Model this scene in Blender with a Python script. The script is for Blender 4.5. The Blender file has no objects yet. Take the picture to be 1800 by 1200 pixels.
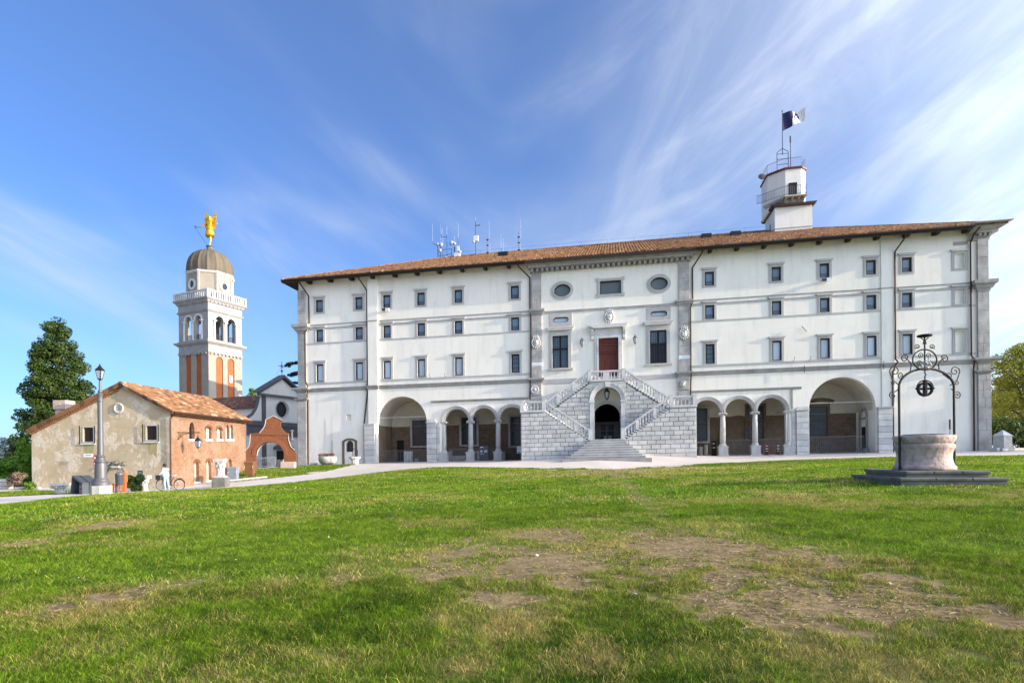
import bpy, math, random
import numpy as np
from mathutils import Vector, Matrix, geometry
random.seed(7); rng = np.random.default_rng(11)
scene = bpy.context.scene
COL = scene.collection
R = math.radians
PI = math.pi
# ------------------------------------------------------------------ camera
F = 1027.0; CX = 900.0; CY = 803.0; ROLL = 0.009        # calibration of the photograph (1800 x 1200)
cam_d = bpy.data.cameras.new('camera'); cam = bpy.data.objects.new('camera', cam_d); COL.objects.link(cam)
cam_d.sensor_width = 36.0; cam_d.lens = 36.0 * F / 1800.0
cam_d.shift_y = (CY - 600.0) / 1800.0
cam_d.clip_start = 0.1; cam_d.clip_end = 20000
cam.matrix_world = Matrix.Rotation(PI / 2, 4, 'X') @ Matrix.Rotation(-ROLL, 4, 'Z')
scene.camera = cam
# ------------------------------------------------------------------ sun and sky
TOSUN = Vector((10.66, -2.89, 2.75)).normalized()
SUN_EL = math.asin(TOSUN.z); SUN_AZ = math.atan2(TOSUN.x, TOSUN.y)     # azimuth clockwise from +Y
sd = bpy.data.lights.new('sun', 'SUN'); sd.energy = 3.7; sd.angle = R(0.5); sd.color = (1.0, 0.85, 0.66)
sun = bpy.data.objects.new('sun', sd); COL.objects.link(sun)
sun.rotation_euler = TOSUN.to_track_quat('Z', 'Y').to_euler(); sun.location = (60, -40, 60)
world = bpy.data.worlds.new('World'); scene.world = world; world.use_nodes = True
wn = world.node_tree; wn.nodes.clear()
def wnode(t, **k):
    n = wn.nodes.new(t)
    for a, b in k.items(): setattr(n, a, b)
    return n
def wmath(op, a, b=None):
    n = wnode('ShaderNodeMath', operation=op)
    for i, v in enumerate((a, b)):
        if v is None: continue
        if isinstance(v, (int, float)): n.inputs[i].default_value = v
        else: wn.links.new(v, n.inputs[i])
    return n.outputs[0]
wo = wnode('ShaderNodeOutputWorld'); bg = wnode('ShaderNodeBackground'); bg.inputs[1].default_value = 0.15
sky = wnode('ShaderNodeTexSky', sky_type='NISHITA'); sky.sun_disc = False
sky.sun_elevation = SUN_EL; sky.sun_rotation = SUN_AZ
sky.air_density = 1.0; sky.dust_density = 0.7; sky.ozone_density = 3.0; sky.altitude = 200
tc = wnode('ShaderNodeTexCoord'); sp = wnode('ShaderNodeSeparateXYZ'); wn.links.new(tc.outputs['Generated'], sp.inputs[0])
zz = wmath('ADD', wmath('MAXIMUM', sp.outputs[2], 0.0), 0.16)
px_ = wmath('DIVIDE', sp.outputs[0], zz); py_ = wmath('DIVIDE', sp.outputs[1], zz)
def wnoise(sx, sy, scale, det, rough, off, dist=0.0):
    cv = wnode('ShaderNodeCombineXYZ'); wn.links.new(wmath('MULTIPLY', px_, sx), cv.inputs[0]); wn.links.new(wmath('MULTIPLY', py_, sy), cv.inputs[1]); cv.inputs[2].default_value = off
    n = wnode('ShaderNodeTexNoise'); n.inputs['Scale'].default_value = scale; n.inputs['Detail'].default_value = det
    n.inputs['Roughness'].default_value = rough; n.inputs['Distortion'].default_value = dist
    wn.links.new(cv.outputs[0], n.inputs['Vector']); return n.outputs[0]
def wramp(v, lo, hi):
    n = wnode('ShaderNodeMapRange'); n.interpolation_type = 'SMOOTHERSTEP'
    wn.links.new(v, n.inputs[0]); n.inputs[1].default_value = lo; n.inputs[2].default_value = hi; return n.outputs[0]
dp = wnode('ShaderNodeVectorMath', operation='DOT_PRODUCT'); wn.links.new(tc.outputs['Generated'], dp.inputs[0]); dp.inputs[1].default_value = tuple(TOSUN); dp_v = dp.outputs['Value']
vs_ = wmath('SQRT', wmath('ADD', wmath('MULTIPLY', sp.outputs[0], sp.outputs[0]), 0.012))
sw = wmath('SUBTRACT', sp.outputs[2], wmath('MULTIPLY', vs_, 0.62))
def vnoise(a, b, scale, det, rough, off, dist):
    cv = wnode('ShaderNodeCombineXYZ'); wn.links.new(wmath('MULTIPLY', sw, a), cv.inputs[0]); wn.links.new(wmath('MULTIPLY', sp.outputs[0], b), cv.inputs[1]); wn.links.new(wmath('ADD', wmath('MULTIPLY', sp.outputs[1], b), off), cv.inputs[2])
    n = wnode('ShaderNodeTexNoise'); n.inputs['Scale'].default_value = scale; n.inputs['Detail'].default_value = det; n.inputs['Roughness'].default_value = rough; n.inputs['Distortion'].default_value = dist
    wn.links.new(cv.outputs[0], n.inputs['Vector']); return n.outputs[0]
streak = wramp(vnoise(5.2, 1.1, 1.25, 9, 0.60, 3.7, 0.55), 0.42, 0.72)
broad = wramp(vnoise(2.0, 1.2, 1.1, 4, 0.5, 9.3, 0.3), 0.36, 0.64)
fine = wramp(wnoise(2.6, 0.8, 1.5, 8, 0.66, 4.4, 0.8), 0.42, 0.80)
low = wramp(sp.outputs[2], 0.34, 0.0)
side = wramp(dp_v, -0.05, 0.95)  # extra cloud cover towards the sun, mostly out of view, added as wall fill
cl = wmath('ADD', wmath('ADD', wmath('MULTIPLY', wmath('MULTIPLY', streak, broad), 0.40), wmath('ADD', wmath('MULTIPLY', broad, 0.20), 0.09)), wmath('MULTIPLY', wmath('MULTIPLY', fine, broad), 0.22))
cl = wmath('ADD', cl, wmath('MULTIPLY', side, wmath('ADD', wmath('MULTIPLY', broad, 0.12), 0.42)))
cl = wmath('MINIMUM', wmath('ADD', cl, wmath('MULTIPLY', low, 0.12)), 0.85)
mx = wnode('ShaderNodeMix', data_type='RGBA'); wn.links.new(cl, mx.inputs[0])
hs = wnode('ShaderNodeMix', data_type='RGBA', blend_type='MULTIPLY'); hs.inputs[0].default_value = 1.0
wn.links.new(sky.outputs[0], hs.inputs[6]); hs.inputs[7].default_value = (0.36, 0.57, 0.88, 1)
wn.links.new(hs.outputs[2], mx.inputs[6]); fs = wmath('ADD', 0.74, wmath('MULTIPLY', wmath('POWER', wmath('MULTIPLY', wmath('ADD', dp.outputs['Value'], 1.0), 0.5), 9.0), 7.0))   # forward-scattering cirrus glow, boosted around the out-of-view sun to fill the walls
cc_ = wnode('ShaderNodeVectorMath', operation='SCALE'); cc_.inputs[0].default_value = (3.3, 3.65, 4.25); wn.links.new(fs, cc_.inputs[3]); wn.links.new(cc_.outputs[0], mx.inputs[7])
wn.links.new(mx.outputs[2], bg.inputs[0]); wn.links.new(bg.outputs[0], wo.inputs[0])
scene.view_settings.view_transform = 'Standard'; scene.view_settings.look = 'None'
scene.view_settings.exposure = 1.08; scene.view_settings.gamma = 1.0; scene.view_settings.use_curve_mapping = False
scene.render.engine = 'CYCLES'
scene.cycles.max_bounces = 6; scene.cycles.diffuse_bounces = 4; scene.cycles.transparent_max_bounces = 6
# ------------------------------------------------------------------ helpers
def at(px, py, Y):
    """world point seen at photograph pixel (px, py) at depth Y"""
    a = px - CX; b = CY - py; c, s = math.cos(ROLL), math.sin(ROLL)
    return Vector(((a * c + b * s) / F * Y, Y, (-a * s + b * c) / F * Y))
class MB:
    def __init__(s): s.v = []; s.f = []; s.m = []
    def add(s, vs, fs, m=0):
        n = len(s.v); s.v += [tuple(p) for p in vs]; s.f += [tuple(i + n for i in f) for f in fs]; s.m += [m] * len(fs); return s
    def box(s, x0, x1, y0, y1, z0, z1, m=0):
        return s.add([(x0,y0,z0),(x1,y0,z0),(x1,y1,z0),(x0,y1,z0),(x0,y0,z1),(x1,y0,z1),(x1,y1,z1),(x0,y1,z1)],
              [(0,3,2,1),(4,5,6,7),(0,1,5,4),(1,2,6,5),(2,3,7,6),(3,0,4,7)], m)
    def chbox(s, x0, x1, y0, y1, z0, z1, c=0.02, m=0):
        """box whose front (low y) edges are chamfered"""
        return s.add([(x0,y1,z0),(x1,y1,z0),(x1,y1,z1),(x0,y1,z1),(x0,y0+c,z0),(x1,y0+c,z0),(x1,y0+c,z1),(x0,y0+c,z1),
                      (x0+c,y0,z0+c),(x1-c,y0,z0+c),(x1-c,y0,z1-c),(x0+c,y0,z1-c)],
              [(8,9,10,11),(4,5,9,8),(5,6,10,9),(6,7,11,10),(7,4,8,11),(0,1,5,4),(1,2,6,5),(2,3,7,6),(3,0,4,7)], m)
    def prism(s, pts, y0, y1, m=0, axis='y'):
        """pts: polygon in x,z (counter clockwise seen from -y), extruded from y0 to y1"""
        n = len(pts)
        mk = (lambda p, d: (p[0], d, p[1])) if axis == 'y' else ((lambda p, d: (d, p[0], p[1])) if axis == 'x' else (lambda p, d: (p[0], p[1], d)))
        s.add([mk(p, y0) for p in pts] + [mk(p, y1) for p in pts],
              [tuple(range(n)), tuple(range(2*n-1, n-1, -1))] + [(i, i+n, (i+1)%n+n, (i+1)%n) for i in range(n)], m); return s
    def tube(s, path, r, n=6, m=0, cap=True):
        path = [Vector(p) for p in path]; k = len(path); rs = r if isinstance(r, (list, tuple)) else [r]*k
        vs = []; up = None
        for i, p in enumerate(path):
            t = (path[min(i+1,k-1)] - path[max(i-1,0)]).normalized()
            if up is None:
                up = Vector((0,0,1)) if abs(t.z) < 0.9 else Vector((1,0,0))
            a = up - t * up.dot(t)
            if a.length < 1e-5: a = t.orthogonal()
            a.normalize(); up = a; b = t.cross(a)
            for j in range(n):
                q = 2*PI*j/n; vs.append(p + (a*math.cos(q) + b*math.sin(q)) * rs[i])
        fs = [(i*n+j, i*n+(j+1)%n, (i+1)*n+(j+1)%n, (i+1)*n+j) for i in range(k-1) for j in range(n)]
        if cap: fs += [tuple(range(n-1,-1,-1)), tuple((k-1)*n+j for j in range(n))]
        return s.add(vs, fs, m)
    def lathe(s, prof, n=12, c=(0,0,0), m=0, sq=False, ph=0.0):
        vs = []
        for r, z in prof:
            for j in range(n):
                q = 2*PI*(j+ph)/n; vs.append((c[0]+r*math.cos(q), c[1]+r*math.sin(q), c[2]+z))
        k = len(prof)
        fs = [(i*n+j, i*n+(j+1)%n, (i+1)*n+(j+1)%n, (i+1)*n+j) for i in range(k-1) for j in range(n)]
        fs += [tuple(range(n-1,-1,-1)), tuple((k-1)*n+j for j in range(n))]
        return s.add(vs, fs, m)
    def ball(s, c, r, n=10, k=6, m=0):
        rr = r if isinstance(r, (tuple, list)) else (r,r,r)
        vs = [(c[0]+rr[0]*math.sin(PI*i/k)*math.cos(2*PI*j/n), c[1]+rr[1]*math.sin(PI*i/k)*math.sin(2*PI*j/n), c[2]-rr[2]*math.cos(PI*i/k)) for i in range(k+1) for j in range(n)]
        return s.add(vs, [(i*n+j, i*n+(j+1)%n, (i+1)*n+(j+1)%n, (i+1)*n+j) for i in range(k) for j in range(n)], m)
    def strip(s, a, b, m=0, flip=False):
        """quads between two equally long point lists"""
        n = len(a); fs = [(i, i+1, n+i+1, n+i) for i in range(n-1)]
        if flip: fs = [f[::-1] for f in fs]
        return s.add(list(a) + list(b), fs, m)
    def ring(s, out, inn, y, m=0):
        """flat frame between two outlines (x,z) at depth y"""
        n = len(out)
        return s.add([(p[0],y,p[1]) for p in out] + [(p[0],y,p[1]) for p in inn], [(i,(i+1)%n,n+(i+1)%n,n+i) for i in range(n)], m)
    def frame(s, out, inn, y0, y1, m=0):
        """frame with depth: front y0, back y1"""
        n = len(out); s.ring(out, inn, y0, m)
        s.add([(p[0],y0,p[1]) for p in out]+[(p[0],y1,p[1]) for p in out], [(i,n+i,n+(i+1)%n,(i+1)%n) for i in range(n)], m)
        return s.add([(p[0],y0,p[1]) for p in inn]+[(p[0],y1,p[1]) for p in inn], [(i,(i+1)%n,n+(i+1)%n,n+i) for i in range(n)], m)
    def poly(s, outer, holes, y, m=0):
        """flat face in x,z at depth y with holes"""
        loops = [[Vector((p[0], p[1], 0)) for p in L] for L in [outer] + holes]
        tris = geometry.tessellate_polygon(loops); vs = [(p.x, y, p.y) for L in loops for p in L]
        return s.add(vs, tris, m)
    def reveal(s, loop, y0, y1, m=0):
        n = len(loop)
        return s.add([(p[0],y0,p[1]) for p in loop]+[(p[0],y1,p[1]) for p in loop], [(i,(i+1)%n,n+(i+1)%n,n+i) for i in range(n)], m)
    def xf(s, M):
        s.v = [tuple(M @ Vector(p)) for p in s.v]; return s
    def shear(s, t): s.v = [(p[0], p[1], p[2] + t * p[0]) for p in s.v]; return s
    def mesh(s, name, mats, smooth=False):
        me = bpy.data.meshes.new(name); me.from_pydata(s.v, [], s.f); 
        for mt in (mats if isinstance(mats, (list, tuple)) else [mats]): me.materials.append(mt)
        if any(s.m): me.polygons.foreach_set('material_index', s.m)
        if smooth: me.polygons.foreach_set('use_smooth', [True]*len(s.f))
        me.update(); return me
    def build(s, name, mats, parent=None, loc=(0,0,0), rz=0.0, smooth=False, auto=False):
        me = s.mesh(name, mats, smooth); o = obj(name, me, parent, loc, rz)
        if auto: 
            me.polygons.foreach_set('use_smooth', [True]*len(me.polygons))
            try: me.set_sharp_from_angle(angle=R(35))
            except Exception: pass
        return o
def obj(name, data, parent=None, loc=(0,0,0), rz=0.0):
    o = bpy.data.objects.new(name, data); COL.objects.link(o); o.location = loc; o.rotation_euler = (0,0,rz)
    if parent is not None: o.parent = parent
    return o
def tag(o, label=None, cat=None, group=None, kind=None):
    if label: o['label'] = label
    if cat: o['category'] = cat
    if group: o['group'] = group
    if kind: o['kind'] = kind
    return o
def thing(name, label, cat, loc=(0,0,0), rz=0.0, group=None):
    return tag(obj(name, None, None, loc, rz), label, cat, group)
def children(o): return [c for c in COL.objects if c.parent == o]
def copy_tree(o, parent=None, loc=None, rz=None, label=None, group=None):
    c = o.copy(); COL.objects.link(c)
    if parent is not None or o.parent is not None: c.parent = parent if parent is not None else o.parent
    if loc is not None: c.location = loc
    if rz is not None: c.rotation_euler = (0,0,rz)
    if label: c['label'] = label
    if group: c['group'] = group
    for ch in KIDS.get(o.name, None) or [k for k in o.children]:
        copy_tree(ch, c)
    return c
KIDS = {}
def rect(x0, x1, z0, z1): return [(x0,z0),(x1,z0),(x1,z1),(x0,z1)]
def arc(cx, cz, rx, rz_, a0, a1, n): return [(cx + rx*math.cos(a0+(a1-a0)*i/n), cz + rz_*math.sin(a0+(a1-a0)*i/n)) for i in range(n+1)]
def archloop(cx, r, z0, zs, n=16, rt=None): return [(cx-r,z0),(cx+r,z0)] + arc(cx, zs, r, rt or r, 0, PI, n)
# ------------------------------------------------------------------ materials
def srgb(r, g, b): return tuple(((c/255)/12.92 if c/255 <= .04045 else ((c/255+.055)/1.055)**2.4) for c in (r,g,b))
class NT:
    def __init__(s, name):
        s.mat = bpy.data.materials.new(name); s.mat.use_nodes = True; s.t = s.mat.node_tree; s.b = s.t.nodes['Principled BSDF']
    def n(s, t, **k):
        x = s.t.nodes.new(t)
        for a, b in k.items(): setattr(x, a, b)
        return x
    def l(s, a, b): s.t.links.new(a, b)
    def coord(s, kind='Object', scale=(1,1,1)):
        c = s.n('ShaderNodeTexCoord'); m = s.n('ShaderNodeMapping'); m.inputs['Scale'].default_value = scale
        s.l(c.outputs[kind], m.inputs[0]); return m.outputs[0]
    def noise(s, vec, scale, det=4, rough=.55, dist=0.0, out=0):
        x = s.n('ShaderNodeTexNoise'); x.inputs['Scale'].default_value = scale; x.inputs['Detail'].default_value = det
        x.inputs['Roughness'].default_value = rough; x.inputs['Distortion'].default_value = dist
        s.l(vec, x.inputs['Vector']); return x.outputs[out]
    def ramp(s, v, lo, hi, a=0.0, b=1.0):
        x = s.n('ShaderNodeMapRange'); s.l(v, x.inputs[0]); x.inputs[1].default_value = lo; x.inputs[2].default_value = hi
        x.inputs[3].default_value = a; x.inputs[4].default_value = b; return x.outputs[0]
    def mix(s, f, a, b, mode='MIX'):
        x = s.n('ShaderNodeMix', data_type='RGBA', blend_type=mode)
        if isinstance(f, float): x.inputs[0].default_value = f
        else: s.l(f, x.inputs[0])
        for i, v in ((6,a),(7,b)):
            if isinstance(v, tuple): x.inputs[i].default_value = v[:3] + (1,)
            else: s.l(v, x.inputs[i])
        return x.outputs[2]
    def math(s, op, a, b=0.0):
        x = s.n('ShaderNodeMath', operation=op)
        for i, v in enumerate((a,b)):
            if isinstance(v, (int,float)): x.inputs[i].default_value = v
            else: s.l(v, x.inputs[i])
        return x.outputs[0]
    def bump(s, h, strength=.3, dist=.02):
        x = s.n('ShaderNodeBump'); x.inputs['Strength'].default_value = strength; x.inputs['Distance'].default_value = dist
        s.l(h, x.inputs['Height']); s.l(x.outputs[0], s.b.inputs['Normal'])
    def col(s, c):
        if isinstance(c, tuple): s.b.inputs['Base Color'].default_value = c[:3] + (1,)
        else: s.l(c, s.b.inputs['Base Color'])
    def fin(s, rough=.8, metal=0.0, spec=.3):
        s.b.inputs['Roughness'].default_value = rough; s.b.inputs['Metallic'].default_value = metal
        s.b.inputs['Specular IOR Level'].default_value = spec; return s.mat
def mottled(name, c1, c2, scale=2.0, lo=.35, hi=.65, rough=.85, spk=.0, spkc=(.05,.05,.05), bump=.25, bd=.01, bs=30, obs=True, metal=0.0, spec=.3, aniso=(1,1,1), perobj=0.0):
    t = NT(name); v = t.coord('Object', aniso)
    c = t.mix(t.ramp(t.noise(v, scale, 6, .6), lo, hi), c1, c2)
    f = t.noise(v, scale*14, 3, .6)
    c = t.mix(t.ramp(f, .3, .7, 0.0, .25), c, tuple(x*.6 for x in c1))
    if spk: c = t.mix(t.ramp(t.noise(v, scale*6, 5, .7), .62, .72, 0.0, spk), c, spkc)
    if perobj:
        oi = t.n('ShaderNodeObjectInfo'); c = t.mix(t.ramp(oi.outputs['Random'], 0, 1, 0.0, perobj), c, tuple(x*.55 for x in c2))
    t.col(c)
    if bump: t.bump(t.noise(v, bs, 4, .6), bump, bd)
    return t.fin(rough, metal, spec)
def plain(name, c, rough=.6, metal=0.0, spec=.4, var=.12):
    t = NT(name); v = t.coord('Object'); t.col(t.mix(t.ramp(t.noise(v, 5, 3), .3, .7, 0.0, 1.0), c, tuple(x*(1-var) for x in c))); return t.fin(rough, metal, spec)
M = {}
def plaster_mat():
    t = NT('white_plaster'); v = t.coord('Object'); vs = t.coord('Object', (1,1,.18))
    c = t.mix(t.ramp(t.noise(v, .35, 6, .6), .35, .7), (.88,.825,.72), (.81,.76,.665))
    c = t.mix(t.ramp(t.noise(vs, 1.6, 6, .65), .50, .74, 0.0, .42), c, (.56,.545,.50)); c = t.mix(t.ramp(t.noise(t.coord('Object', (1,1,.09)), 5.5, 4, .6), .60, .75, 0.0, .16), c, (.50,.485,.45))
    c = t.mix(t.ramp(t.noise(v, 9, 4, .7), .6, .8, 0.0, .16), c, (.5,.49,.46))
    s3 = t.n('ShaderNodeSeparateXYZ'); t.l(v, s3.inputs[0]); damp = t.math('MULTIPLY', t.ramp(s3.outputs[2], 1.6, -.2), t.ramp(t.noise(v, 1.3, 6, .7), .42, .62))
    c = t.mix(t.math('MULTIPLY', damp, .55), c, (.50,.47,.42)); c = t.mix(t.ramp(t.noise(v, .9, 8, .75, .3), .60, .63, 0.0, .10), c, (.60,.58,.54))
    t.col(c); t.bump(t.noise(v, 6, 6, .65), .35, .03); return t.fin(.9, 0, .15)
M['plaster'] = plaster_mat()
def stone_mat(name, a, b, dark, joint=False):
    t = NT(name); v = t.coord('Object'); vs = t.coord('Object', (1,1,.3))
    c = t.mix(t.ramp(t.noise(v, 1.1, 6, .62), .36, .64), a, b)
    c = t.mix(t.ramp(t.noise(vs, 2.2, 6, .7), .55, .74, 0.0, .55), c, dark)
    c = t.mix(t.ramp(t.noise(v, 26, 3, .7), .58, .72, 0.0, .35), c, tuple(min(1, x*1.5) for x in a))
    if joint:
        oi = t.n('ShaderNodeObjectInfo'); c = t.mix(t.ramp(oi.outputs['Random'], 0, 1, -.1, .42), c, tuple(x*.6 for x in b))
        c = t.mix(t.ramp(oi.outputs['Random'], .8, 1, 0.0, .3), c, (.52,.48,.42))
    t.col(c); t.bump(t.noise(v, 14, 5, .7), .5, .02); return t.fin(.88, 0, .2)
M['trim'] = stone_mat('grey_stone_trim', (.40,.38,.355), (.30,.285,.265), (.17,.16,.15))
M['surround'] = stone_mat('window_surround_stone', (.52,.50,.47), (.42,.40,.38), (.28,.27,.255))
M['pilaster'] = stone_mat('weathered_pilaster_stone', (.50,.47,.43), (.34,.32,.295), (.18,.17,.155))
M['ashlar'] = stone_mat('ashlar_stone', (.66,.64,.60), (.50,.485,.46), (.27,.265,.26), True)
M['joint'] = mottled('mortar_joint', (.17,.165,.16), (.12,.115,.11), 3)
M['white_stone'] = stone_mat('white_istrian_stone', (.66,.645,.61), (.54,.525,.50), (.30,.29,.28))
M['rough_marble'] = mottled('pinkish_marble', (.57,.43,.36), (.36,.28,.235), 4.5, spk=.85, spkc=(.11,.095,.085), bs=9, bd=.05, bump=.8, lo=.42, hi=.58)
M['dark_stone'] = mottled('dark_weathered_step_stone', (.19,.18,.155), (.11,.11,.10), 2.0, spk=.6, spkc=(.07,.07,.06), bs=10, bd=.03)
M['pale_stone'] = mottled('pale_carved_stone', (.56,.53,.48), (.42,.40,.36), 3.0, spk=.5, spkc=(.18,.16,.14), bs=25, bd=.03, bump=.5)
M['pink_stone'] = mottled('pink_granite', (.55,.42,.35), (.46,.36,.31), 3.0)
M['frame'] = plain('dark_wood_frame', (.03,.014,.011), .5)
M['pane_low'] = None
def pane(name, c, rough=.12, var=.25, spec=.5):
    t = NT(name); v = t.coord('Object'); oi = t.n('ShaderNodeObjectInfo')
    a = t.mix(t.ramp(t.noise(v, .8, 3), .3, .7, 0.0, var), c, tuple(x*.4 for x in c))
    a = t.mix(t.ramp(oi.outputs['Random'], 0, 1, 0.0, .5), a, tuple(x*.45 for x in c)); t.col(a)
    t.bump(t.noise(v, 1.2, 2), .15, .02)
    return t.fin(rough, 0, spec)
M['pane_blind'] = pane('glass_with_pale_blind', (.60,.70,.80), .25, .1)
M['pane_blue'] = pane('bluish_glass', (.20,.29,.37), .08, .3, .8)
M['pane_grey'] = pane('grey_green_glass', (.16,.19,.19), .3, .2)
M['pane_dark'] = pane('dark_glass', (.012,.015,.02), .08, .3, .6)
M['lattice'] = plain('lattice_iron', (.13,.135,.14), .45, .3)
M['iron'] = plain('dark_wrought_iron', (.035,.028,.026), .55, .5)
M['iron_blue'] = plain('steel_blue_iron', (.05,.06,.09), .45, .6)
M['lamp_grey'] = plain('grey_painted_iron', (.13,.125,.13), .45, .2)
M['lamp_glass'] = pane('lantern_glass', (.42,.5,.6), .1, .1)
M['pipe'] = plain('brown_copper_pipe', (.05,.022,.016), .6, .1)
M['gutter'] = plain('dark_gutter', (.025,.022,.018), .5, .3)
M['soffit'] = mottled('dark_timber', (.05,.035,.022), (.03,.02,.014), 2, aniso=(6,1,1))
M['door'] = mottled('red_brown_door_wood', (.15,.035,.022), (.085,.022,.016), 1.2, aniso=(8,8,.6), rough=.55)
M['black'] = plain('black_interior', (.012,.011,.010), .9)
M['metal_pale'] = plain('galvanised_metal', (.62,.64,.66), .35, .7)
M['metal_grey'] = plain('dark_grey_panel', (.07,.078,.085), .5, .2)
M['white'] = plain('white_paint', (.78,.79,.80), .4)
M['red'] = plain('dark_red_paint', (.15,.012,.018), .5)
M['bright_red'] = plain('red_paint', (.6,.04,.04), .4)
M['orange'] = plain('orange_paint', (.70,.12,.03), .45)
M['gold'] = None
g = NT('gilded_copper'); g.col((.95,.50,.03)); M['gold'] = g.fin(.36, .75, .6)
M['flag_blue'] = plain('navy_cloth', (.018,.016,.08), .8)
M['flag_white'] = plain('white_cloth', (.72,.72,.78), .8)
def brickwork(name, sc=1.0, c1=(.27,.11,.052), c2=(.32,.175,.10), mort=(.34,.25,.175), patch=(.36,.24,.16), shift=True):
    t = NT(name); co = t.n('ShaderNodeTexCoord'); sp_ = t.n('ShaderNodeSeparateXYZ'); t.l(co.outputs['Object'], sp_.inputs[0])
    cb = t.n('ShaderNodeCombineXYZ'); t.l(t.math('ADD', sp_.outputs[0], sp_.outputs[1]), cb.inputs[0]); t.l(sp_.outputs[2], cb.inputs[1])
    v3 = co.outputs['Object']
    bk = t.n('ShaderNodeTexBrick'); bk.inputs['Scale'].default_value = 1.0/sc; bk.inputs['Brick Width'].default_value = .27; bk.inputs['Row Height'].default_value = .085
    bk.inputs['Mortar Size'].default_value = .011; bk.inputs['Mortar Smooth'].default_value = .4; bk.inputs['Bias'].default_value = -.1
    bk.inputs['Color1'].default_value = c1+(1,); bk.inputs['Color2'].default_value = c2+(1,); bk.inputs['Mortar'].default_value = mort+(1,)
    t.l(cb.outputs[0], bk.inputs[0])
    c = t.mix(t.ramp(t.noise(v3, .8, 7, .7), .44, .56, 0.0, .8), bk.outputs[0], patch)
    c = t.mix(t.ramp(t.noise(v3, 5, 6, .75), .50, .70, 0.0, .6), c, tuple(x*.45 for x in c1))
    c = t.mix(t.ramp(t.noise(v3, 3.1, 5, .7), .55, .7, 0.0, .5), c, tuple(min(1,x*1.15) for x in mort))
    c = t.mix(t.ramp(t.noise(v3, 11, 3, .8), .50, .64, 0.0, .55), c, tuple(x*.4 for x in c1)); c = t.mix(t.ramp(t.noise(v3, 9, 3, .8, .5), .56, .68, 0.0, .5), c, tuple(min(1,x*1.4) for x in mort))
    t.col(c); h = t.math('ADD', t.math('MULTIPLY', bk.outputs[1], -.6), t.noise(v3, 8, 5, .75)); t.bump(h, .8, .05); return t.fin(.9, 0, .15)
M['brick_light'] = brickwork('orange_brickwork')  # orange tone of the house bricks themselves
M['brick_arch'] = brickwork('weathered_red_brickwork', 1.0, (.26,.075,.032), (.15,.055,.03), (.28,.16,.09), (.22,.085,.04))
M['brick_in'] = brickwork('old_brown_masonry', 1.6, (.20,.125,.08), (.26,.19,.13), (.11,.08,.06), (.24,.18,.12))
def roof_mat(name, tile=.25, run=.40, base=(.25,.10,.04), alt=(.46,.25,.115), dk=(.05,.025,.018), slopeaxis=1):
    t = NT(name); co = t.n('ShaderNodeTexCoord'); s3 = t.n('ShaderNodeSeparateXYZ'); t.l(co.outputs['Object'], s3.inputs[0])
    cb = t.n('ShaderNodeCombineXYZ'); a = t.math('FLOOR', t.math('DIVIDE', s3.outputs[0 if slopeaxis == 1 else 1], tile)); b = t.math('FLOOR', t.math('DIVIDE', s3.outputs[slopeaxis if slopeaxis == 1 else 0], run))
    t.l(a, cb.inputs[0]); t.l(b, cb.inputs[1]); w = t.n('ShaderNodeTexWhiteNoise'); t.l(cb.outputs[0], w.inputs[0])
    c = t.mix(t.ramp(w.outputs[0], 0, 1), base, alt); c = t.mix(t.ramp(w.outputs[0], .55, .9, 0.0, .85), c, dk); c = t.mix(t.ramp(w.outputs[0], .0, .12, .8, 0.0), c, (.52,.36,.25))
    c = t.mix(t.ramp(t.noise(co.outputs['Object'], .8, 5, .65), .45, .75, 0.0, .5), c, dk)
    c = t.mix(t.ramp(t.noise(co.outputs['Object'], 5, 5, .65), .6, .75, 0.0, .35), c, (.42,.36,.26))
    t.col(c); t.bump(t.noise(co.outputs['Object'], 12, 3), .3, .02); return t.fin(.85, 0, .2)
M['tiles'] = roof_mat('terracotta_roof_tiles')
M['tiles_house'] = roof_mat('orange_house_roof_tiles', .22, .35, (.23,.105,.045), (.29,.155,.075), (.08,.04,.025), 0)
M['tiles_dark'] = roof_mat('dark_red_church_tiles', .3, .4, (.20,.085,.06), (.26,.13,.09), (.10,.05,.04))
def leaf_mat(name, a, b, c_, trans=.35):
    t = NT(name); at_ = t.n('ShaderNodeAttribute'); at_.attribute_name = 'tint'
    col = t.mix(t.ramp(at_.outputs['Fac'], 0, .6), a, b); col = t.mix(t.ramp(at_.outputs['Fac'], .7, 1.0), col, c_); t.col(col)
    t.fin(.55, 0, .3); tr = t.n('ShaderNodeBsdfTranslucent'); t.l(col, tr.inputs[0]); ms = t.n('ShaderNodeMixShader'); ms.inputs[0].default_value = trans
    out = t.t.nodes['Material Output']; t.l(t.b.outputs[0], ms.inputs[1]); t.l(tr.outputs[0], ms.inputs[2]); t.l(ms.outputs[0], out.inputs[0]); return t.mat
M['leaf_dark'] = leaf_mat('dark_evergreen_leaves', (.022,.046,.010), (.06,.10,.017), (.15,.185,.03))
M['leaf_blue'] = leaf_mat('blue_green_needles', (.012,.035,.030), (.02,.05,.045), (.03,.07,.06))
M['leaf_far'] = leaf_mat('hazy_far_foliage', (.07,.11,.13), (.10,.15,.17), (.13,.18,.20))  # bluish distance haze mixed into the leaf colour
M['leaf_hedge'] = leaf_mat('bright_green_hedge_leaves', (.06,.14,.015), (.12,.24,.02), (.22,.32,.03))
M['leaf_autumn'] = leaf_mat('yellowing_leaves', (.12,.15,.018), (.19,.21,.03), (.30,.26,.04), .45)
M['leaf_dry'] = leaf_mat('dry_brown_twigs', (.16,.11,.07), (.24,.17,.11), (.3,.2,.15), .2)
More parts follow.
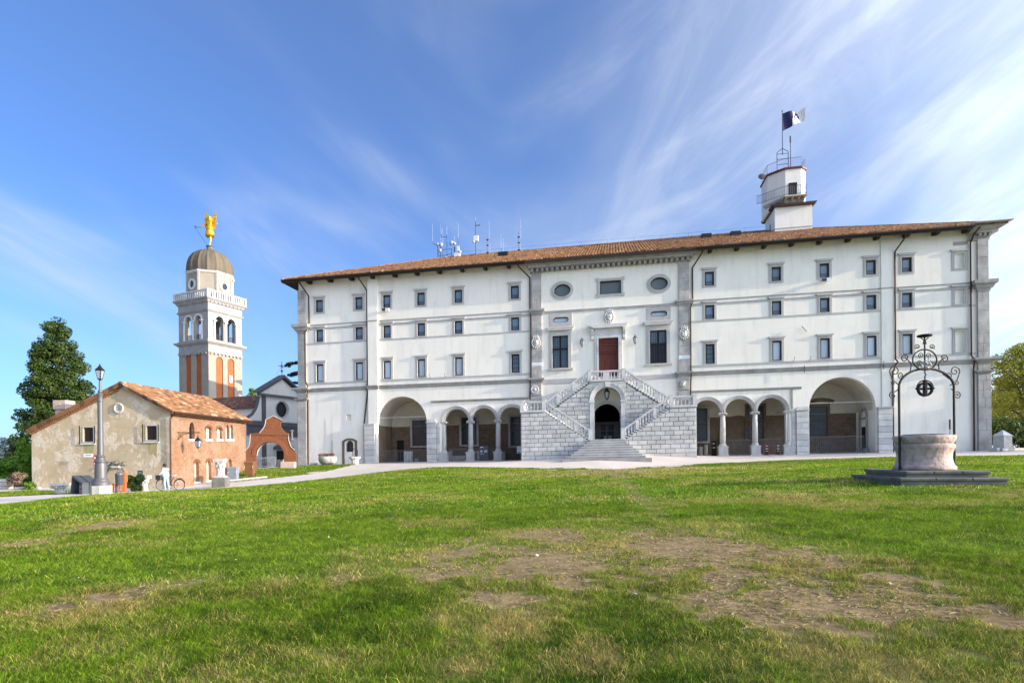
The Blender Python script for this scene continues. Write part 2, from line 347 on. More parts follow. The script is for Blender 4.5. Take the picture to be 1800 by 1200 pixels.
M['flower'] = leaf_mat('faded_red_flowers', (.22,.07,.05), (.34,.14,.10), (.2,.16,.07), .3)
M['bark'] = mottled('tree_bark', (.10,.075,.055), (.06,.045,.035), 4, aniso=(3,3,.5), bd=.05, bump=.6)
# ------------------------------------------------------------------ terrain
CASTLE_PHI = R(9.98); TILT = 0.0115; CC = Vector((9.904, 58.483, 0.0))
CE = Vector((math.cos(CASTLE_PHI), -math.sin(CASTLE_PHI), 0)); CN = Vector((math.sin(CASTLE_PHI), math.cos(CASTLE_PHI), 0))
def cas(u, y, w): return CC + CE*u + CN*y + Vector((0,0,w + TILT*u))      # castle frame: u along the front, y into the building
lawn_edge = [(-40,905,22),(0,888,24),(90,877,25),(165,870,25.6),(230,867,28),(300,862.5,33),(380,858.5,35),(470,852,37.5),(600,838,42),(660,830.5,44.5),(700,826,46),(760,821,48),(950,822,49),(1085,824.5,48.5),(1180,818.5,49),(1250,814,49),(1400,808,48),(1560,803,45.8),(1800,800,42)]
edge_w = [at(*p) for p in lawn_edge]
lawn2_px = [(410,846.5,42),(414,833,47),(447,824,53),(496,819.5,58),(530,815.5,61.5),(628,815.5,58.6),(600,822,55),(560,832,50.5),(520,840,47),(470,847.5,43.5)]
lawn3_px = [(-60,864,36),(0,860,37),(60,859.5,38.5),(160,861,36),(215,860,35),(190,867,32),(95,868.5,31.5),(0,873.5,30),(-60,878,29)]
cps = [(0,0,-1.6),(-6,0,-1.78),(6,0,-1.42),(0,-10,-1.7),(0,4.1,-1.6),(0,8,-1.5),(0,16,-1.3),(0,30,-1.08),(-12,8,-1.75),(12,8,-1.2),(-8,18,-1.5),(-12,26,-1.55),
       (12.5,17.0,-.87),(25,20,-.7),(40,30,-.35),(-30,10,-2.1),(30,0,-1.0),(-45,40,-2.4),(-45,60,-2.4),(-60,95,-2.6),(-38,85,-1.5),(-15,22,-1.42),(20,35,-.62),(8,38,-.85),(-8,38,-1.2),(60,50,.4),(50,70,.5),(-12,100,-1.),(20,100,-.5)]
cps += [tuple(p) for p in edge_w[1:]]
for p in [(50,858,40),(150,858.5,40),(301,858,40),(295,861.5,38.4),(95,868,31.5),(0,873,30),(425,825,50),(470,822,60),(447,824,53),(410,846.5,42),(628,815.5,58.6),(560,832,50.5),(340,855.5,42)]: cps.append(tuple(at(*p)))
for u in (-33.7,-28,-22,-16,-10): cps.append(tuple(cas(u, 0, -.27)))
for u in (10,16,22,28,34,42): cps.append(tuple(cas(u, 0, -.2)))
for u, y in ((-8,-4.3),(-.4,-7.3),(8,-4.3),(-4,-6),(4,-6)): cps.append(tuple(cas(u, y, -.25)))
for u in (-30,0,30): cps.append(tuple(cas(u, 26, -.4)))
cp = np.array(cps); TPS = 10.0
def tk(r2): return np.where(r2 > 1e-12, .5*r2*np.log(np.maximum(r2,1e-12)), 0.0)
TPN = len(cp); TPP = cp[:,:2]/TPS; K = tk(((TPP[:,None]-TPP[None])**2).sum(-1)) + np.eye(TPN)*.012
Q_ = np.hstack([np.ones((TPN,1)), TPP]); A_ = np.block([[K,Q_],[Q_.T,np.zeros((3,3))]]); TPW = np.linalg.solve(A_, np.concatenate([cp[:,2],[0,0,0]]))
def tz(x, y):
    x = np.atleast_1d(np.asarray(x, float)); y = np.atleast_1d(np.asarray(y, float)); q = np.stack([x,y],-1)/TPS; out = np.empty(len(x))
    for i in range(0, len(x), 20000):
        k = tk(((q[i:i+20000,None]-TPP[None])**2).sum(-1)); out[i:i+20000] = k @ TPW[:TPN] + TPW[TPN] + q[i:i+20000] @ TPW[TPN+1:]
    d = np.maximum(np.maximum(np.abs(x)-62, 0), np.maximum(y-102, 0)); d = np.maximum(d, np.maximum(-12-y, 0)); f = np.clip(d/25, 0, 1); f = f*f*(3-2*f)
    return out*(1-f) + (-2.5 - np.clip(d-25,0,150)*.05)*f
def gz(x, y): return float(tz(x, y)[0])
def g(px, py, Y):
    """point on the ground near the ray of a pixel at depth Y"""
    p = at(px, py, Y); return Vector((p.x, p.y, gz(p.x, p.y)))
# value noise
_perm = rng.random((256,256))
def vn(x, y):
    xi = np.floor(x).astype(int); yi = np.floor(y).astype(int); fx = x-xi; fy = y-yi; fx = fx*fx*(3-2*fx); fy = fy*fy*(3-2*fy)
    a = _perm[xi&255, yi&255]; b = _perm[(xi+1)&255, yi&255]; c = _perm[xi&255, (yi+1)&255]; d = _perm[(xi+1)&255, (yi+1)&255]
    return (a*(1-fx)+b*fx)*(1-fy) + (c*(1-fx)+d*fx)*fy
def fbm(x, y, o=4): return sum(vn(x*2**i+17*i, y*2**i+31*i)*.5**i for i in range(o)) / sum(.5**i for i in range(o))
def inside(poly, x, y):
    r = np.zeros(len(x), bool); n = len(poly)
    for i in range(n):
        x1, y1 = poly[i][:2]; x2, y2 = poly[(i+1)%n][:2]
        with np.errstate(divide='ignore', invalid='ignore'):
            c = ((y1 > y) != (y2 > y)) & (x < (x2-x1)*(y-y1)/(y2-y1+1e-12)+x1)
        r ^= c
    return r
def ground_hit(px, py):
    Y = 5.0; r = at(px, py, 1.0)
    for _ in range(60):
        z = gz(r.x*Y, Y); Yn = z/r.z if r.z < -1e-4 else Y; Y = max(3, min(60, Y + .5*(Yn-Y)))
    return r.x*Y, Y
# bare earth patches: pixel rectangles of the photograph laid on the ground as ellipses
patch_px = [(880,1100,972,1016,1.0),(1090,1335,952,1002,.9),(925,1040,938,952,.8),(1205,1490,985,1062,1.0),(1450,1610,990,1035,.85),(1280,1500,1030,1072,.8),(1680,1830,1062,1112,1.0),(1280,1380,1060,1100,.9),
 (118,265,1036,1072,1.0),(235,330,1022,1050,.6),(755,835,966,992,.9),(740,800,1004,1022,.7),(835,930,1042,1066,.8),(1500,1640,1035,1085,.6),(15,75,950,958,.9),(140,215,918,932,.9),(200,225,917,925,.6),(1080,1112,822,832,1.0),(960,1250,820,829,.75),(1250,1500,808,815,.3),
 (570,620,1012,1030,.5),(470,520,1024,1040,.45),(1740,1800,860,880,.5),(1000,1180,930,950,.35),(1350,1480,968,985,.7),(1560,1680,1060,1090,.4)]
patches = []
for x0, x1, y0, y1, s in patch_px:
    ym = (y0+y1)/2; cx, cy = ground_hit((x0+x1)/2, ym); ax, ay = ground_hit(x0, ym); _, ny = ground_hit((x0+x1)/2, y1); _, fy_ = ground_hit((x0+x1)/2, y0)
    patches.append((cx, (ny+fy_)/2, abs(cx-ax)*(1.2 if x0 > 500 else .8), abs(fy_-ny)/2*(1.35 if x0 > 500 else .8)+.1, s))
trail = [ground_hit(*p) for p in ((1088,828),(1105,850),(1130,880),(1160,912),(1200,935))]
def bare(x, y):
    nz = fbm(x*1.3+5, y*1.3, 4)-.5; nf = fbm(x*6, y*6+9, 3)-.5; out = np.zeros(len(x))
    for cx, cy, rx, ry, s in patches:
        d = np.sqrt(((x-cx)/rx)**2 + ((y-cy)/ry)**2) + nz*2.8 + nf*2.6; out = np.maximum(out, s*np.clip((1.15-d)/.75, 0, 1))
    for i in range(len(trail)-1):
        (x1,y1),(x2,y2) = trail[i], trail[i+1]; t = np.clip(((x-x1)*(x2-x1)+(y-y1)*(y2-y1))/((x2-x1)**2+(y2-y1)**2), 0, 1)
        d = np.hypot(x-x1-t*(x2-x1), y-y1-t*(y2-y1))/.35 + nz*3 + nf*1.5; out = np.maximum(out, .38*np.clip((1.1-d)/.9, 0, 1))
    return out
straw_px = [(700,1150,1060,1230,.7),(1150,1300,1080,1230,.4),(1000,1500,900,960,.3),(1400,1700,1120,1230,.5),(1300,1600,850,890,.35),(250,700,1120,1220,.3)]
straws = []
for x0, x1, y0, y1, s in straw_px:
    cx, cy = ground_hit((x0+x1)/2, (y0+y1)/2); ax, ay = ground_hit(x0, (y0+y1)/2); _, ny = ground_hit((x0+x1)/2, y1); _, fy_ = ground_hit((x0+x1)/2, y0)
    straws.append((cx, (ny+fy_)/2, abs(cx-ax), abs(fy_-ny)/2, s))
def dry(x, y):
    nz = fbm(x*.55+50, y*.55+3, 4)-.5; nf = fbm(x*2.7, y*2.7+40, 3)-.5
    out = .06 + np.clip((nz+nf*.6)*1.7, -.06, .45)
    for cx, cy, rx, ry, s in straws:
        d = np.sqrt(((x-cx)/rx)**2 + ((y-cy)/ry)**2); out = out + s*np.clip(1.3-d, 0, .8)*(.5+nf+nz)
    b = np.zeros(len(x))
    for cx, cy, rx, ry, s in patches: b = np.maximum(b, np.clip(1.9-np.sqrt(((x-cx)/(rx+.2))**2+((y-cy)/(ry+.2))**2), 0, 1)*.45*s)
    return np.clip(out + b, 0, 1)
def sheet(name, xs, ys, dz, mat, keep=None, attrs=False):
    X, Y = np.meshgrid(xs, ys); x = X.ravel(); y = Y.ravel(); z = tz(x, y) + dz; nx = len(xs); ny = len(ys)
    i, j = np.meshgrid(np.arange(nx-1), np.arange(ny-1)); a = (j*nx+i).ravel(); F_ = np.stack([a, a+1, a+nx+1, a+nx], -1)
    if keep is not None:
        cxs = x[F_].mean(1); cys = y[F_].mean(1); F_ = F_[keep(cxs, cys)]
    me = bpy.data.meshes.new(name); nf = len(F_); me.vertices.add(len(x)); me.vertices.foreach_set('co', np.stack([x,y,z],-1).ravel())
    me.loops.add(nf*4); me.loops.foreach_set('vertex_index', F_.ravel().astype(np.int32)); me.polygons.add(nf); me.polygons.foreach_set('loop_start', np.arange(nf, dtype=np.int32)*4)
    me.update(calc_edges=True); me.polygons.foreach_set('use_smooth', np.ones(nf, bool)); me.materials.append(mat)
    if attrs:
        A = me.attributes.new('bare', 'FLOAT', 'POINT'); A.data.foreach_set('value', bare(x, y).astype(np.float32))
        A = me.attributes.new('dry', 'FLOAT', 'POINT'); A.data.foreach_set('value', dry(x, y).astype(np.float32))
    return obj(name, me)
# materials of the ground
t = NT('pale_gravel'); v = t.coord('Object')
c = t.mix(t.ramp(t.noise(v, .5, 5), .35, .65), (.68,.595,.52), (.60,.525,.455)); c = t.mix(t.ramp(t.noise(v, 14, 4, .7), .35, .7, 0.0, .4), c, (.46,.41,.36)); c = t.mix(t.ramp(t.noise(v, 40, 3, .7), .55, .7, 0.0, .5), c, (.76,.72,.66))
ge = t.n('ShaderNodeVectorMath', operation='LENGTH'); t.l(v, ge.inputs[0]); c = t.mix(t.ramp(ge.outputs['Value'], 108, 135), c, (.07,.10,.03))
t.col(c); t.bump(t.noise(v, 30, 4), .5, .02); M['gravel'] = t.fin(.95, 0, .1)
t = NT('lawn_soil_and_turf'); v = t.coord('Object')
ab = t.n('ShaderNodeAttribute'); ab.attribute_name = 'bare'; ad = t.n('ShaderNodeAttribute'); ad.attribute_name = 'dry'
turf = t.mix(t.ramp(t.noise(v, 7, 5, .7), .35, .65), (.12,.19,.015), (.045,.08,.008)); strw = t.mix(t.ramp(t.noise(v, 11, 5, .7), .3, .7), (.34,.28,.10), (.18,.16,.05))
turf = t.mix(t.ramp(ad.outputs['Fac'], .1, .8, 0.0, .85), turf, strw)
dirt = t.mix(t.ramp(t.noise(v, 3, 6, .7), .35, .65), (.33,.235,.115), (.185,.13,.065)); dirt = t.mix(t.ramp(t.noise(v, 45, 4, .8), .55, .68, 0.0, .6), dirt, (.50,.41,.24))
t.col(t.mix(t.ramp(ab.outputs['Fac'], .15, .6), turf, dirt)); t.bump(t.noise(v, 22, 5, .7), .8, .03); M['turf'] = t.fin(.95, 0, .1)
def grass_mat():
    t = NT('grass_blades'); a = t.n('ShaderNodeAttribute'); a.attribute_name = 'Col'; col = a.outputs['Color']; t.col(col); t.fin(.75, 0, .1)
    tr = t.n('ShaderNodeBsdfTranslucent'); t.l(col, tr.inputs[0]); ms = t.n('ShaderNodeMixShader'); ms.inputs[0].default_value = .4; out = t.t.nodes['Material Output']
    t.l(t.b.outputs[0], ms.inputs[1]); t.l(tr.outputs[0], ms.inputs[2]); t.l(ms.outputs[0], out.inputs[0]); return t.mat
M['grass'] = grass_mat()
xs = np.concatenate([[-3000,-1500,-700,-350,-200,-130,-95,-80], np.arange(-66,67,2.0), [80,95,130,200,350,700,1500,3000]])
ys = np.concatenate([[-400,-100,-40], np.arange(-20,112,2.0), [120,135,160,220,400,900,2000,5000]])
tag(sheet('ground', xs, ys, -.004, M['gravel']), kind='structure')
def densify(poly, n=4):
    out = []
    for i in range(len(poly)):
        a = Vector(poly[i][:2]); b = Vector(poly[(i+1)%len(poly)][:2])
        for k in range(n): out.append(tuple(a.lerp(b, k/n)))
    return out
lawn_poly = [tuple(p)[:2] for p in edge_w] + [(70,38),(70,-12),(-36,-12),(-36,17)]
lawn2 = [tuple(at(*p))[:2] for p in lawn2_px]; lawn3 = [tuple(at(*p))[:2] for p in lawn3_px]
lawn_xs = np.concatenate([np.arange(-40,-16,.5), np.arange(-16,16,.16), np.arange(16,62,.5)]); lawn_ys = np.concatenate([np.arange(-10,2,1.0), np.arange(2,17,.14), np.arange(17,50.5,.3)])
def ragged(x, y): return (fbm(x*.9, y*.9, 3)-.5)*.5
def wob(x, y): return (fbm(x*.8, y*.8, 3)-.5)*.5
tag(sheet('lawn', lawn_xs, lawn_ys, .015, M['turf'], lambda x, y: inside(lawn_poly, x+wob(x,y), y+wob(y,x)), True), kind='structure')
tag(sheet('lawn_strip', np.arange(-33,-8,.25), np.arange(40,63,.25), .015, M['turf'], lambda x, y: inside(lawn2, x, y), True), kind='structure')
tag(sheet('lawn_verge', np.arange(-50,-18,.3), np.arange(26,41,.3), .015, M['turf'], lambda x, y: inside(lawn3, x, y), True), kind='structure')
# grass blades
def blades(name, x, y, hmin, hmax, wd, seg2, dz=.012, brighter=1.0):
    n = len(x); b = bare(x, y); dr = dry(x, y); tf = fbm(x*7.5+3, y*7.5, 2); keep = rng.random(n) > np.clip(b*1.2, 0, .93)+np.clip(.38-tf, 0, .5)*1.6; tf = tf[keep]; x, y, b, dr = x[keep], y[keep], b[keep], dr[keep]; n = len(x)
    z = tz(x, y) + dz; an = rng.random(n)*2*PI; cl = fbm(x*2.3, y*2.3, 3)
    h = (hmin + (hmax-hmin)*rng.random(n))*(.30+.7*cl+1.0*tf**1.5)*(1-.7*b); w = wd*(.6+.8*rng.random(n)); ln = (.35+.9*rng.random(n))*h; la = an + rng.normal(0,.9,n)
    dx, dy = np.cos(an)*w/2, np.sin(an)*w/2; lx, ly = np.cos(la)*ln, np.sin(la)*ln
    g1 = np.array([.175,.285,.015]); g2 = np.array([.035,.085,.007]); g3 = np.array([.28,.36,.03]); st = np.array([.50,.40,.13])
    m = np.clip(cl*1.7-.85+(fbm(x*.7+9, y*.7, 3)-.25)*1.1+rng.normal(0,.16,n), 0, 1)[:,None]; col = g1*(1-m)+g2*m; r3 = rng.random(n) < .16; col[r3] = g3
    isd = rng.random(n) < np.clip(dr*.95-.03+b*.7, .02, .9); col[isd] = st*(.6+.6*rng.random((isd.sum(),1))); col *= brighter*(.45+.95*rng.random((n,1)))*(.72+.56*tf[:,None])  # blade colour darkens where tufts are low, painting in shade between them
    if seg2:
        V = np.stack([np.stack([x-dx,y-dy,z],-1), np.stack([x+dx,y+dy,z],-1), np.stack([x+dx*.7+lx*.35,y+dy*.7+ly*.35,z+h*.6],-1), np.stack([x-dx*.7+lx*.35,y-dy*.7+ly*.35,z+h*.6],-1), np.stack([x+lx,y+ly,z+h*.85],-1)],1)
        base = np.arange(n)[:,None]*5; T = np.concatenate([base+np.array([[0,1,2]]), base+np.array([[0,2,3]]), base+np.array([[3,2,4]])]); k = 5
    else:
        V = np.stack([np.stack([x-dx,y-dy,z],-1), np.stack([x+dx,y+dy,z],-1), np.stack([x+lx,y+ly,z+h],-1)],1); base = np.arange(n)[:,None]*3; T = base+np.array([[0,1,2]]); k = 3
    me = bpy.data.meshes.new(name); me.vertices.add(n*k); me.vertices.foreach_set('co', V.ravel()); nf = len(T); me.loops.add(nf*3); me.loops.foreach_set('vertex_index', T.ravel().astype(np.int32))
    me.polygons.add(nf); me.polygons.foreach_set('loop_start', np.arange(nf, dtype=np.int32)*3); me.update(calc_edges=True); me.materials.append(M['grass'])
    C = me.attributes.new('Col', 'FLOAT_COLOR', 'POINT'); cc = np.ones((n*k,4), np.float32); cc[:,:3] = np.repeat(col, k, 0); C.data.foreach_set('color', cc.ravel())
    o = obj(name, me); return tag(o, kind='stuff')
big = None
def scatter(y0, y1, dens, ratio=.93, pad=1.2):
    area = ratio*(y1*y1-y0*y0)+2*pad*(y1-y0); n = int(area*dens); yy = np.sqrt(rng.random(n)*(y1*y1-y0*y0)+y0*y0); xx = (rng.random(n)*2-1)*(ratio*yy+pad)
    k = inside(lawn_poly, xx, yy) & ~inside(well_foot, xx, yy); return xx[k], yy[k]
WELL = Vector((12.45, 17.75, 0)); WB = cas(0,0,0)
def wl(u, y): return WELL + CE*u + CN*y
well_foot = [tuple(wl(a*1.36, b*1.72))[:2] for a, b in ((-1,-1),(1,-1),(1,1),(-1,1))]
x, y = scatter(3.2, 7.5, 5600); tag(blades('grass', x, y, .024, .075, .0045, True, brighter=.9), 'short mown grass with straw tufts nearest the viewer', 'grass')
x, y = scatter(7.5, 15, 1700); tag(blades('grass', x, y, .028, .06, .009, False), 'short green grass in the middle of the lawn', 'grass')
x, y = scatter(15, 28, 330); tag(blades('grass', x, y, .035, .07, .020, False, brighter=1.12), 'green grass of the lawn around the well', 'grass')
x, y = scatter(28, 50, 115); tag(blades('grass', x, y, .04, .075, .036, False, brighter=1.12), 'green grass at the far edge of the lawn', 'grass')
def scat_poly(poly, dens):
    px = [p[0] for p in poly]; py = [p[1] for p in poly]; n = int((max(px)-min(px))*(max(py)-min(py))*dens); xx = rng.uniform(min(px),max(px),n); yy = rng.uniform(min(py),max(py),n); k = inside(poly, xx, yy); return xx[k], yy[k]
x, y = scat_poly(lawn2, 150); tag(blades('grass', x, y, .03, .07, .035, False, brighter=1.1), 'bright green grass on the strip by the brick arch', 'grass')
x, y = scat_poly(lawn3, 150); tag(blades('grass', x, y, .03, .07, .03, False), 'grass verge at the foot of the plastered gable', 'grass')
# small white stone lying on the bare patch
sx, sy = ground_hit(943, 978); mb = MB(); mb.ball((0,0,.02), (.034,.026,.022), 8, 5)
tag(mb.build('stone', M['white_stone'], None, (sx, sy, gz(sx,sy)), smooth=True), 'small white pebble lying alone on the bare earth patch', 'stone')

# daisies, clippings and fallen leaves scattered over the lawn
def specks(name, n, y0, y1, size, cols, label, cat, lift):
    yy = np.sqrt(rng.random(n)*(y1*y1-y0*y0)+y0*y0); xx = (rng.random(n)*2-1)*(.93*yy+1); k = inside(lawn_poly, xx, yy) & ~inside(well_foot, xx, yy); xx, yy = xx[k], yy[k]; n = len(xx)
    zz_ = tz(xx, yy)+lift+rng.random(n)*.02; s = size*(.6+.8*rng.random(n)); an = rng.random(n)*PI; c_, s_ = np.cos(an)*s, np.sin(an)*s; t_ = rng.normal(0,.4,n)*s
    V = np.stack([np.stack([xx-c_,yy-s_,zz_-t_],-1), np.stack([xx+s_*.6,yy-c_*.6,zz_],-1), np.stack([xx+c_,yy+s_,zz_+t_],-1), np.stack([xx-s_*.6,yy+c_*.6,zz_+.3*s],-1)],1)
    me = bpy.data.meshes.new(name); me.from_pydata(V.reshape(-1,3).tolist(), [], (np.arange(n)[:,None]*4+np.arange(4)).tolist()); me.materials.append(M['grass']); col = np.array(cols)[rng.integers(0,len(cols),n)]
    C = me.attributes.new('Col','FLOAT_COLOR','POINT'); cc = np.ones((n*4,4), np.float32); cc[:,:3] = np.repeat(col,4,0); C.data.foreach_set('color', cc.ravel()); tag(obj(name, me), label, cat, kind='stuff')
specks('daisies', 260, 6, 46, .017, [(.7,.7,.68)], 'tiny white daisies scattered in the lawn', 'flowers', .045)
specks('fallen_leaves', 420, 3.5, 30, .022, [(.36,.22,.09),(.45,.32,.14),(.24,.14,.07)], 'small dry leaves lying on the lawn', 'leaves', .03)
specks('soil_crumbs', 6000, 3.5, 12, .007, [(.34,.25,.17),(.22,.15,.10),(.5,.42,.3)], 'crumbs of soil and clippings between the blades', 'soil', .014)

def litter(n):
    out = []
    for cx, cy, rx, ry, s in patches:
        k = int(n*rx*ry/sum(p[2]*p[3] for p in patches)); q = rng.random(k)*2*PI; r_ = np.sqrt(rng.random(k))*1.25; out.append(np.stack([cx+rx*r_*np.cos(q), cy+ry*r_*np.sin(q)],-1))
    P = np.concatenate(out); x, y = P[:,0], P[:,1]; k = (y < 22); x, y = x[k], y[k]; n = len(x); z = tz(x, y)+.02; an = rng.random(n)*PI; L = .02+.03*rng.random(n); w = .0035+.0015*y/6
    dx, dy = np.cos(an)*L, np.sin(an)*L; ex, ey = -np.sin(an)*w, np.cos(an)*w
    V = np.stack([np.stack([x-dx-ex,y-dy-ey,z],-1), np.stack([x+dx-ex,y+dy-ey,z+.012*rng.random(n)],-1), np.stack([x+dx+ex,y+dy+ey,z+.006],-1), np.stack([x-dx+ex,y-dy+ey,z+.004],-1)],1)
    me = bpy.data.meshes.new('dry_clippings'); me.from_pydata(V.reshape(-1,3).tolist(), [], (np.arange(n)[:,None]*4+np.arange(4)).tolist()); me.materials.append(M['grass'])
    C = me.attributes.new('Col','FLOAT_COLOR','POINT'); cc = np.ones((n*4,4), np.float32); cols = np.array([(.52,.42,.22),(.40,.31,.15),(.14,.20,.03),(.22,.15,.08)])[rng.integers(0,4,n)]; cc[:,:3] = np.repeat(cols,4,0); C.data.foreach_set('color', cc.ravel())
    tag(obj('dry_clippings', me), 'dry grass clippings strewn over the bare earth', 'clippings', kind='stuff')
litter(26000)
# ------------------------------------------------------------------ the castle
castle = thing('castle', 'long white plastered castle with red tiled roof, stone pilasters and ground floor arcades', 'castle', CC, -CASTLE_PHI)
T = TILT
def cb(name, mb, mat, sh=True, **k):
    if sh: mb.shear(T)
    return mb.build(name, mat, castle, **k)
def cl3(u, y, w): return (u, y, w + T*u)
COLS_L = [-31.28,-26.69,-23.51,-19.69,-15.61,-9.6]; COLS_R = [9.59,15.7,19.96,23.98,27.0]
ROWS = {1:(16.36,1.37), 2:(13.13,1.37), 3:(8.79,1.91)}
HW = .43
def smallhole(cs, y0=-.35, spring=4.0, r=1.3):
    a = cs[0]-r-.0; b = cs[-1]+r
    L = [(a,y0),(b,y0)]
    for c in reversed(cs): L += arc(c, spring, r, r*1.0, 0, PI, 18)
    return L
SA_L = [-15.93,-13.0,-10.06]; SA_R = [9.27,12.24,15.18]
holes = []
for cs in (COLS_L, COLS_R + [31.36]):
    for u in cs:
        for r_, (z, h) in ROWS.items(): holes.append((rect(u-HW, u+HW, z, z+h), .22))
holes.append((archloop(-22.0, 2.82, -.35, 4.0, 26), .6)); holes.append((archloop(21.4, 2.88, -.35, 4.1, 26), .6))
holes.append((smallhole(SA_L), .55)); holes.append((smallhole(SA_R), .55))
OV = [(-4.72,16.9),(4.83,16.9)]
for u, w in OV: holes.append((arc(u, w, .84, .64, 0, 2*PI, 32)[:-1], .3))
holes.append((rect(-.93, 1.14, 16.2, 17.55), .3))
def stadium(u, w, a, b, n=8): return arc(u+a-b, w, b, b, -PI/2, PI/2, n) + arc(u-a+b, w, b, b, PI/2, 3*PI/2, n)
for u in (-4.9, 4.78): holes.append((stadium(u, 13.93, .8, .27), .3))
BW = [(-5.77,-4.18),(3.9,5.5)]
for a, b in BW: holes.append((rect(a, b, 9.05, 12.32), .3))
holes.append((rect(-1.13, .83, 7.42, 11.85), .35)); holes.append((archloop(-.38, 1.31, 1.5, 3.95, 20), .7))
holes.append((rect(-28.25,-27.73,4.48,5.1), .3)); holes.append((archloop(-27.9, .42, 1.05, 1.85, 8), .25))
mb = MB(); mb.poly(rect(-33.75, 33.6, -.7, 20.2), [h for h, _ in holes], 0)
for h, d in holes: mb.reveal(h, 0, d)
# sides and back
mb.add([(-33.75,0,-.7),(-33.75,27,-.7),(-33.75,27,20.2),(-33.75,0,20.2)],[(0,1,2,3)]); mb.add([(33.6,0,-.7),(33.6,27,-.7),(33.6,27,20.2),(33.6,0,20.2)],[(3,2,1,0)]); mb.add([(-33.75,27,-.7),(33.6,27,-.7),(33.6,27,20.2),(-33.75,27,20.2)],[(0,1,2,3)])
cb('wall', mb, M['plaster'])
# plaster strips between the wing bays
mb = MB(); mb.box(-25.6,-24.5,-.30,-.002,4.0,19.9); cb('wall_strip', mb, M['plaster'])
mb = MB(); mb.box(24.82,25.88,-.09,-.002,4.0,19.9); cb('wall_strip', mb, M['plaster'])
# horizontal mouldings
def mould(name, u0, u1, prof, mat, dy=0.0):
    m = MB(); m.prism([(y+dy, z) for y, z in prof], u0, u1, axis='x'); return cb(name, m, mat)
def corn(z0, z1, p, k=3):
    """classical stepped profile growing outward to the top"""
    h = z1-z0; pts = [(0,z0)]
    for i in range(k): pts += [(-p*(i+.55)/k, z0+h*(i+.05)/k), (-p*(i+1)/k, z0+h*(i+.8)/k)]
    return pts + [(0,z1)]
MAIN = corn(7.66, 8.1, .26)
SEG = [(-33.0,-25.8,0),(-25.8,-24.4,-.30),(-24.4,-8.15,0),(7.75,24.7,0),(24.7,26.0,-.09),(26.0,32.6,0)]
for a, b, d in SEG:
    mould('cornice', a, b, MAIN, M['trim'], d)
    mould('string_course', a, b, [(0,14.96),(-.07,14.98),(-.08,15.05),(0,15.07)], M['trim'], d)
for a, b in [(-33.0,-25.7),(-24.4,-8.15),(7.75,24.75),(25.95,32.6)]:
    mould('string_course', a, b, [(0,8.5),(-.06,8.52),(-.06,8.68),(0,8.7)], M['surround'])
    mould('string_course', a, b, [(0,12.88),(-.05,12.9),(-.05,13.03),(0,13.05)], M['surround'])
    mould('string_course', a, b, [(0,14.46),(-.04,14.47),(-.04,14.62),(-.09,14.66),(0,14.7)], M['surround'])
mould('string_course', -7.0, 6.7, [(0,14.62),(-.06,14.64),(-.08,14.78),(-.16,14.86),(0,14.9)], M['surround'])
mould('string_course', -7.0, 6.6, [(0,7.5),(-.05,7.5),(-.05,7.95),(0,7.95)], M['surround'])
mould('hood_mould', -18.6, -8.3, [(0,6.0),(-.12,6.04),(-.2,6.2),(0,6.24)], M['trim']); mould('hood_mould', 7.7, 17.85, [(0,6.0),(-.12,6.04),(-.2,6.2),(0,6.24)], M['trim'])
m_ = MB(); m_.box(16.93,17.08,-.1,-.002,4.15,6.0); cb('pilaster_strip', m_, M['trim'])
# pilasters of stacked blocks
def pilaster(u0, u1, z0, z1, proj=.16, bh=.95, mat='pilaster'):
    z = z0; o = []
    while z < z1-.05:
        h = min(bh*random.uniform(.7,1.25), z1-z); 
        if z1-z-h < .35: h = z1-z
        j = random.uniform(0,.012)
        if random.random() < .35 and u1-u0 > .7:
            s = random.uniform(.35,.65)*(u1-u0)+u0; m = MB().chbox(u0,s-.008,-proj-j,-.002,z+.008,z+h-.008,.012); m.chbox(s+.008,u1,-proj-j,-.002,z+.008,z+h-.008,.012)
        else: m = MB().chbox(u0,u1,-proj-j,-.002,z+.008,z+h-.008,.012)
        cb('stone_block', m, M[mat]); z += h
    cb('pilaster_core', MB().box(u0+.02,u1-.02,-proj+.03,-.001,z0,z1), M['joint'])
def capital(u0, u1, z0, z1, over, proj, mat='trim'):
    """projecting cornice block wrapping a pilaster head"""
    m = MB(); k = 5; lv = [(0,0),(.12,.18),(.30,.32),(.42,.55),(.62,.68),(.70,.92),(1.0,1.0)]
    for i in range(len(lv)-1):
        a = lv[i][1]*over; z_a = z0+(z1-z0)*lv[i][0]; z_b = z0+(z1-z0)*lv[i+1][0]
        b_ = lv[i+1][1]*over; a = a if i%2 else (a+b_)/2
        m.box(u0-a, u1+a, -proj-a, 0, z_a+(.001 if i else 0), z_b)
    cb('pilaster_capital', m, M[mat])
for (u0,u1,hi) in ((-33.8,-32.9,18.85),(32.75,33.62,18.95)):
    pilaster(u0,u1,15.1,hi,.16); pilaster(u0-.03,u1+.03,8.12,14.1,.18); pilaster(u0-.05,u1+.05,7.05,7.62,.2); pilaster(u0-.08,u1+.08,-.4,6.72,.24)
    capital(u0,u1,14.1,15.1,.55,.16); capital(u0,u1,7.6,8.14,.62,.18); capital(u0-.05,u1+.05,6.74,7.02,.32,.2)
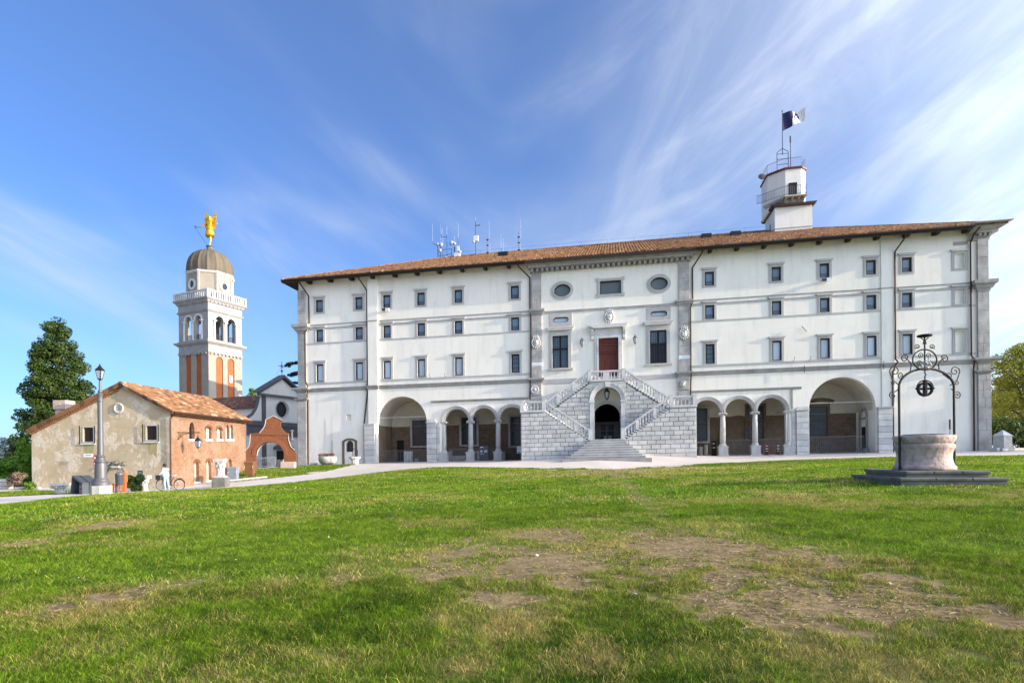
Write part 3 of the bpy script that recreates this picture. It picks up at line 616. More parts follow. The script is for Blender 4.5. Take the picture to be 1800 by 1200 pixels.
for (u0,u1) in ((-7.8,-6.85),(6.72,7.68)):
    pilaster(u0,u1,15.12,18.95,.14); pilaster(u0-.05,u1+.02,9.75,14.5,.15); pilaster(u0-.1,u1+.0,8.1,9.35,.15); cb('plaster_patch', MB().box(u0-.09,u1,-.14,-.002,9.36,9.74), M['white'])
    pilaster(u0-.2,u1-.05,6.35,7.65,.2); capital(u0-.05,u1+.05,14.5,15.12,.32,.15); capital(u0-.15,u1,7.62,8.1,.3,.2)
    pilaster(u0-.2,u1-.05,-.2,6.2,.18)
# rusticated piers below the strips
def pier(u0,u1,z0,z1,proj,split=None,back=.0,bh=.55):
    z = z0; i = 0
    cb('pier_core', MB().box(u0+.03,u1-.03,-proj+.05,.5 if back else -.001,z0,z1-.1), M['joint'])
    while z < z1-.12:
        h = min(bh, z1-.1-z); 
        m = MB().chbox(u0,u1,-proj,.5 if back else -.002,z+.012,z+h-.012,.018); cb('rusticated_block', m, M['ashlar']); z += h
    cb('impost', MB().box(u0-.06,u1+.06,-proj-.06,.5 if back else -.003,z1-.1,z1+.03), M['ashlar'])
pier(-26.05,-24.9,-.5,3.98,.42); pier(24.4,25.6,-.5,4.02,.3)
pier(-19.12,-18.1,-.5,4.0,.26); pier(-18.06,-17.75,-.5,3.9,.12); pier(17.35,18.44,-.5,4.05,.22); pier(16.98,17.33,-.5,3.9,.1)
cb('pier_cap', MB().prism([(-19.12,4.03),(-18.1,4.03),(-18.25,4.3),(-19.0,4.3)], -.2, -.002), M['white_stone']); cb('pier_cap', MB().prism([(17.35,4.08),(18.44,4.08),(18.4,4.36),(17.5,4.3)], -.16, -.002), M['white_stone'])
# arcade columns, archivolts
def column():
    root = MB(); root.box(-.42,.42,-.42,.42,-.4,.62); root.box(-.48,.48,-.48,.48,-.4,-.08); root.box(-.47,.47,-.47,.47,.625,.74)
    o = root.build('column', M['surround'], castle)
    m = MB(); m.lathe([(.36,.742),(.36,.80),(.32,.84),(.34,.90),(.29,.96),(.262,1.0)],16); m.build('column_base', M['surround'], o, smooth=False)
    m = MB(); m.lathe([(.258,1.0),(.262,1.8),(.25,2.8),(.232,3.66)],20); m.build('column_shaft', M['surround'], o, smooth=True)
    m = MB(); m.lathe([(.235,3.662),(.27,3.70),(.25,3.74),(.30,3.82)],16); m.box(-.36,.36,-.34,.34,3.87,3.995)
    for sx in (-.33,.33): m.tube([(sx,-.3,3.82),(sx,.3,3.82)], .065, 10)
    m.build('column_capital', M['surround'], o); return o
col0 = column(); yc = .22
first = True
for u in (-17.38,-14.46,-11.53,-8.6,7.82,10.75,13.71,16.66):
    if first: col0.location = cl3(u, yc, 0); first = False
    else: copy_tree(col0, castle, cl3(u, yc, 0))
def archivolt(u, w, r, R_, y, mat, seg=24, stilt=0.0):
    m = MB(); bands = [(r, r+(R_-r)*.42, y-.05), (r+(R_-r)*.42, r+(R_-r)*.78, y-.10), (r+(R_-r)*.78, R_, y-.15)]
    for a, b, yy in bands:
        o_ = [(u+b, w-stilt)] + arc(u, w, b, b, 0, PI, seg) + [(u-b, w-stilt)]; i_ = [(u+a, w-stilt)] + arc(u, w, a, a, 0, PI, seg) + [(u-a, w-stilt)]; n = len(o_)
        m.strip([(p[0],yy,p[1]) for p in o_], [(p[0],yy,p[1]) for p in i_]); m.strip([(p[0],y+.03,p[1]) for p in o_], [(p[0],yy,p[1]) for p in o_]); m.strip([(p[0],yy,p[1]) for p in i_], [(p[0],y+.56,p[1]) for p in i_])
    return cb('archivolt', m, mat)
for u in SA_L + SA_R: archivolt(u, 4.0, 1.28, 1.6, -.0, M['surround'])
# loggia interior
def brk(u0,u1,z0,z1,y,holes_=()): return MB().poly(rect(u0,u1,z0,z1), list(holes_), y)
def cu(px, py, y):
    """castle coordinates (u, w) of a pixel on the plane y behind the front"""
    r = at(px, py, 1.0); o = CC + CN*y; det = r.x*(-CE.y) + CE.x*1.0; tt = (o.x*(-CE.y) + CE.x*o.y)/det; p = r*tt; u = (p-o).dot(CE); return u, p.z - T*u
yb = 4.5
BWIN = []
for (x0,x1,yt,ybm) in ((725,756,738,783),(811,838,733,781),(897,925,732,783),(1218,1243,717,775),(1313,1342,713,771),(1396,1454,714,766)):
    a, _ = cu(x0, yt, yb); b, _ = cu(x1, yt, yb); _, c0 = cu((x0+x1)/2, ybm, yb); _, c1 = cu((x0+x1)/2, yt, yb); BWIN.append((a, b, c0, c1))
BWIN[0] = (BWIN[0][0], BWIN[0][0]+2.2, BWIN[0][2], BWIN[0][3]); BWIN[2] = (BWIN[2][0], BWIN[2][0]+2.2, BWIN[2][2], BWIN[2][3]); BWIN[3] = (BWIN[3][1]-2.2, BWIN[3][1], BWIN[3][2], BWIN[3][3])
for (u0,u1,ws,rr,cx_,sp_,side) in ((-24.82,-7.9,BWIN[:3],2.82,-22.0,4.0,-1),(7.7,24.28,BWIN[3:],2.88,21.4,4.1,1)):
    hs_ = [rect(a,b,c0,c1) for a,b,c0,c1 in ws]
    lo = [[(p[0], min(p[1],3.83)) for p in h] for h in hs_]; hi = [[(p[0], max(p[1],3.87)) for p in h] for h in hs_]
    cb('inner_wall', brk(u0,u1,-.5,3.85,yb,lo), M['brick_in']); m = brk(u0,u1,3.85,8.0,yb-.03,hi)
    m.strip([(cx_+rr*math.cos(PI*i/24),.6,sp_+rr*math.sin(PI*i/24)) for i in range(25)], [(cx_+rr*math.cos(PI*i/24),yb,sp_+(rr*.98)*math.sin(PI*i/24)) for i in range(25)])
    xs_ = u0 if side < 0 else u1; xi = cx_+rr if side < 0 else cx_-rr
    m.add([(xs_,.6,3.85),(xs_,yb,3.85),(xs_,yb,sp_+.1),(xs_,.6,sp_+.1)],[(0,1,2,3)])
    a_, b_ = (xi, u1) if side < 0 else (u0, xi)
    mid = (a_+b_)/2; hw_ = (b_-a_)/2
    m.strip([(a_,.6+ (yb-.6)*i/12, 4.15+1.75*math.sin(PI*min(1,(i/12)*1.0)**.5*.5) if i<12 else 5.9) for i in range(0)] or [(a_,.56,5.9),(a_,yb,5.9)], [(b_,.56,5.9),(b_,yb,5.9)])
    m.add([(xi,.6,4.0),(xi,yb,4.0),(xi,yb,8),(xi,.6,8)],[(0,1,2,3)]); cb('vault', m, mottled('loggia_plaster_%d'%side, (.62,.57,.47),(.52,.47,.38), .8))
    m = MB(); m.add([(xs_+.01*side,.6,-.5),(xs_+.01*side,yb,-.5),(xs_+.01*side,yb,3.85),(xs_+.01*side,.6,3.85)],[(0,1,2,3)]); cb('inner_wall', m, M['brick_in'] if side < 0 else M['plaster'])
    xe = u1 if side < 0 else u0
    cb('inner_wall', MB().add([(xe,.55,-.5),(xe,yb,-.5),(xe,yb,6),(xe,.55,6)],[(0,1,2,3)]), M['brick_in'])
    m = MB(); m.box(u0-.3,u1+.3,-.55,yb,-.6,-.2); cb('loggia_floor', m, M['surround'])
    for x in [c_ for c_ in ((-17.4,-14.46,-11.5,-8.6) if side<0 else (10.75,13.7,16.66))]:
        m = MB(); m.tube([(x,.5,3.9),(x,yb,4.1)], .025, 5); cb('tie_rod', m, M['iron'])
    m = MB(); m.tube([(cx_-rr,.3,4.62),(cx_+rr,.3,4.62)], .035, 5); cb('tie_rod', m, M['metal_pale'])
def lattice(w_, h_, step=.24):
    m = MB(); r = .015
    d = w_+h_; k = int(d/step)+1
    for i in range(-k, k+1):
        c = i*step
        for sg in (1,-1):
            # line x = t, z = sg*t + c
            pts = []
            for (x_) in (0, w_):
                z_ = sg*x_+c
                if 0 <= z_ <= h_: pts.append((x_, z_))
            for z_ in (0, h_):
                x_ = (z_-c)/sg
                if 0 < x_ < w_: pts.append((x_, z_))
            if len(pts) >= 2:
                p, q = pts[0], pts[-1]
                if abs(p[0]-q[0]) > .05:
                    nx, nz = -(q[1]-p[1]), q[0]-p[0]; L = math.hypot(nx,nz); nx, nz = nx/L*r, nz/L*r
                    m.add([(p[0]-nx,-.01,p[1]-nz),(q[0]-nx,-.01,q[1]-nz),(q[0]+nx,-.01,q[1]+nz),(p[0]+nx,-.01,p[1]+nz)],[(0,1,2,3)])
    return m
for i, (a,b,c0,c1) in enumerate(BWIN):
    o = MB().frame(rect(-.22,b-a+.22,-.2,c1-c0+.25), rect(0,b-a,0,c1-c0), -.1, 0).build('window', M['brick_in'] if i in (4,5) else M['pilaster'], castle, cl3(a,yb-.04,c0))
    W_, H_ = b-a, c1-c0
    m = MB().frame(rect(0,W_,0,H_), rect(.1,W_-.1,.1,H_-.1), 0,.12); m.box(W_/2-.07,W_/2+.07,0,.1,.1,H_-.1); m.box(.1,W_-.1,-.002,.1,H_*.5,H_*.5+.16); m.build('window_frame', M['frame'], o)
    MB().add([(0,.1,0),(W_,.1,0),(W_,.1,H_),(0,.1,H_)],[(0,1,2,3)]).build('pane', M['pane_dark'], o)
    lattice(W_, H_).build('lattice', M['lattice'], o)
# old arch and door in the right hand loggia
u_, w_ = cu(1297, 745, yb); m = MB()
for r0, r1, yy in ((1.75,1.95,yb-.16),(1.5,1.7,yb-.1)):
    o_ = [(u_+r1,.2)]+arc(u_,1.9,r1,r1*1.05,0,PI,18)+[(u_-r1,.2)]; i_ = [(u_+r0,.2)]+arc(u_,1.9,r0,r0*1.05,0,PI,18)+[(u_-r0,.2)]
    m.strip([(p[0],yy,p[1]) for p in o_],[(p[0],yy,p[1]) for p in i_]); m.strip([(p[0],yb,p[1]) for p in o_],[(p[0],yy,p[1]) for p in o_]); m.strip([(p[0],yy,p[1]) for p in i_],[(p[0],yb,p[1]) for p in i_])
cb('blocked_arch', m, M['brick_in'])
for (pa,pb,qa,qb) in ((1423,1461,697,706),(1280,1300,739,744)):
    a,_ = cu(pa,700,yb); b,_ = cu(pb,700,yb); _, z = cu((pa+pb)/2, qb, yb)
    m = MB(); o_ = arc((a+b)/2, z-3.2, 3.6, 3.6, R(68), R(112), 8); i_ = arc((a+b)/2, z-3.2, 3.2, 3.2, R(68), R(112), 8)
    if pa > 1400: m.strip([(p[0],yb-.05,p[1]) for p in o_],[(p[0],yb-.05,p[1]) for p in i_]); cb('relieving_arch', m, M['brick_in'])
# portal in the side wall of the right bay
xs_ = 24.26; m = MB(); oy = 2.55
def sidearch(rr, z0, zs, n=14): return [(oy+rr, z0)] + [(oy+rr*math.cos(PI*i/n), zs+rr*math.sin(PI*i/n)) for i in range(n+1)] + [(oy-rr, z0)]
a1, a0 = sidearch(.92,-.2,3.3), sidearch(.7,-.2,3.3)
m.add([(xs_-.14,p[0],p[1]) for p in a1]+[(xs_-.14,p[0],p[1]) for p in a0], [(i,i+1,len(a1)+i+1,len(a1)+i) for i in range(len(a1)-1)]); m.add([(xs_,p[0],p[1]) for p in a1]+[(xs_-.14,p[0],p[1]) for p in a1], [(i,i+1,len(a1)+i+1,len(a1)+i) for i in range(len(a1)-1)])
m.box(xs_-.12,xs_-.02,oy-.75,oy+.75,3.1,3.25); m.box(xs_-.4,xs_,oy-1.1,oy-.7,-.2,.25); m.box(xs_-.4,xs_,oy+.7,oy+1.1,-.2,.25); cb('side_portal', m, M['trim'])
cb('side_door', MB().box(xs_-.06,xs_-.03,oy-.38,oy+.42,-.15,2.35), M['black'])
# picket railings between the columns
def railing(u0, u1, z0, z1, y=.0):
    m = MB(); m.box(u0,u1,y-.02,y+.02,z1-.06,z1-.02); m.box(u0,u1,y-.02,y+.02,z0+.1,z0+.14); n = int((u1-u0)/.17)
    for i in range(n+1): x = u0+(u1-u0)*i/n; m.box(x-.013,x+.013,y-.013,y+.013,z0,z1)
    cb('railing', m, M['lattice'])
railing(-24.2,-19.2,-.2,1.1); railing(-16.95,-14.9,-.2,1.1,.2); railing(-14.0,-12.0,-.2,1.1,.2); railing(11.2,13.25,-.2,1.35,.2); railing(14.15,16.2,-.2,1.35,.2); railing(18.5,23.3,-.2,1.45,.1)
# ------------------------------------------------------------------ facade windows
def window(u, row, glass, grille=False, rail=True, blind=False):
    z, h = ROWS[row]; o = MB()
    o.frame([(-HW-.21,-.16),(HW+.21,-.16),(HW+.21,h+.2),(-HW-.21,h+.2)], [(-HW,0),(HW,0),(HW,h),(-HW,h)], -.06, -.001)
    o.frame([(-HW-.08,-.05),(HW+.08,-.05),(HW+.08,h+.08),(-HW-.08,h+.08)], [(-HW,0),(HW,0),(HW,h),(-HW,h)], -.08, -.06)
    w = o.build('window', M['surround'], castle, cl3(u,0,z))
    l = MB(); l.prism([(-HW-.22,h+.2),(HW+.22,h+.2),(HW+.34,h+.33),(HW+.36,h+.38),(-HW-.36,h+.38),(-HW-.34,h+.33)], -.17, -.002); l.build('lintel', M['surround'], w)
    if blind:
        MB().add([(-HW,.2,0),(HW,.2,0),(HW,.2,h),(-HW,.2,h)],[(0,1,2,3)]).build('blocked_opening', M['plaster'], w); return w
    MB().frame(rect(-HW,HW,0,h), rect(-HW+.12,HW-.12,.09,h-.15), .06, .22).build('window_frame', M['frame'], w)
    MB().add([(-HW,.17,0),(HW,.17,0),(HW,.17,h),(-HW,.17,h)],[(0,1,2,3)]).build('pane', M[glass], w)
    if grille:
        m = MB()
        for i in range(1,5): x = -HW+2*HW*i/5; m.box(x-.012,x+.012,.02,.045,0,h)
        for i in range(1,4):
            for k in (-.04,.04): m.box(-HW,HW,.02,.04,h*i/4+k-.01,h*i/4+k+.01)
        m.build('grille', M['iron'], w)
    elif rail:
        m = MB(); m.box(-HW+.02,HW-.02,.03,.05,.40,.43); m.box(-HW+.02,HW-.02,.03,.05,.30,.32)
        for i in range(9): x = -HW+.04+(2*HW-.08)*i/8; m.box(x-.006,x+.006,.035,.047,0,.3)
        m.build('railing', M['iron'], w)
    return w
WPROTO = {}
def win(u, row, glass, **k):
    key = (row, glass, tuple(sorted(k.items())))
    if key not in WPROTO: WPROTO[key] = window(u, row, glass, **k); return WPROTO[key]
    return copy_tree(WPROTO[key], castle, cl3(u,0,ROWS[row][0]))
for u in COLS_L + COLS_R:
    for r_ in (1,2,3):
        if r_ == 3: win(u, 3, 'pane_blue' if abs(u) < 10 else 'pane_blind', grille=abs(u) < 10, rail=False)
        else: win(u, r_, 'pane_blue' if (u > 0 or r_ == 1 or u == -26.69) else 'pane_grey' if False else 'pane_blue')
for r_ in (1,2,3): win(31.36, r_, 'pane_blue', blind=True)
# pavilion windows
for u, w in OV:
    m = MB().frame(arc(u,w,1.13,.93,0,2*PI,40)[:-1], arc(u,w,.84,.64,0,2*PI,40)[:-1], -.1,-.001); m.frame(arc(u,w,.94,.74,0,2*PI,40)[:-1], arc(u,w,.84,.64,0,2*PI,40)[:-1], -.14,-.1)
    o = cb('oval_window', m, M['surround']); m = MB().frame(arc(u,w,.84,.64,0,2*PI,40)[:-1], arc(u,w,.74,.54,0,2*PI,40)[:-1], .1,.25).shear(T); m.build('window_frame', M['frame'], o)
    m = MB().poly(arc(u,w,.84,.64,0,2*PI,40)[:-1], [], .2).shear(T); m.build('pane', M['pane_grey'], o)
m = MB().frame(rect(-1.16,1.36,16.0,17.78), rect(-.93,1.14,16.2,17.55), -.09,-.001)
for ex, ez in ((-1.3,17.5),(1.2,17.5),(-1.3,15.92),(1.2,15.92)): m.box(ex,ex+.3,-.1,-.002,ez,ez+.36)
o = cb('rectangular_window', m, M['surround']); MB().frame(rect(-.93,1.14,16.2,17.55), rect(-.86,1.07,16.26,17.43), .1,.25).shear(T).build('window_frame', M['frame'], o); MB().poly(rect(-.93,1.14,16.2,17.55), [], .2).shear(T).build('pane', M['pane_grey'], o)
for u in (-4.9, 4.78):
    m = MB(); m.poly(rect(u-1.13,u+1.13,13.35,14.6), [stadium(u,13.93,.8,.27)], -.07); m.reveal(rect(u-1.13,u+1.13,13.35,14.6)[::-1], -.07, 0); m.reveal(stadium(u,13.93,.8,.27), -.07, 0)
    o = cb('small_oval_window', m, M['surround']); MB().frame(stadium(u,13.93,.8,.27), stadium(u,13.93,.73,.2), .06,.25).shear(T).build('window_frame', M['frame'], o); MB().poly(stadium(u,13.93,.8,.27), [], .2).shear(T).build('pane', M['pane_blind'], o)
for i, (a, b) in enumerate(BW):
    m = MB().frame(rect(a-.32,b+.32,9.0,12.7), rect(a,b,9.05,12.32), -.09,-.001); m.frame(rect(a-.14,b+.14,9.0,12.48), rect(a,b,9.05,12.32), -.12,-.09)
    o = cb('cross_window', m, M['surround']); m = MB().prism([(a-.42,12.82),(b+.42,12.82),(b+.6,13.05),(b+.64,13.16),(a-.64,13.16),(a-.6,13.05)], -.32,-.001).shear(T); m.build('lintel', M['surround'], o)
    MB().box(a-.5,b+.5,-.22,-.001,8.83,9.0).shear(T).build('sill', M['surround'], o)
    m = MB().frame(rect(a,b,9.05,12.32), rect(a+.09,b-.09,9.14,12.22), .1,.26); c = (a+b)/2; m.box(c-.07,c+.07,.1,.24,9.14,12.22); m.box(a+.09,b-.09,.098,.24,10.9,11.08); m.shear(T).build('window_frame', M['frame'], o)
    MB().poly(rect(a,b,10.98,12.32), [], .2).shear(T).build('pane', M['pane_blue'], o); MB().poly(rect(a,b,9.05,10.98), [], .2).shear(T).build('pane', M['pane_blue'] if i == 0 else M['pane_dark'], o)
    m = MB()
    for k in range(1,9): x = a+(b-a)*k/9; m.box(x-.016,x+.016,.0,.03,9.05,12.32)
    for k in range(1,12): z = 9.05+3.27*k/12; m.box(a,b,.005,.025,z-.01,z+.01)
    m.shear(T).build('grille', M['iron'], o)
# portal above the stairs
m = MB().frame([(-1.5,7.4),(1.18,7.4),(1.18,12.2),(-1.5,12.2)], [(-1.13,7.42),(.83,7.42),(.83,11.85),(-1.13,11.85)], -.12,-.001); m.frame([(-1.3,7.4),(.98,7.4),(.98,12.0),(-1.3,12.0)], [(-1.13,7.42),(.83,7.42),(.83,11.85),(-1.13,11.85)], -.16,-.12)
o = cb('portal', m, M['white_stone']); MB().box(-1.5,1.18,-.08,-.001,12.22,12.78).shear(T).build('frieze', M['white_stone'], o)
MB().prism([(-1.6,12.8),(1.28,12.8),(1.7,13.0),(1.78,13.14),(-2.1,13.14),(-2.02,13.0)], -.5,-.001).shear(T).build('cornice', M['white_stone'], o)
for x in (-1.72, 1.4): 
    m = MB(); m.prism([(-.05,11.6),(-.2,11.75),(-.15,12.1),(-.35,12.5),(-.38,12.8),(-.002,12.8),(-.002,11.6)], x-.12, x+.12, axis='x'); m.shear(T).build('bracket', M['white_stone'], o)
m = MB(); 
for k in range(6): x0 = -1.13+1.96*k/6; m.box(x0+.008,x0+1.96/6-.008,.2,.26,7.42,10.3)
m.box(-1.13,.83,.22,.3,7.42,11.85); m.box(-1.13,.83,.12,.3,10.3,10.42); m.box(-1.0,.7,.17,.23,10.5,11.0); m.box(-1.0,.7,.17,.23,11.08,11.35); m.box(-1.0,.7,.17,.23,11.42,11.75)
m.shear(T).build('door', M['door'], o)
# entrance passage behind the lower arch
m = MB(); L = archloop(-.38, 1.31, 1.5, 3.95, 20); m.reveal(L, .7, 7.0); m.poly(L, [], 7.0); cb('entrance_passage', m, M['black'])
m = MB().frame(rect(-1.6,.85,1.5,3.6), rect(-1.05,.3,1.5,3.3), 2.5, 2.7); cb('inner_door_frame', m, mottled('brown_stone',(.2,.15,.11),(.15,.11,.08)))  # door frame in plain brown stone
cb('glass_door', MB().box(-.75,-.42,3.0,3.03,1.6,2.15).box(-.3,.05,3.0,3.03,1.6,2.15), M['lamp_glass'])
m = MB()
for k in range(17): x = -1.65+2.54*k/16; m.box(x-.014,x+.014,.28,.31,1.62,2.75+.45*math.sin(PI*k/16))
m.box(-1.68,.92,.27,.32,2.05,2.09); m.box(-1.68,.92,.27,.32,2.55,2.59); m.box(-.42,-.34,.25,.33,1.6,3.1); cb('iron_gate', m, M['lattice'])
archivolt(-.38, 3.95, 1.31, 1.55, 0, M['white_stone'], 20, 2.3)
# small openings of the left bay
cb('niche_back', MB().poly(rect(-28.25,-27.73,4.48,5.1), [], .28), M['plaster'])
m = MB(); o_ = [(-28.76,-.3)]+[(-28.76,2.25)]+arc(-27.9,2.1,.84,.42,PI*.88,PI*.12,8)+[(-27.04,2.25),(-27.04,-.3)]; i_ = [(-28.5,-.3)]+[(-28.5,2.1)]+arc(-27.9,1.98,.62,.32,PI*.88,PI*.12,8)+[(-27.3,2.1),(-27.3,-.3)]
m.strip([(p[0],-.05,p[1]) for p in o_],[(p[0],-.05,p[1]) for p in i_], flip=True); m.strip([(p[0],-.05,p[1]) for p in o_],[(p[0],0,p[1]) for p in o_]); m.strip([(p[0],0,p[1]) for p in i_],[(p[0],-.05,p[1]) for p in i_]); cb('door_surround', m, M['brick_in'])
o = cb('grated_window', MB().poly(archloop(-27.9,.42,1.05,1.85,8), [], .24), M['pane_dark']); m = MB()
for k in range(6): x = -28.3+.8*k/5; m.box(x-.012,x+.012,.05,.07,1.05,2.2)
for k in range(5): z = 1.1+k*.22; m.box(-28.3,-27.5,.05,.07,z-.012,z+.012)
m.shear(T).build('grille', M['lattice'], o)
# downpipes
def pipe(pts, r=.075):
    m = MB(); m.tube(pts, r, 8); cb('downpipe', m, M['pipe'])
pipe([(-33.0,-1.25,19.6),(-33.0,-1.1,19.4),(-32.5,-.12,18.2),(-32.45,-.12,15.3),(-32.45,-.3,15.2),(-32.6,-.34,14.6),(-32.85,-.3,14.2),(-32.85,-.3,8.9),(-32.6,-.34,8.3),(-32.55,-.42,7.9),(-32.7,-.3,7.3),(-32.7,-.12,7.0),(-32.72,-.12,-.3)])
pipe([(-26.3,-1.25,19.65),(-26.2,-1.1,19.4),(-25.72,-.1,18.3),(-25.74,-.1,8.3),(-25.74,-.36,8.1),(-25.78,-.36,7.7),(-25.76,-.1,7.5),(-26.15,-.1,4.2),(-26.15,-.1,-.2)])
pipe([(-9.1,-1.25,19.65),(-9.1,-1.1,19.4),(-8.02,-.1,18.4),(-8.02,-.1,15.0),(-7.95,-.2,14.4),(-8.0,-.14,8.2),(-8.02,-.36,8.0),(-8.05,-.2,7.4),(-8.12,-.14,6.0)])
pipe([(8.85,-1.25,19.65),(8.8,-1.1,19.3),(8.0,-.1,18.2),(8.0,-.1,14.9),(7.78,-.2,14.3),(7.78,-.12,8.2),(7.8,-.36,8.0),(7.75,-.14,7.2),(7.72,-.14,5.6)])
pipe([(26.4,-1.25,19.65),(26.4,-1.1,19.2),(25.98,-.13,18.3),(25.96,-.13,8.4),(26.05,-.36,8.1),(25.8,-.36,7.7),(25.72,-.13,7.2),(25.7,-.13,-.2)])
pipe([(32.4,-1.2,19.6),(32.25,-.5,19.2),(32.2,-.14,18.6),(32.2,-.14,8.4),(32.25,-.36,8.1),(32.3,-.36,7.7),(32.35,-.14,7.2),(32.35,-.14,-.2)])
# ------------------------------------------------------------------ pavilion entablature, corner entablature
m = MB(); PZ = [(0,18.88),(-.10,18.9),(-.12,19.02),(0,19.04)]; m.prism(PZ, -7.9, 7.75, axis='x')
m.prism([(0,19.04),(-.16,19.05),(-.16,19.42),(0,19.42)], -7.85, 7.7, axis='x')
m.prism([(0,19.18),(-.9,19.18),(-.94,19.46),(0,19.5)], -8.1, 8.0, axis='x'); m.prism([(0,19.46),(-.98,19.46),(-1.06,19.56),(-1.18,19.62),(-1.3,19.78),(0,20.2)], -8.35, 8.35, axis='x')
cb('entablature', m, M['trim'])
mm = MB().box(-.13,.13,-.62,-.16,18.86,19.14).mesh('modillion', M['trim'])
for k in range(31): x = -7.7+15.25*k/30; obj('modillion', mm, castle, (x, 0, T*x+.03))
for (a, b) in ((-7.95,-6.7),(6.55,7.85)):
    m = MB(); m.box(a,b,-.3,-.001,18.84,18.98); m.box(a+.04,b-.04,-.24,-.002,18.98,19.16); cb('entablature_break', m, M['trim'])
for s_, u0, u1 in ((1,32.0,33.62),):
    m = MB(); m.box(30.9 if s_ > 0 else u0,32.0,-.05,-.001,18.5,18.8); m.box(u0,u1+.1,-.12,.4,18.75,18.95); m.box(u0+.1,u1+.12,-.22,.4,18.96,19.3); m.box(u0-.1,u1+.55,-.6,.6,19.31,19.55)
    m.add([(u0-.1,-.62,19.551),(u1+.6,-.62,19.551),(u1+1.25,-1.42,19.95),(u0-.1,-1.42,19.95),(u0-.1,.6,19.551),(u1+.6,.6,19.551),(u1+1.25,.9,19.95),(u0-.1,.6,19.95)],[(0,1,2,3),(1,5,6,2),(3,2,6,7),(4,0,3,7)])
    m.box(u0-.1,u1+1.27,-1.44,.9,19.951,20.02)
    for k in range(3): m.box(32.7+k*.4,32.9+k*.4,-.5,-.22,19.06,19.3)
    cb('corner_entablature', m, M['trim'])
# ------------------------------------------------------------------ castle roof
EV, RY, EZ, RZ = -1.32, 13.5, 19.78, 26.0; SL = (RZ-EZ)/(RY-EV)
def tiles(name, parent, u0f, u1f, y0, y1, z_at, tile, run, mat, sub=4, hgt=.055, stepz=.045, shear=T):
    """corrugated courses of tiles; u limits are functions of y"""
    nc = int((y1-y0)/run); V = []; Fq = []; base = 0; umin = min(u0f(y0), u0f(y1)); umax = max(u1f(y0), u1f(y1)); du = tile/sub
    gu = np.arange(math.floor(umin/du), math.ceil(umax/du)+1)*du
    for i in range(nc):
        ya = y0+(y1-y0)*i/nc; yb_ = y0+(y1-y0)*(i+1)/nc+.03; a = max(u0f(ya),u0f(yb_)) if True else 0; b = min(u1f(ya),u1f(yb_))
        uu = gu[(gu >= a) & (gu <= b)]
        if len(uu) < 3: continue
        k = len(uu); ph = np.abs(np.sin(PI*uu/tile)); jit = rng.normal(0, .008, k); off = np.repeat(rng.normal(0,.014,k//sub+2), sub)[:k]
        za = z_at(ya)+ph*hgt+stepz+jit; zb = z_at(yb_)+ph*hgt+jit*.5; ya_ = ya+off
        P = np.concatenate([np.stack([uu,ya_,za+shear*uu],-1), np.stack([uu,np.full(k,yb_),zb+shear*uu],-1), np.stack([uu,ya_,za-stepz-.03+shear*uu],-1)]); V.append(P)
        j = np.arange(k-1); Fq.append(np.stack([j,j+1,k+j+1,k+j],-1)+base); Fq.append(np.stack([2*k+j,2*k+j+1,j+1,j],-1)+base); base += 3*k
    V = np.concatenate(V); Fq = np.concatenate(Fq); me = bpy.data.meshes.new(name); me.vertices.add(len(V)); me.vertices.foreach_set('co', V.ravel()); nf = len(Fq); me.loops.add(nf*4); me.loops.foreach_set('vertex_index', Fq.ravel().astype(np.int32)); me.polygons.add(nf); me.polygons.foreach_set('loop_start', np.arange(nf, dtype=np.int32)*4); me.update(calc_edges=True); me.materials.append(mat)
    return tag(obj(name, me, parent), kind='stuff')
LU, RU = -35.0, 34.6; WD = RY-EV
m = MB(); zc = EZ-.03; bk = 28.3
m.add([(LU,EV,zc),(RU,EV,zc),(RU-WD,RY,RZ-.03),(LU+WD,RY,RZ-.03),(RU,bk,zc),(LU,bk,zc)], [(0,1,2,3),(1,4,2),(4,5,3,2),(5,0,3)])
m.add([(LU,EV,zc-.02),(RU,EV,zc-.02),(33.6,.0,20.1),(-33.75,0,20.1)],[(0,1,2,3)]) 
rf = cb('roof', m, M['tiles'])
tiles('roof_tiles', rf, lambda y: LU+(y-EV), lambda y: RU-(y-EV), EV, RY, lambda y: EZ+(y-EV)*SL, .30, .44, M['tiles'], 4, .105, .07)
m = MB(); m.add([(LU,EV,EZ-.36),(RU-2.8,EV,EZ-.36),(RU-2.8,0,19.86),(LU,0,19.86),(LU,EV,EZ-.02),(RU-2.8,EV,EZ-.02)],[(3,2,1,0),(0,1,5,4)]); m.add([(LU,EV,EZ-.28),(LU,27,EZ-.28),(-33.75,27,19.95),(-33.75,0,19.95),(LU,EV,EZ-.02),(LU,27,EZ-.02)],[(0,1,2,3),(1,0,4,5)]); cb('soffit', m, M['soffit'])
for a, b in ((LU,-8.35),(8.4,31.9)):
    m = MB(); m.tube([(a,EV-.07,EZ-.1),(b,EV-.07,EZ-.1)], .1, 8); cb('gutter', m, M['gutter'])
rm = MB().prism([(-1.15,19.5),(-.7,19.36),(-.3,19.42),(-.002,19.5),(-.002,19.9),(-1.15,19.6)], -.13,.13, axis='x').mesh('rafter_end', M['soffit'])
for u in list(np.arange(-32.2,-8.4,2.45)) + list(np.arange(9.6,32,2.45)): obj('rafter_end', rm, castle, cl3(u,0,0))
m = MB(); m.tube([(LU+WD,RY,RZ+.05),(RU-WD,RY,RZ+.05)], .14, 8); m.tube([(LU,EV,EZ+.06),(LU+WD,RY,RZ+.05)], .13, 8); m.tube([(RU,EV,EZ+.06),(RU-WD,RY,RZ+.05)], .13, 8); cb('ridge_cap', m, M['tiles'])
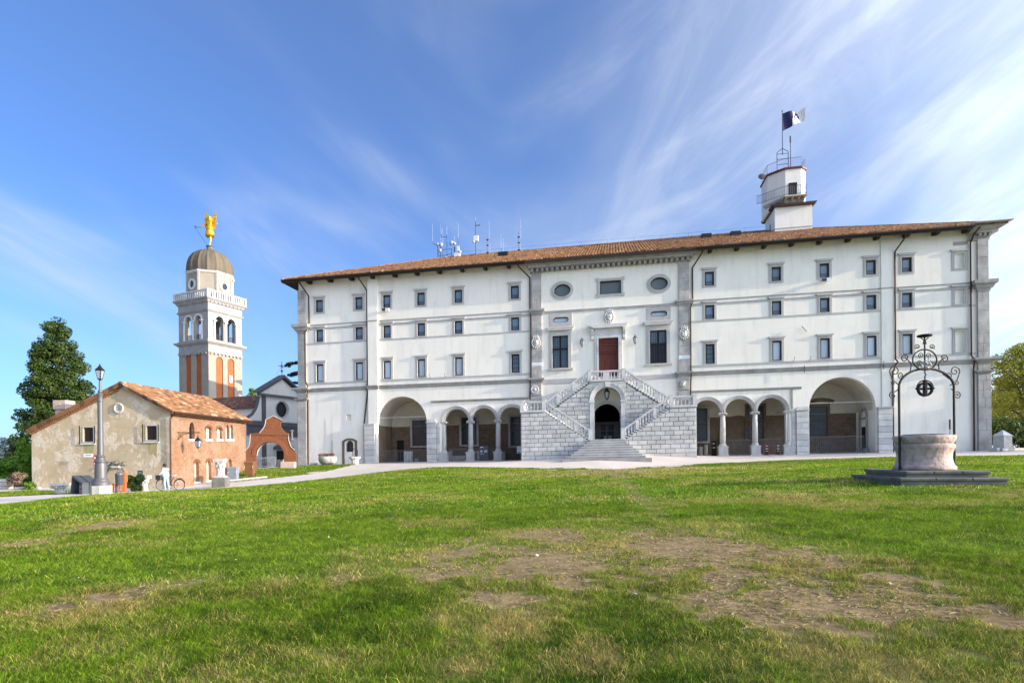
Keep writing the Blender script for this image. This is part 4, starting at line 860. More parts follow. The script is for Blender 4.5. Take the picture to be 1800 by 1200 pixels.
m = MB(); m.tube([(-19.5,RY,RZ+.6),(19.5,RY,RZ+.6)], .008, 4)
for u in np.arange(-19.5,20,3.2): m.tube([(u,RY,RZ),(u,RY,RZ+.62)], .010, 4)
cb('ridge_cable', m, M['iron'])
for px, y in ((885,7.0),(1241,9.5),(1292,9.5)):
    u, w = cu(px, 430, y); z = EZ+(y-EV)*SL; MB().box(-.55,.55,-.5,.5,-.3,.42).build('roof_hatch', M['gutter'], castle, cl3(u,y,z))
for u in (-23.51, 19.96):
    m = MB(); m.box(-.42,.1,-.45,-.06,-.16,.02); m.box(-.36,.05,-.5,-.45,-.2,.08,1); m.prism([(.02,-.3),(.4,-.2),(.42,.05),(.05,.1)],-.55,-.25); o = m.build('floodlight', [M['white'],M['metal_grey']], castle, cl3(u,0,16.12))
m = MB(); m.tube([(17.9,-.2,11.9),(18.3,-.24,11.35)], .05, 6); cb('stone_spout', m, M['trim'])

for px, py in ((757,664),(784,663),(1394,635),(1422,634)):
    u, w = cu(px, py, 0); m = MB(); m.tube([(u,-.02,w),(u,-.5,w+.15),(u,-.5,w+.4)], .018, 5); cb('wall_hook', m, M['iron'])
for px, py in ((1412,650),(1551,643)):
    u, w = cu(px, py, 0); cb('hanging_rod', MB().tube([(u,-.3,w+.4),(u,-.3,w-.35)], .03, 5), M['iron'])
# ------------------------------------------------------------------ observation tower on the roof
ct = cb('roof_tower', MB().box(18.2,22.1,10,14.2,22.5,27.3), M['plaster'])
m = MB(); m.prism([(17.95,27.3),(22.35,27.3),(22.5,27.55),(17.8,27.55)], 9.6,14.6); m.shear(T).build('tower_cornice', M['pipe'], ct)
MB().box(18.16,22.13,9.96,14.24,24.9,24.98).shear(T).build('band', M['trim'], ct); MB().box(18.17,18.21,11.8,12.2,25.3,26.2).shear(T).build('window', M['pane_dark'], ct)
oc = [(17.75,14),(17.75,11.3),(19.35,10.05),(21.0,10.05),(21.62,10.7),(21.62,14)]
m = MB(); m.prism(oc, 27.3, 31.45, axis='z'); m.shear(T).build('octagonal_turret', M['plaster'], ct)
def grow(P, d):
    cx_ = sum(p[0] for p in P)/len(P); cy_ = sum(p[1] for p in P)/len(P); return [(p[0]+(d if p[0]>cx_ else -d), p[1]+(d if p[1]>cy_ else -d)) for p in P]
MB().prism(grow(oc,.12), 31.45, 31.62, axis='z').shear(T).build('turret_cornice', M['red'], ct)
dr = MB().box(19.72,20.5,9.98,10.04,28.25,29.85).shear(T).build('door', M['frame'], ct); MB().frame(rect(19.68,20.54,28.2,29.9), rect(19.78,20.44,28.3,29.8), 9.94, 10.0).shear(T).build('door_frame', M['iron'], ct)
m = MB(); m.box(19.0,21.35,9.1,10.04,28.08,28.22); m.prism([(17.3,11.6),(19.0,9.1),(19.0,10.05),(17.75,11.3)], 28.08,28.22, axis='z')
m.add([(17.3,11.6,28.08),(19.0,9.1,28.08),(18.9,10.2,27.75),(17.7,11.5,27.75)],[(3,2,1,0)])
for x in (19.2,19.9,20.6,21.1): m.prism([(9.2,28.07),(10.04,27.6),(10.04,28.07)], x-.1,x+.1, axis='x')
m.shear(T).build('balcony', M['surround'], ct)
def railpath(pts, h, name, par, n=.2):
    m = MB(); 
    for z in (h, .1): m.tube([(p[0],p[1],p[2]+z) for p in pts], .022, 5)
    for a, b in zip(pts[:-1], pts[1:]):
        L = (Vector(b)-Vector(a)).length; k = max(1,int(L/n))
        for i in range(k+1):
            q = Vector(a).lerp(Vector(b), i/k); m.tube([q, q+Vector((0,0,h))], .011, 4)
    return m.shear(T).build(name, M['iron_blue'], par)
railpath([(16.9,12.6,28.9),(17.1,11.5,28.5),(19.0,9.15,28.22),(21.3,9.15,28.22),(21.35,10.0,28.22)], 1.0, 'balcony_railing', ct)
railpath([(17.8,13.9,31.62),(17.8,11.3,31.62),(19.35,10.1,31.62),(21.0,10.1,31.62),(21.6,10.7,31.62),(21.6,13.9,31.62),(17.8,13.9,31.62)], 1.1, 'turret_railing', ct)
m = MB()
for x in (18.9,20.1): m.tube([(x,11.6,31.6),(x,11.6,34.2),(19.5,11.6,34.6)], .04, 6)
for z in (32.2,32.8,33.4,34.0): m.tube([(18.9,11.6,z),(20.1,11.6,z)], .03, 5)
m.tube([(20.35,11.6,31.6),(20.35,11.6,35.9)], .04, 6); m.tube([(20.35,11.6,35.2),(20.35,11.6,35.9)], .09, 8); m.shear(T).build('antenna_frame', M['iron_blue'], ct)
m = MB(); m.lathe([(.42,0),(.38,.06),(.2,.12),(.02,.15)], 14); d_ = m.xf(Matrix.Rotation(R(70),4,'X')).build('satellite_dish', M['lamp_grey'], ct, (17.2,11.3,31.5+.2))
# flagpole and flag
fp_ = cas(19.5,11.6,34.4); fl = thing('flagpole', 'tall thin flagpole on the roof turret flying a navy and white flag', 'flagpole', fp_, -CASTLE_PHI+.16)
MB().tube([(0,0,-.5),(.0,0,4.4)], [.05,.03], 6).build('pole', M['iron_blue'], fl); MB().ball((0,0,4.45), .08, 8, 5).build('finial', M['iron'], fl)
nx, nz = 28, 14; V = []; mi = []
def flagpt(a, b):
    """a along the fly 0..1, b from bottom 0 to top 1"""
    top = 4.2+.5*a**1.4+.1*math.sin(a*7); bot = 2.1+1.3*a**.9; z = bot+(top-bot)*b + .04*math.sin(a*11+b*3); return (2.55*a, .22*math.sin(a*9+b*2)*a**.4, z)
m = MB(); V = [flagpt(i/nx, j/nz) for j in range(nz+1) for i in range(nx+1)]; m.v = V
for j in range(nz):
    for i in range(nx):
        a, b = (i+.5)/nx, (j+.5)/nz; chev = (.50 < a < .78) and (abs((b-.30) - (.60-abs(a-.64)*3.4)) < .13)
        m.f.append((j*(nx+1)+i, j*(nx+1)+i+1, (j+1)*(nx+1)+i+1, (j+1)*(nx+1)+i)); m.m.append(0 if (a < .42+.05*b or chev) else 1)
m.build('flag', [M['flag_blue'], M['flag_white']], fl)
# ------------------------------------------------------------------ antennas on the ridge
M['antenna'] = plain('weathered_antenna_white', (.42,.44,.46), .5)
def ant(name, label, px, ybase, ytop, parts_, y=13.2):
    u, w0 = cu(px, ybase, y); _, w1 = cu(px, ytop, y); w0 = EZ+(y-EV)*SL-.2; r = thing('antenna_mast', label, 'antenna', cas(u,y,w0), -CASTLE_PHI, 'radio masts along the castle ridge'); H = w1-w0; parts_(r, H); return r
def whip(r, x, z0, z1): MB().tube([(x,0,z0),(x,0,z1)], [.016,.010], 5).build('whip', M['antenna'], r)
def mast(r, x, z0, z1, w=.035): MB().tube([(x,0,z0),(x,0,z1)], w, 6).build('mast', M['iron_blue'], r)
def dish(r, x, z, s=.3): MB().lathe([(s,0),(s*.9,.06),(s*.5,.14),(.02,.18)],12).xf(Matrix.Rotation(R(80),4,'X')).build('dish', M['antenna'], r, (x,-.1,z))
def a1(r,H): mast(r,.55,0,2.0); MB().tube([(.55,0,1.9),(-.05,0,2.2),(-.1,0,2.5)], .03, 5).build('arm', M['iron_blue'], r); whip(r,-.1,2.5,H); dish(r,.6,2.0,.18)
def a2(r,H): mast(r,0,0,2.2,.06); whip(r,.02,2.2,H); whip(r,.28,1.9,H-.4); dish(r,.05,1.9,.3); dish(r,-.1,1.2,.25)
def a3(r,H): 
    mast(r,0,0,3.2); whip(r,0,3.2,H); MB().tube([(0,0,2.9),(-.7,0,2.9),(-.75,0,3.3)], .03, 5).build('arm', M['iron_blue'], r); whip(r,-.75,3.3,3.9)
    for x in (-1.1,-.6,.6): mast(r,x,0,1.3,.035)
    MB().tube([(-1.1,0,1.3),(.6,0,1.3)], .03, 5).build('crossbar', M['iron_blue'], r); MB().tube([(-1.1,0,.5),(.6,0,.7)], .03, 5).build('crossbar', M['iron_blue'], r)
def a4(r,H): mast(r,0,0,1.6,.07); whip(r,0,1.6,H); dish(r,-.35,2.0,.32); dish(r,.05,1.9,.2); MB().box(.0,.75,-.2,.2,-.1,.75).build('equipment_box', M['white'], r)
def a5(r,H): mast(r,0,0,2.6); whip(r,0,2.6,H); dish(r,.2,.8,.22); MB().box(-.2,.1,-.1,.1,.9,1.6).build('panel_antenna', M['white'], r)
def a6(r,H): mast(r,0,0,H-.3,.05); whip(r,0,H-.3,H+.2); MB().box(-.25,.35,-.12,.12,2.0,2.7).build('panel_antenna', M['white'], r); MB().tube([(0,0,H-.9),(.6,0,H-.9)],.05,5).build('arm', M['iron'], r); dish(r,-.25,1.9,.16)
def lat(r, x, h):
    m = MB()
    for dx in (-.09,.09): m.tube([(x+dx,0,0),(x+dx,0,h)], .022, 4)
    for i in range(int(h/.3)): m.tube([(x-.09,0,i*.3),(x+.09,0,i*.3+.3)], .015, 4)
    for z in (.4,1.3,2.0): m.box(x-.14,x+.14,-.06,.06,z,z+.12)
    m.build('lattice_mast', M['iron_blue'], r)
def a7(r,H): lat(r,-.2,2.5); whip(r,.02,2.3,H); whip(r,.1,.2,1.7)
def a8(r,H): MB().tube([(.15,0,0),(0,0,.8)], .03, 5).build('stay', M['iron_blue'], r); whip(r,0,.8,H); whip(r,.3,0,H-.6)
def a9(r,H): lat(r,-.2,2.8); whip(r,.05,1.8,H); whip(r,.0,.1,1.2)
for i, (px, yt, f_, lb) in enumerate(((762,393,a1,'leftmost rooftop antenna, white whip on a bent arm'),(775,395,a2,'twin white whips with two dishes beside the leftmost rooftop antenna'),(786,397,a3,'tall rooftop whip over a blue scaffold of crossbars'),(799,414,a4,'short rooftop mast with round white dish and pale equipment box'),(806,392,a5,'rooftop whip antenna right of the equipment box with small panel'),(836.5,384,a6,'mast with side arm and white panels standing alone on the ridge'),(860,388,a7,'white whip beside a lattice mast right of the panel mast'),(881,411,a8,'two short white whips above the black roof hatch'),(915,383,a9,'rightmost rooftop antenna, tall whip beside a lattice mast'))): ant('antenna_mast', lb, px, 450, yt, f_)
# ------------------------------------------------------------------ carved shields, lanterns
def shield(u, w, s, mat=M['white_stone'], y=-.16, crown=True):
    m = MB(); pts = [(-.42,.5),(-.5,.1),(-.45,-.35),(-.2,-.7),(0,-.82),(.2,-.7),(.45,-.35),(.5,.1),(.42,.5),(.15,.42),(-.15,.42)][::-1]
    m.prism([(a*s,b*s) for a,b in pts][::-1], -.12, 0); m.prism([(a*s*.62,(b*s-.05)*.62) for a,b in pts][::-1], -.17, -.1)
    for k in range(14):
        q = 2*PI*k/14; m.ball((math.cos(q)*.52*s,-.1,math.sin(q)*.62*s-.05), (.09*s,.1,.12*s), 6, 4)
    if crown:
        for k in range(5): m.ball(((k-2)*.16*s,-.12,.78*s-abs(k-2)*.04), (.07*s,.08,.14*s), 6, 4)
        m.box(-.36*s,.36*s,-.16,-.02,.52*s,.64*s)
    for k in range(6): m.ball((random.uniform(-.2,.2)*s,-.17,random.uniform(-.4,.3)*s), (.07*s,.05,.09*s), 6, 4)
    return m.build('carved_shield', mat, castle, cl3(u,y,w), smooth=True)
shield(-.05,13.95,.85,y=-.02); shield(-7.42,11.75,.82); shield(7.15,11.85,.82); shield(7.0,6.95,.5,y=-.2,crown=False)
MB().lathe([(.42,0),(.42,.06),(.34,.08),(.33,.04),(.2,.04),(.16,.1),(.02,.12)],20).xf(Matrix.Rotation(PI/2,4,'X')).build('round_medallion', M['white_stone'], castle, cl3(-7.6,-.2,6.95), smooth=True)
def lantern(root, s=1.0, z=0.0, hang=False):
    m = MB(); n = 6
    for k in range(n):
        q = 2*PI*k/n; c, sn = math.cos(q), math.sin(q); m.tube([(c*.12*s,sn*.12*s,z-.35*s),(c*.22*s,sn*.22*s,z+.15*s)], .018*s, 4)
    m.lathe([(.24*s,z+.15*s),(.25*s,z+.18*s),(.16*s,z+.3*s),(.1*s,z+.38*s),(.05*s,z+.42*s),(.02*s,z+.55*s)], n); m.lathe([(.02*s,z-.5*s),(.05*s,z-.42*s),(.13*s,z-.37*s),(.13*s,z-.34*s)], n); m.build('lantern_cage', M['lamp_grey'] if not hang else M['iron'], root)
    MB().lathe([(.11*s,z-.34*s),(.205*s,z+.15*s)], n).build('lantern_glass', M['lamp_glass'], root)
for u, lb in ((-2.75,'wall lantern left of the wooden portal'),(2.45,'wall lantern right of the wooden portal')):
    r = thing('wall_lantern', 'small grey '+lb, 'lantern', cas(u,-.45,11.45), -CASTLE_PHI, 'lanterns beside the portal'); lantern(r,.95); MB().tube([(0,.44,-.3),(0,.2,-.5),(0,0,-.45)], .025, 6).build('bracket', M['lamp_grey'], r)
r = thing('hanging_lantern', 'black hexagonal lantern hanging under the stair arch', 'lantern', cas(-.33,-1.2,6.1), -CASTLE_PHI); lantern(r,1.25,0,True); MB().tube([(0,0,.5),(0,0,.95)], .015, 5).build('chain', M['iron'], r)
# ------------------------------------------------------------------ double staircase
st = thing('double_staircase', 'grey ashlar double staircase with balustrades rising to the wooden portal', 'staircase', cas(0,0,0), -CASTLE_PHI)
UC = -.36; YF, YM, YR = -4.2, -2.2, -.2      # front face, middle wall, rear limit
def sb(name, mb, mat, sh=True, loc=(0,0,0), **k):
    if sh: mb.shear(T)
    return mb.build(name, mat, st, loc, **k)
HWID = 8.03; LIN, LOUT = 1.53, 5.85; ZB, ZL, ZT = 1.58, 4.5, 7.4; N1 = 17
# solids behind the facing blocks (mortar)
for s_ in (-1,1):
    X = lambda d: UC+s_*d
    def P(pts): q = [(X(a),b) for a,b in pts]; return q if s_ > 0 else q[::-1]
    stp = []
    for k in range(N1): a = LIN+(LOUT-LIN)*k/N1; stp += [(a, ZB+(ZL-ZB)*k/N1-.12),(a+(LOUT-LIN)/N1, ZB+(ZL-ZB)*k/N1-.12)]
    body = [(LIN,-.6),(HWID,-.6),(HWID,ZL),(LOUT,ZL)] + [(a,b) for a,b in stp[::-1]]
    sb('core_wall', MB().prism(P(body), YF+.03, YM), M['joint'])
    body = [(1.7,-.6),(HWID-.02,-.6),(HWID-.02,ZL-.02),(LOUT,ZL-.02)] + [(LOUT-(LOUT-LIN)*(k+ (0 if j else 1))/N1, ZL+(ZT-ZL)*(k+1)/N1-.15) for k in range(N1) for j in (1,0)] + [(LIN+.02,ZT-.1),(1.7,ZT-.1)]
    sb('core_wall', MB().prism(P(body), YM+.03, YR), M['joint'])
    # steps
    sm = MB().box(-.15,.15,YF-.04,YM+.04,0,.09).mesh('step', M['white_stone']); sm2 = MB().box(-.15,.15,YM-.04,YR,0,.09).mesh('step', M['white_stone']); end = MB().box(-.13,.13,YF-.06,YF+.02,-.06,-.001).mesh('step_bracket', M['ashlar'])
    for k in range(N1):
        d = LIN+(LOUT-LIN)*(k+.5)/N1; z = ZB+(ZL-ZB)*(k)/N1+.06; obj('step', sm, st, (X(d),0,z+T*X(d)-.12)); 
        z = ZL+(ZT-ZL)*(k)/N1+.06; d = LOUT-(LOUT-LIN)*(k+.5)/N1; obj('step', sm2, st, (X(d),0,z+T*X(d)-.08))
    # landings
    a, b = sorted((X(LOUT-.1), X(HWID+.1))); sb('landing', MB().box(a,b,YF-.12,YR,ZL-.17,ZL), M['white_stone']); sb('landing', MB().box(a+.03,b-.03,YF-.06,YR,ZL-.25,ZL-.171), M['trim'])
a, b = UC-1.75, UC+1.75; sb('landing', MB().box(a,b,YM-.12,YR,ZT-.14,ZT), M['white_stone']); sb('landing', MB().box(a+.04,b-.04,YM-.06,YR,ZT-.22,ZT-.141), M['trim'])
# facing blocks
def clip(poly, nx, nz, d):
    out = []
    for i in range(len(poly)):
        p, q = poly[i], poly[(i+1)%len(poly)]; a = nx*p[0]+nz*p[1]-d; b = nx*q[0]+nz*q[1]-d
        if a <= 0: out.append(p)
        if a*b < 0: t_ = a/(a-b); out.append((p[0]+(q[0]-p[0])*t_, p[1]+(q[1]-p[1])*t_))
    return out
def block(pts, y, proj, mat='ashlar'):
    if len(pts) < 3: return
    ar = abs(sum(pts[i][0]*pts[(i+1)%len(pts)][1]-pts[(i+1)%len(pts)][0]*pts[i][1] for i in range(len(pts))))/2
    if ar < .02: return
    cx_ = sum(p[0] for p in pts)/len(pts); cz = sum(p[1] for p in pts)/len(pts)
    inn = []; c = .022
    for p in pts:
        dx, dz = cx_-p[0], cz-p[1]; inn.append((p[0]+max(-c,min(c,dx)), p[1]+max(-c,min(c,dz))))
    n = len(pts); m = MB(); m.add([(p[0],y,p[1]) for p in pts]+[(p[0],y-proj*.5,p[1]) for p in pts]+[(p[0],y-proj,p[1]) for p in inn], [tuple(range(2*n,3*n))]+[(n+i,n+(i+1)%n,2*n+(i+1)%n,2*n+i) for i in range(n)]+[(i,(i+1)%n,n+(i+1)%n,n+i) for i in range(n)]); sb('ashlar_block', m, M[mat])
gp = .014
def course(z0, z1, x0, x1, y, off, clipf, L=.8, proj=.05):
    x = x0-off*L
    while x < x1-.03:
        a, b = max(x,x0), min(x+L*random.uniform(.94,1.06), x1)
        if b > x1-.18: b = x1
        if b-a > .1:
            pts = [(a+gp,z0+gp),(b-gp,z0+gp),(b-gp,z1-gp),(a+gp,z1-gp)]; pts = clipf(pts)
            if pts: block(pts, y+.032, proj+random.uniform(-.006,.006)+.03)
        x = b if b > x else x+L
slope = (ZL-ZB)/(LOUT-LIN)
for s_ in (-1,1):
    def cf(pts, s_=s_):
        # keep below the line through the stringer
        q = clip(pts, -s_*slope, 1, ZB-.22 - slope*LIN - s_*slope*UC + 0)
        return q
    x0, x1 = sorted((UC+s_*LIN, UC+s_*HWID)); zc = -.25; k = 0
    bnds = [-.5,.18] + [.18+.41*i for i in range(1,11)]; bnds = [z for z in bnds if z < ZL-.3] + [ZL-.25]
    for i in range(len(bnds)-1):
        course(bnds[i], bnds[i+1], x0, x1, YF, .5*(i%2), cf, .84 if i else 1.4)
    # rear wall blocks, between arch surround and upper stringer
    sp2, ra = 5.4, 1.72
    def cf2(pts, s_=s_):
        q = clip(pts, s_*slope, 1, ZT-.28 + slope*LIN + s_*slope*UC); return q
    z = ZB
    for i in range(14):
        z1 = z+.415; zm = (z+z1)/2
        if z > ZT-.3: break
        inn_ = ra if zm < sp2 else math.sqrt(max(0.0, ra*ra-(zm-sp2)**2)) if zm-sp2 < ra else 0
        inn_ = max(inn_, .9 if zm > sp2+1.2 else inn_); x0, x1 = sorted((UC+.09+s_*inn_, UC+s_*(HWID-.2)))
        z1c = min(z1, ZT-.23)
        # hidden part behind the lower flight is not built
        zf = lambda u: 0
        xa, xb = x0, x1
        lim = LIN+(zm-ZB+.55)/slope
        if s_ > 0: xb = min(xb, UC+max(lim,1.9)) if zm < ZL+.3 else xb
        else: xa = max(xa, UC-max(lim,1.9)) if zm < ZL+.3 else xa
        course(z, z1c, xa, xb, YM, .5*(i%2), cf2, .82, .04); z = z1
# side faces of the block
for s_ in (-1,1):
    x = UC+s_*HWID; m = MB(); z = -.5
    zi = 0
    for i in range(12):
        z1 = min(z+.41, ZL-.25)
        if z1-z < .1: break
        y = YF; 
        while y < YR-.1:
            y1 = min(y+.84, YR); a, b = sorted((x, x+s_*.05)); m.box(a,b,y+gp,y1-gp,z+gp,z1-gp); y = y1
        z = z1
    sb('side_facing', m, M['ashlar'])
# arch in the middle wall
AC, AR, AS = UC+.09, 1.28, 5.4
m = MB(); L = archloop(AC, AR, ZB-.1, AS, 24); m.poly([(AC-1.75,ZB-.1),(AC+1.75,ZB-.1),(AC+1.75,ZT-.22),(AC-1.75,ZT-.22)], [[(p[0],max(p[1],ZB-.09)) for p in L]], YM+.02); sb('arch_spandrel', m, M['ashlar'])
m = MB(); m.reveal(L, YM+.02, -.001); sb('arch_vault', m, mottled('pale_vault_plaster',(.60,.58,.52),(.52,.50,.44),1.0))
m = MB()
for a, b, yy in ((AR,AR+.2,YM-.04),(AR+.2,AR+.36,YM-.09),(AR+.36,AR+.44,YM-.14)):
    o_ = arc(AC,AS,b,b,0,PI,28); i_ = arc(AC,AS,a,a,0,PI,28); m.strip([(p[0],yy,p[1]) for p in o_],[(p[0],yy,p[1]) for p in i_]); m.strip([(p[0],YM+.02,p[1]) for p in o_],[(p[0],yy,p[1]) for p in o_]); m.strip([(p[0],yy,p[1]) for p in i_],[(p[0],YM+.02,p[1]) for p in i_])
sb('arch_moulding', m, M['white_stone'])
for s_ in (-1,1):
    a, b = sorted((AC+s_*AR, AC+s_*(AR+.42))); sb('arch_jamb', MB().box(a,b,YM-.08,YM+.3,ZB,AS-.2), M['white_stone']); a, b = sorted((AC+s_*(AR-.03), AC+s_*(AR+.5))); sb('arch_impost', MB().box(a,b,YM-.15,YM+.3,AS-.2,AS), M['white_stone'])
sb('keystone', MB().prism([(AC-.16,AS+AR),(AC+.16,AS+AR),(AC+.26,AS+AR+.48),(AC-.26,AS+AR+.48)], YM-.2, YM), M['white_stone'])
# front steps
for k in range(8):
    z1 = ZB-.0-k*.222; hw = 1.55+k*.265; yf = YF-.25-k*.36; o = sb('step', MB().box(UC-hw,UC+hw,yf,YF+.1 if k else YM+.0,z1-.222,z1-.05), M['trim']); m = MB(); m.box(UC-hw-.03,UC+hw+.03,yf-.035,YF+.1 if k else -.1,z1-.05,z1); sb('tread', m, M['white_stone'])
sb('footing', MB().box(UC-3.9,UC+3.9,YF-3.3,YF,-.6,-.2), M['trim'])
# balustrades
bal = MB(); bal.box(-.085,.085,-.085,.085,0,.06); bal.lathe([(.06,.06),(.07,.10),(.045,.13),(.075,.22),(.085,.28),(.05,.42),(.035,.5),(.05,.56),(.04,.60),(.07,.64)],8); bal.box(-.08,.08,-.08,.08,.64,.70); bal_m = bal.mesh('baluster', M['white_stone'], False)
def balustrade(p0, p1, n, piers=(), h=.72, rail=.16):
    """p = (u,y,z) floor points; rail follows the slope"""
    p0, p1 = Vector(p0), Vector(p1); d = p1-p0
    for i in range(n):
        q = p0.lerp(p1, (i+.5)/n)
        if any(abs((i+.5)/n-t_) < .45/n for t_ in piers):
            s = MB().box(-.15,.15,-.12,.12,-.12,h+.02).build('balustrade_pier', M['white_stone'], st, (q.x,q.y,q.z+T*q.x)); continue
        obj('baluster', bal_m, st, (q.x,q.y,q.z+T*q.x))
    m = MB(); along_y = abs(d.y) > abs(d.x); w = .15
    def sec(p, e):
        if along_y: return [(p.x-w,p.y,p.z+h),(p.x+w,p.y,p.z+h),(p.x+w,p.y,p.z+h+rail),(p.x-w,p.y,p.z+h+rail)]
        return [(p.x,p.y-w,p.z+h),(p.x,p.y+w,p.z+h),(p.x,p.y+w,p.z+h+rail),(p.x,p.y-w,p.z+h+rail)]
    A, B = sec(p0,0), sec(p1,1); m.add(A+B, [(0,1,2,3),(7,6,5,4),(0,4,5,1),(1,5,6,2),(2,6,7,3),(3,7,4,0)]); sb('handrail', m, M['white_stone'])
def newel(u, y, z, h=.9): MB().box(-.17,.17,-.17,.17,-.1,h-.02).box(-.2,.2,-.2,.2,h-.02,h+.04).build('newel_post', M['white_stone'], st, (u,y,z+T*u))
for s_ in (-1,1):
    X = lambda d: UC+s_*d
    balustrade((X(HWID-.1),YF+.1,ZL),(X(LOUT+.1),YF+.1,ZL),6); balustrade((X(LOUT),YF+.1,ZL+.1),(X(LIN+.1),YF+.1,ZB+.1),16,(5.5/16,11.5/16)); balustrade((X(HWID-.1),YF+.3,ZL),(X(HWID-.1),YR,ZL),11)
    newel(X(HWID-.1),YF+.1,ZL); newel(X(LOUT),YF+.1,ZL,.95); newel(X(LIN-.02),YF+.1,ZB,.98)
    balustrade((X(LOUT),YM+.05,ZL+.1),(X(LIN+.15),YM+.05,ZT+.1),16,(4.5/16,10.5/16)); newel(X(1.62),YM+.05,ZT,.95)
balustrade((UC-1.55,YM+.05,ZT),(UC+1.55,YM+.05,ZT),10,(4.5/10,5.5/10))
# ------------------------------------------------------------------ gabled house
HO = at(301, 858, 40); HRZ = -.068
house = thing('gabled_house', 'old house with stained plaster gable, brick side wall and orange tiled roof', 'house', HO, HRZ)
def hcoord(px, py, plane='g', d=0.0):
    """local (a, z) on the gable plane (y=d) or the side wall plane (x=d)"""
    r = at(px, py, 1.0); ex = Vector((math.cos(HRZ), math.sin(HRZ))); ey = Vector((-math.sin(HRZ), math.cos(HRZ))); n = ey if plane == 'g' else ex; o = Vector(HO[:2]) + n*d
    t_ = o.dot(n)/(Vector(r[:2]).dot(n)); p = Vector(r[:2])*t_ - Vector(HO[:2]); return p.dot(ex if plane == 'g' else ey), r.z*t_-HO.z
t = NT('stained_old_plaster'); v = t.coord('Object')
c = t.mix(t.ramp(t.noise(v, .45, 7, .62), .38, .62), (.53,.425,.28), (.41,.325,.205)); pn = t.noise(v, .75, 8, .72, .15)
c = t.mix(t.ramp(pn, .50, .56, 0.0, .8), c, (.62,.54,.42)); c = t.mix(t.ramp(t.noise(v, 3.2, 7, .75), .5, .72, 0.0, .55), c, (.34,.28,.21)); c = t.mix(t.ramp(t.noise(t.coord('Object', (1,1,.16)), 1.4, 5, .6), .56, .74, 0.0, .45), c, (.33,.28,.20))
t.col(c); t.bump(t.math('ADD', t.ramp(pn, .5, .62), t.math('MULTIPLY', t.noise(v, 5, 7, .75), t.ramp(pn, .5, .62, .3, 1.8))), .5, .025); M['gable'] = t.fin(.95, 0, .1)
M['moss'] = mottled('moss_stain', (.30,.24,.07), (.42,.36,.22), 2.2, aniso=(4,1,.5))
GW = [(146.3,164.3,751,775.8),(257,276,748.3,772.6)]; gh = []
for a, b, c_, d in GW:
    x0, z1 = hcoord(a, c_); x1, z0 = hcoord(b, d); gh.append(rect(x0,x1,z0,z1))
gout = [(-10.12,-1.2),(0,-1.2),(0,5.22),(-3.4,7.0),(-10.12,3.9)]
m = MB().poly(gout, gh, 0); [m.reveal(h, 0, .25) for h in gh]; m.add([(-10.12,0,-1.2),(-10.12,9.8,-1.2),(-10.12,9.8,3.9),(-10.12,0,3.9)],[(0,1,2,3)]); m.add([(p[0],9.8,p[1]) for p in gout],[(4,3,2,1,0)]); m.build('gable_wall', M['gable'], house)
def sidewall_hole(x0,x1,y0,y1,kind):
    a, _ = hcoord(x0,(y0+y1)/2,'s'); b, _ = hcoord(x1,(y0+y1)/2,'s'); xm = (x0+x1)/2; _, zt = hcoord(xm,y0,'s'); _, zb = hcoord(xm,y1,'s'); w = (b-a)/2; c = (a+b)/2
    if kind == 'point': 
        L = [(a,zb),(b,zb),(b,zt-w*1.7)] + [(c+w*math.cos(q*PI/2/6)**1.2, zt-w*1.7+w*1.7*math.sin(q*PI/2/6)) for q in range(1,6)] + [(c,zt)] + [(c-w*math.cos(q*PI/2/6)**1.2, zt-w*1.7+w*1.7*math.sin(q*PI/2/6)) for q in range(5,0,-1)] + [(a,zt-w*1.7)]
    else: L = [(a,zb),(b,zb),(b,zt-w*.5)] + arc(c,zt-w*.5,w,w*.5,0,PI,6)[1:-1] + [(a,zt-w*.5)]
    return L
SH = [((332.6,342,741.5,771.5),'point'),((361.8,371.2,750,771.5),'seg'),((381.2,390,751.5,771.5),'seg'),((396.8,402.6,746.5,771.3),'point'),((404,409.8,746.5,771.2),'point'),((342,350,809.5,846),'point'),((363.4,371.6,808.3,843.5),'point'),((383,389.5,806.3,838),'point'),((402,407.5,806,834),'point')]
shl = [sidewall_hole(*a, k) for a, k in SH]
m = MB().poly([(0,-1.2),(9.8,-1.2),(9.8,5.22),(0,5.22)], shl, 0); [m.reveal(h, 0, .3) for h in shl]
m.v = [(-p[1], p[0], p[2]) for p in m.v]; m.build('brick_wall', M['brick_light'], house)
for i, L in enumerate(shl):
    a, b = min(p[0] for p in L), max(p[0] for p in L); z0, z1 = min(p[1] for p in L), max(p[1] for p in L)
    m = MB().poly(L, [], .24); m.v = [(-p[1], p[0], p[2]) for p in m.v]
    w = m.build('window', M['pale_stone'] if i > 4 else M['pane_dark'], house)
    m = MB()
    if i in (1,2,3,4): m.box(-.26,-.2,(a+b)/2+.06,b,z0,z1-.1); m.build('curtain', M['pale_stone'], w); m = MB()
    m.box(-.28,.07,a-.1,b+.1,z0-.16,z0); m.build('sill', M['white_stone'], w)
    if i in (1,2,5,6): 
        m = MB(); c = (a+b)/2; w_ = (b-a)/2+.02; zz_ = z1-w_*.6
        o_ = arc(c,zz_,w_+.14,w_*.6+.16,0,PI,10); i_ = arc(c,zz_,w_,w_*.6,0,PI,10); m.strip([(.03,p[0],p[1]) for p in o_],[(.03,p[0],p[1]) for p in i_]); m.strip([(0,p[0],p[1]) for p in o_],[(.03,p[0],p[1]) for p in o_]); m.build('brick_arch', M['brick_arch'], w)
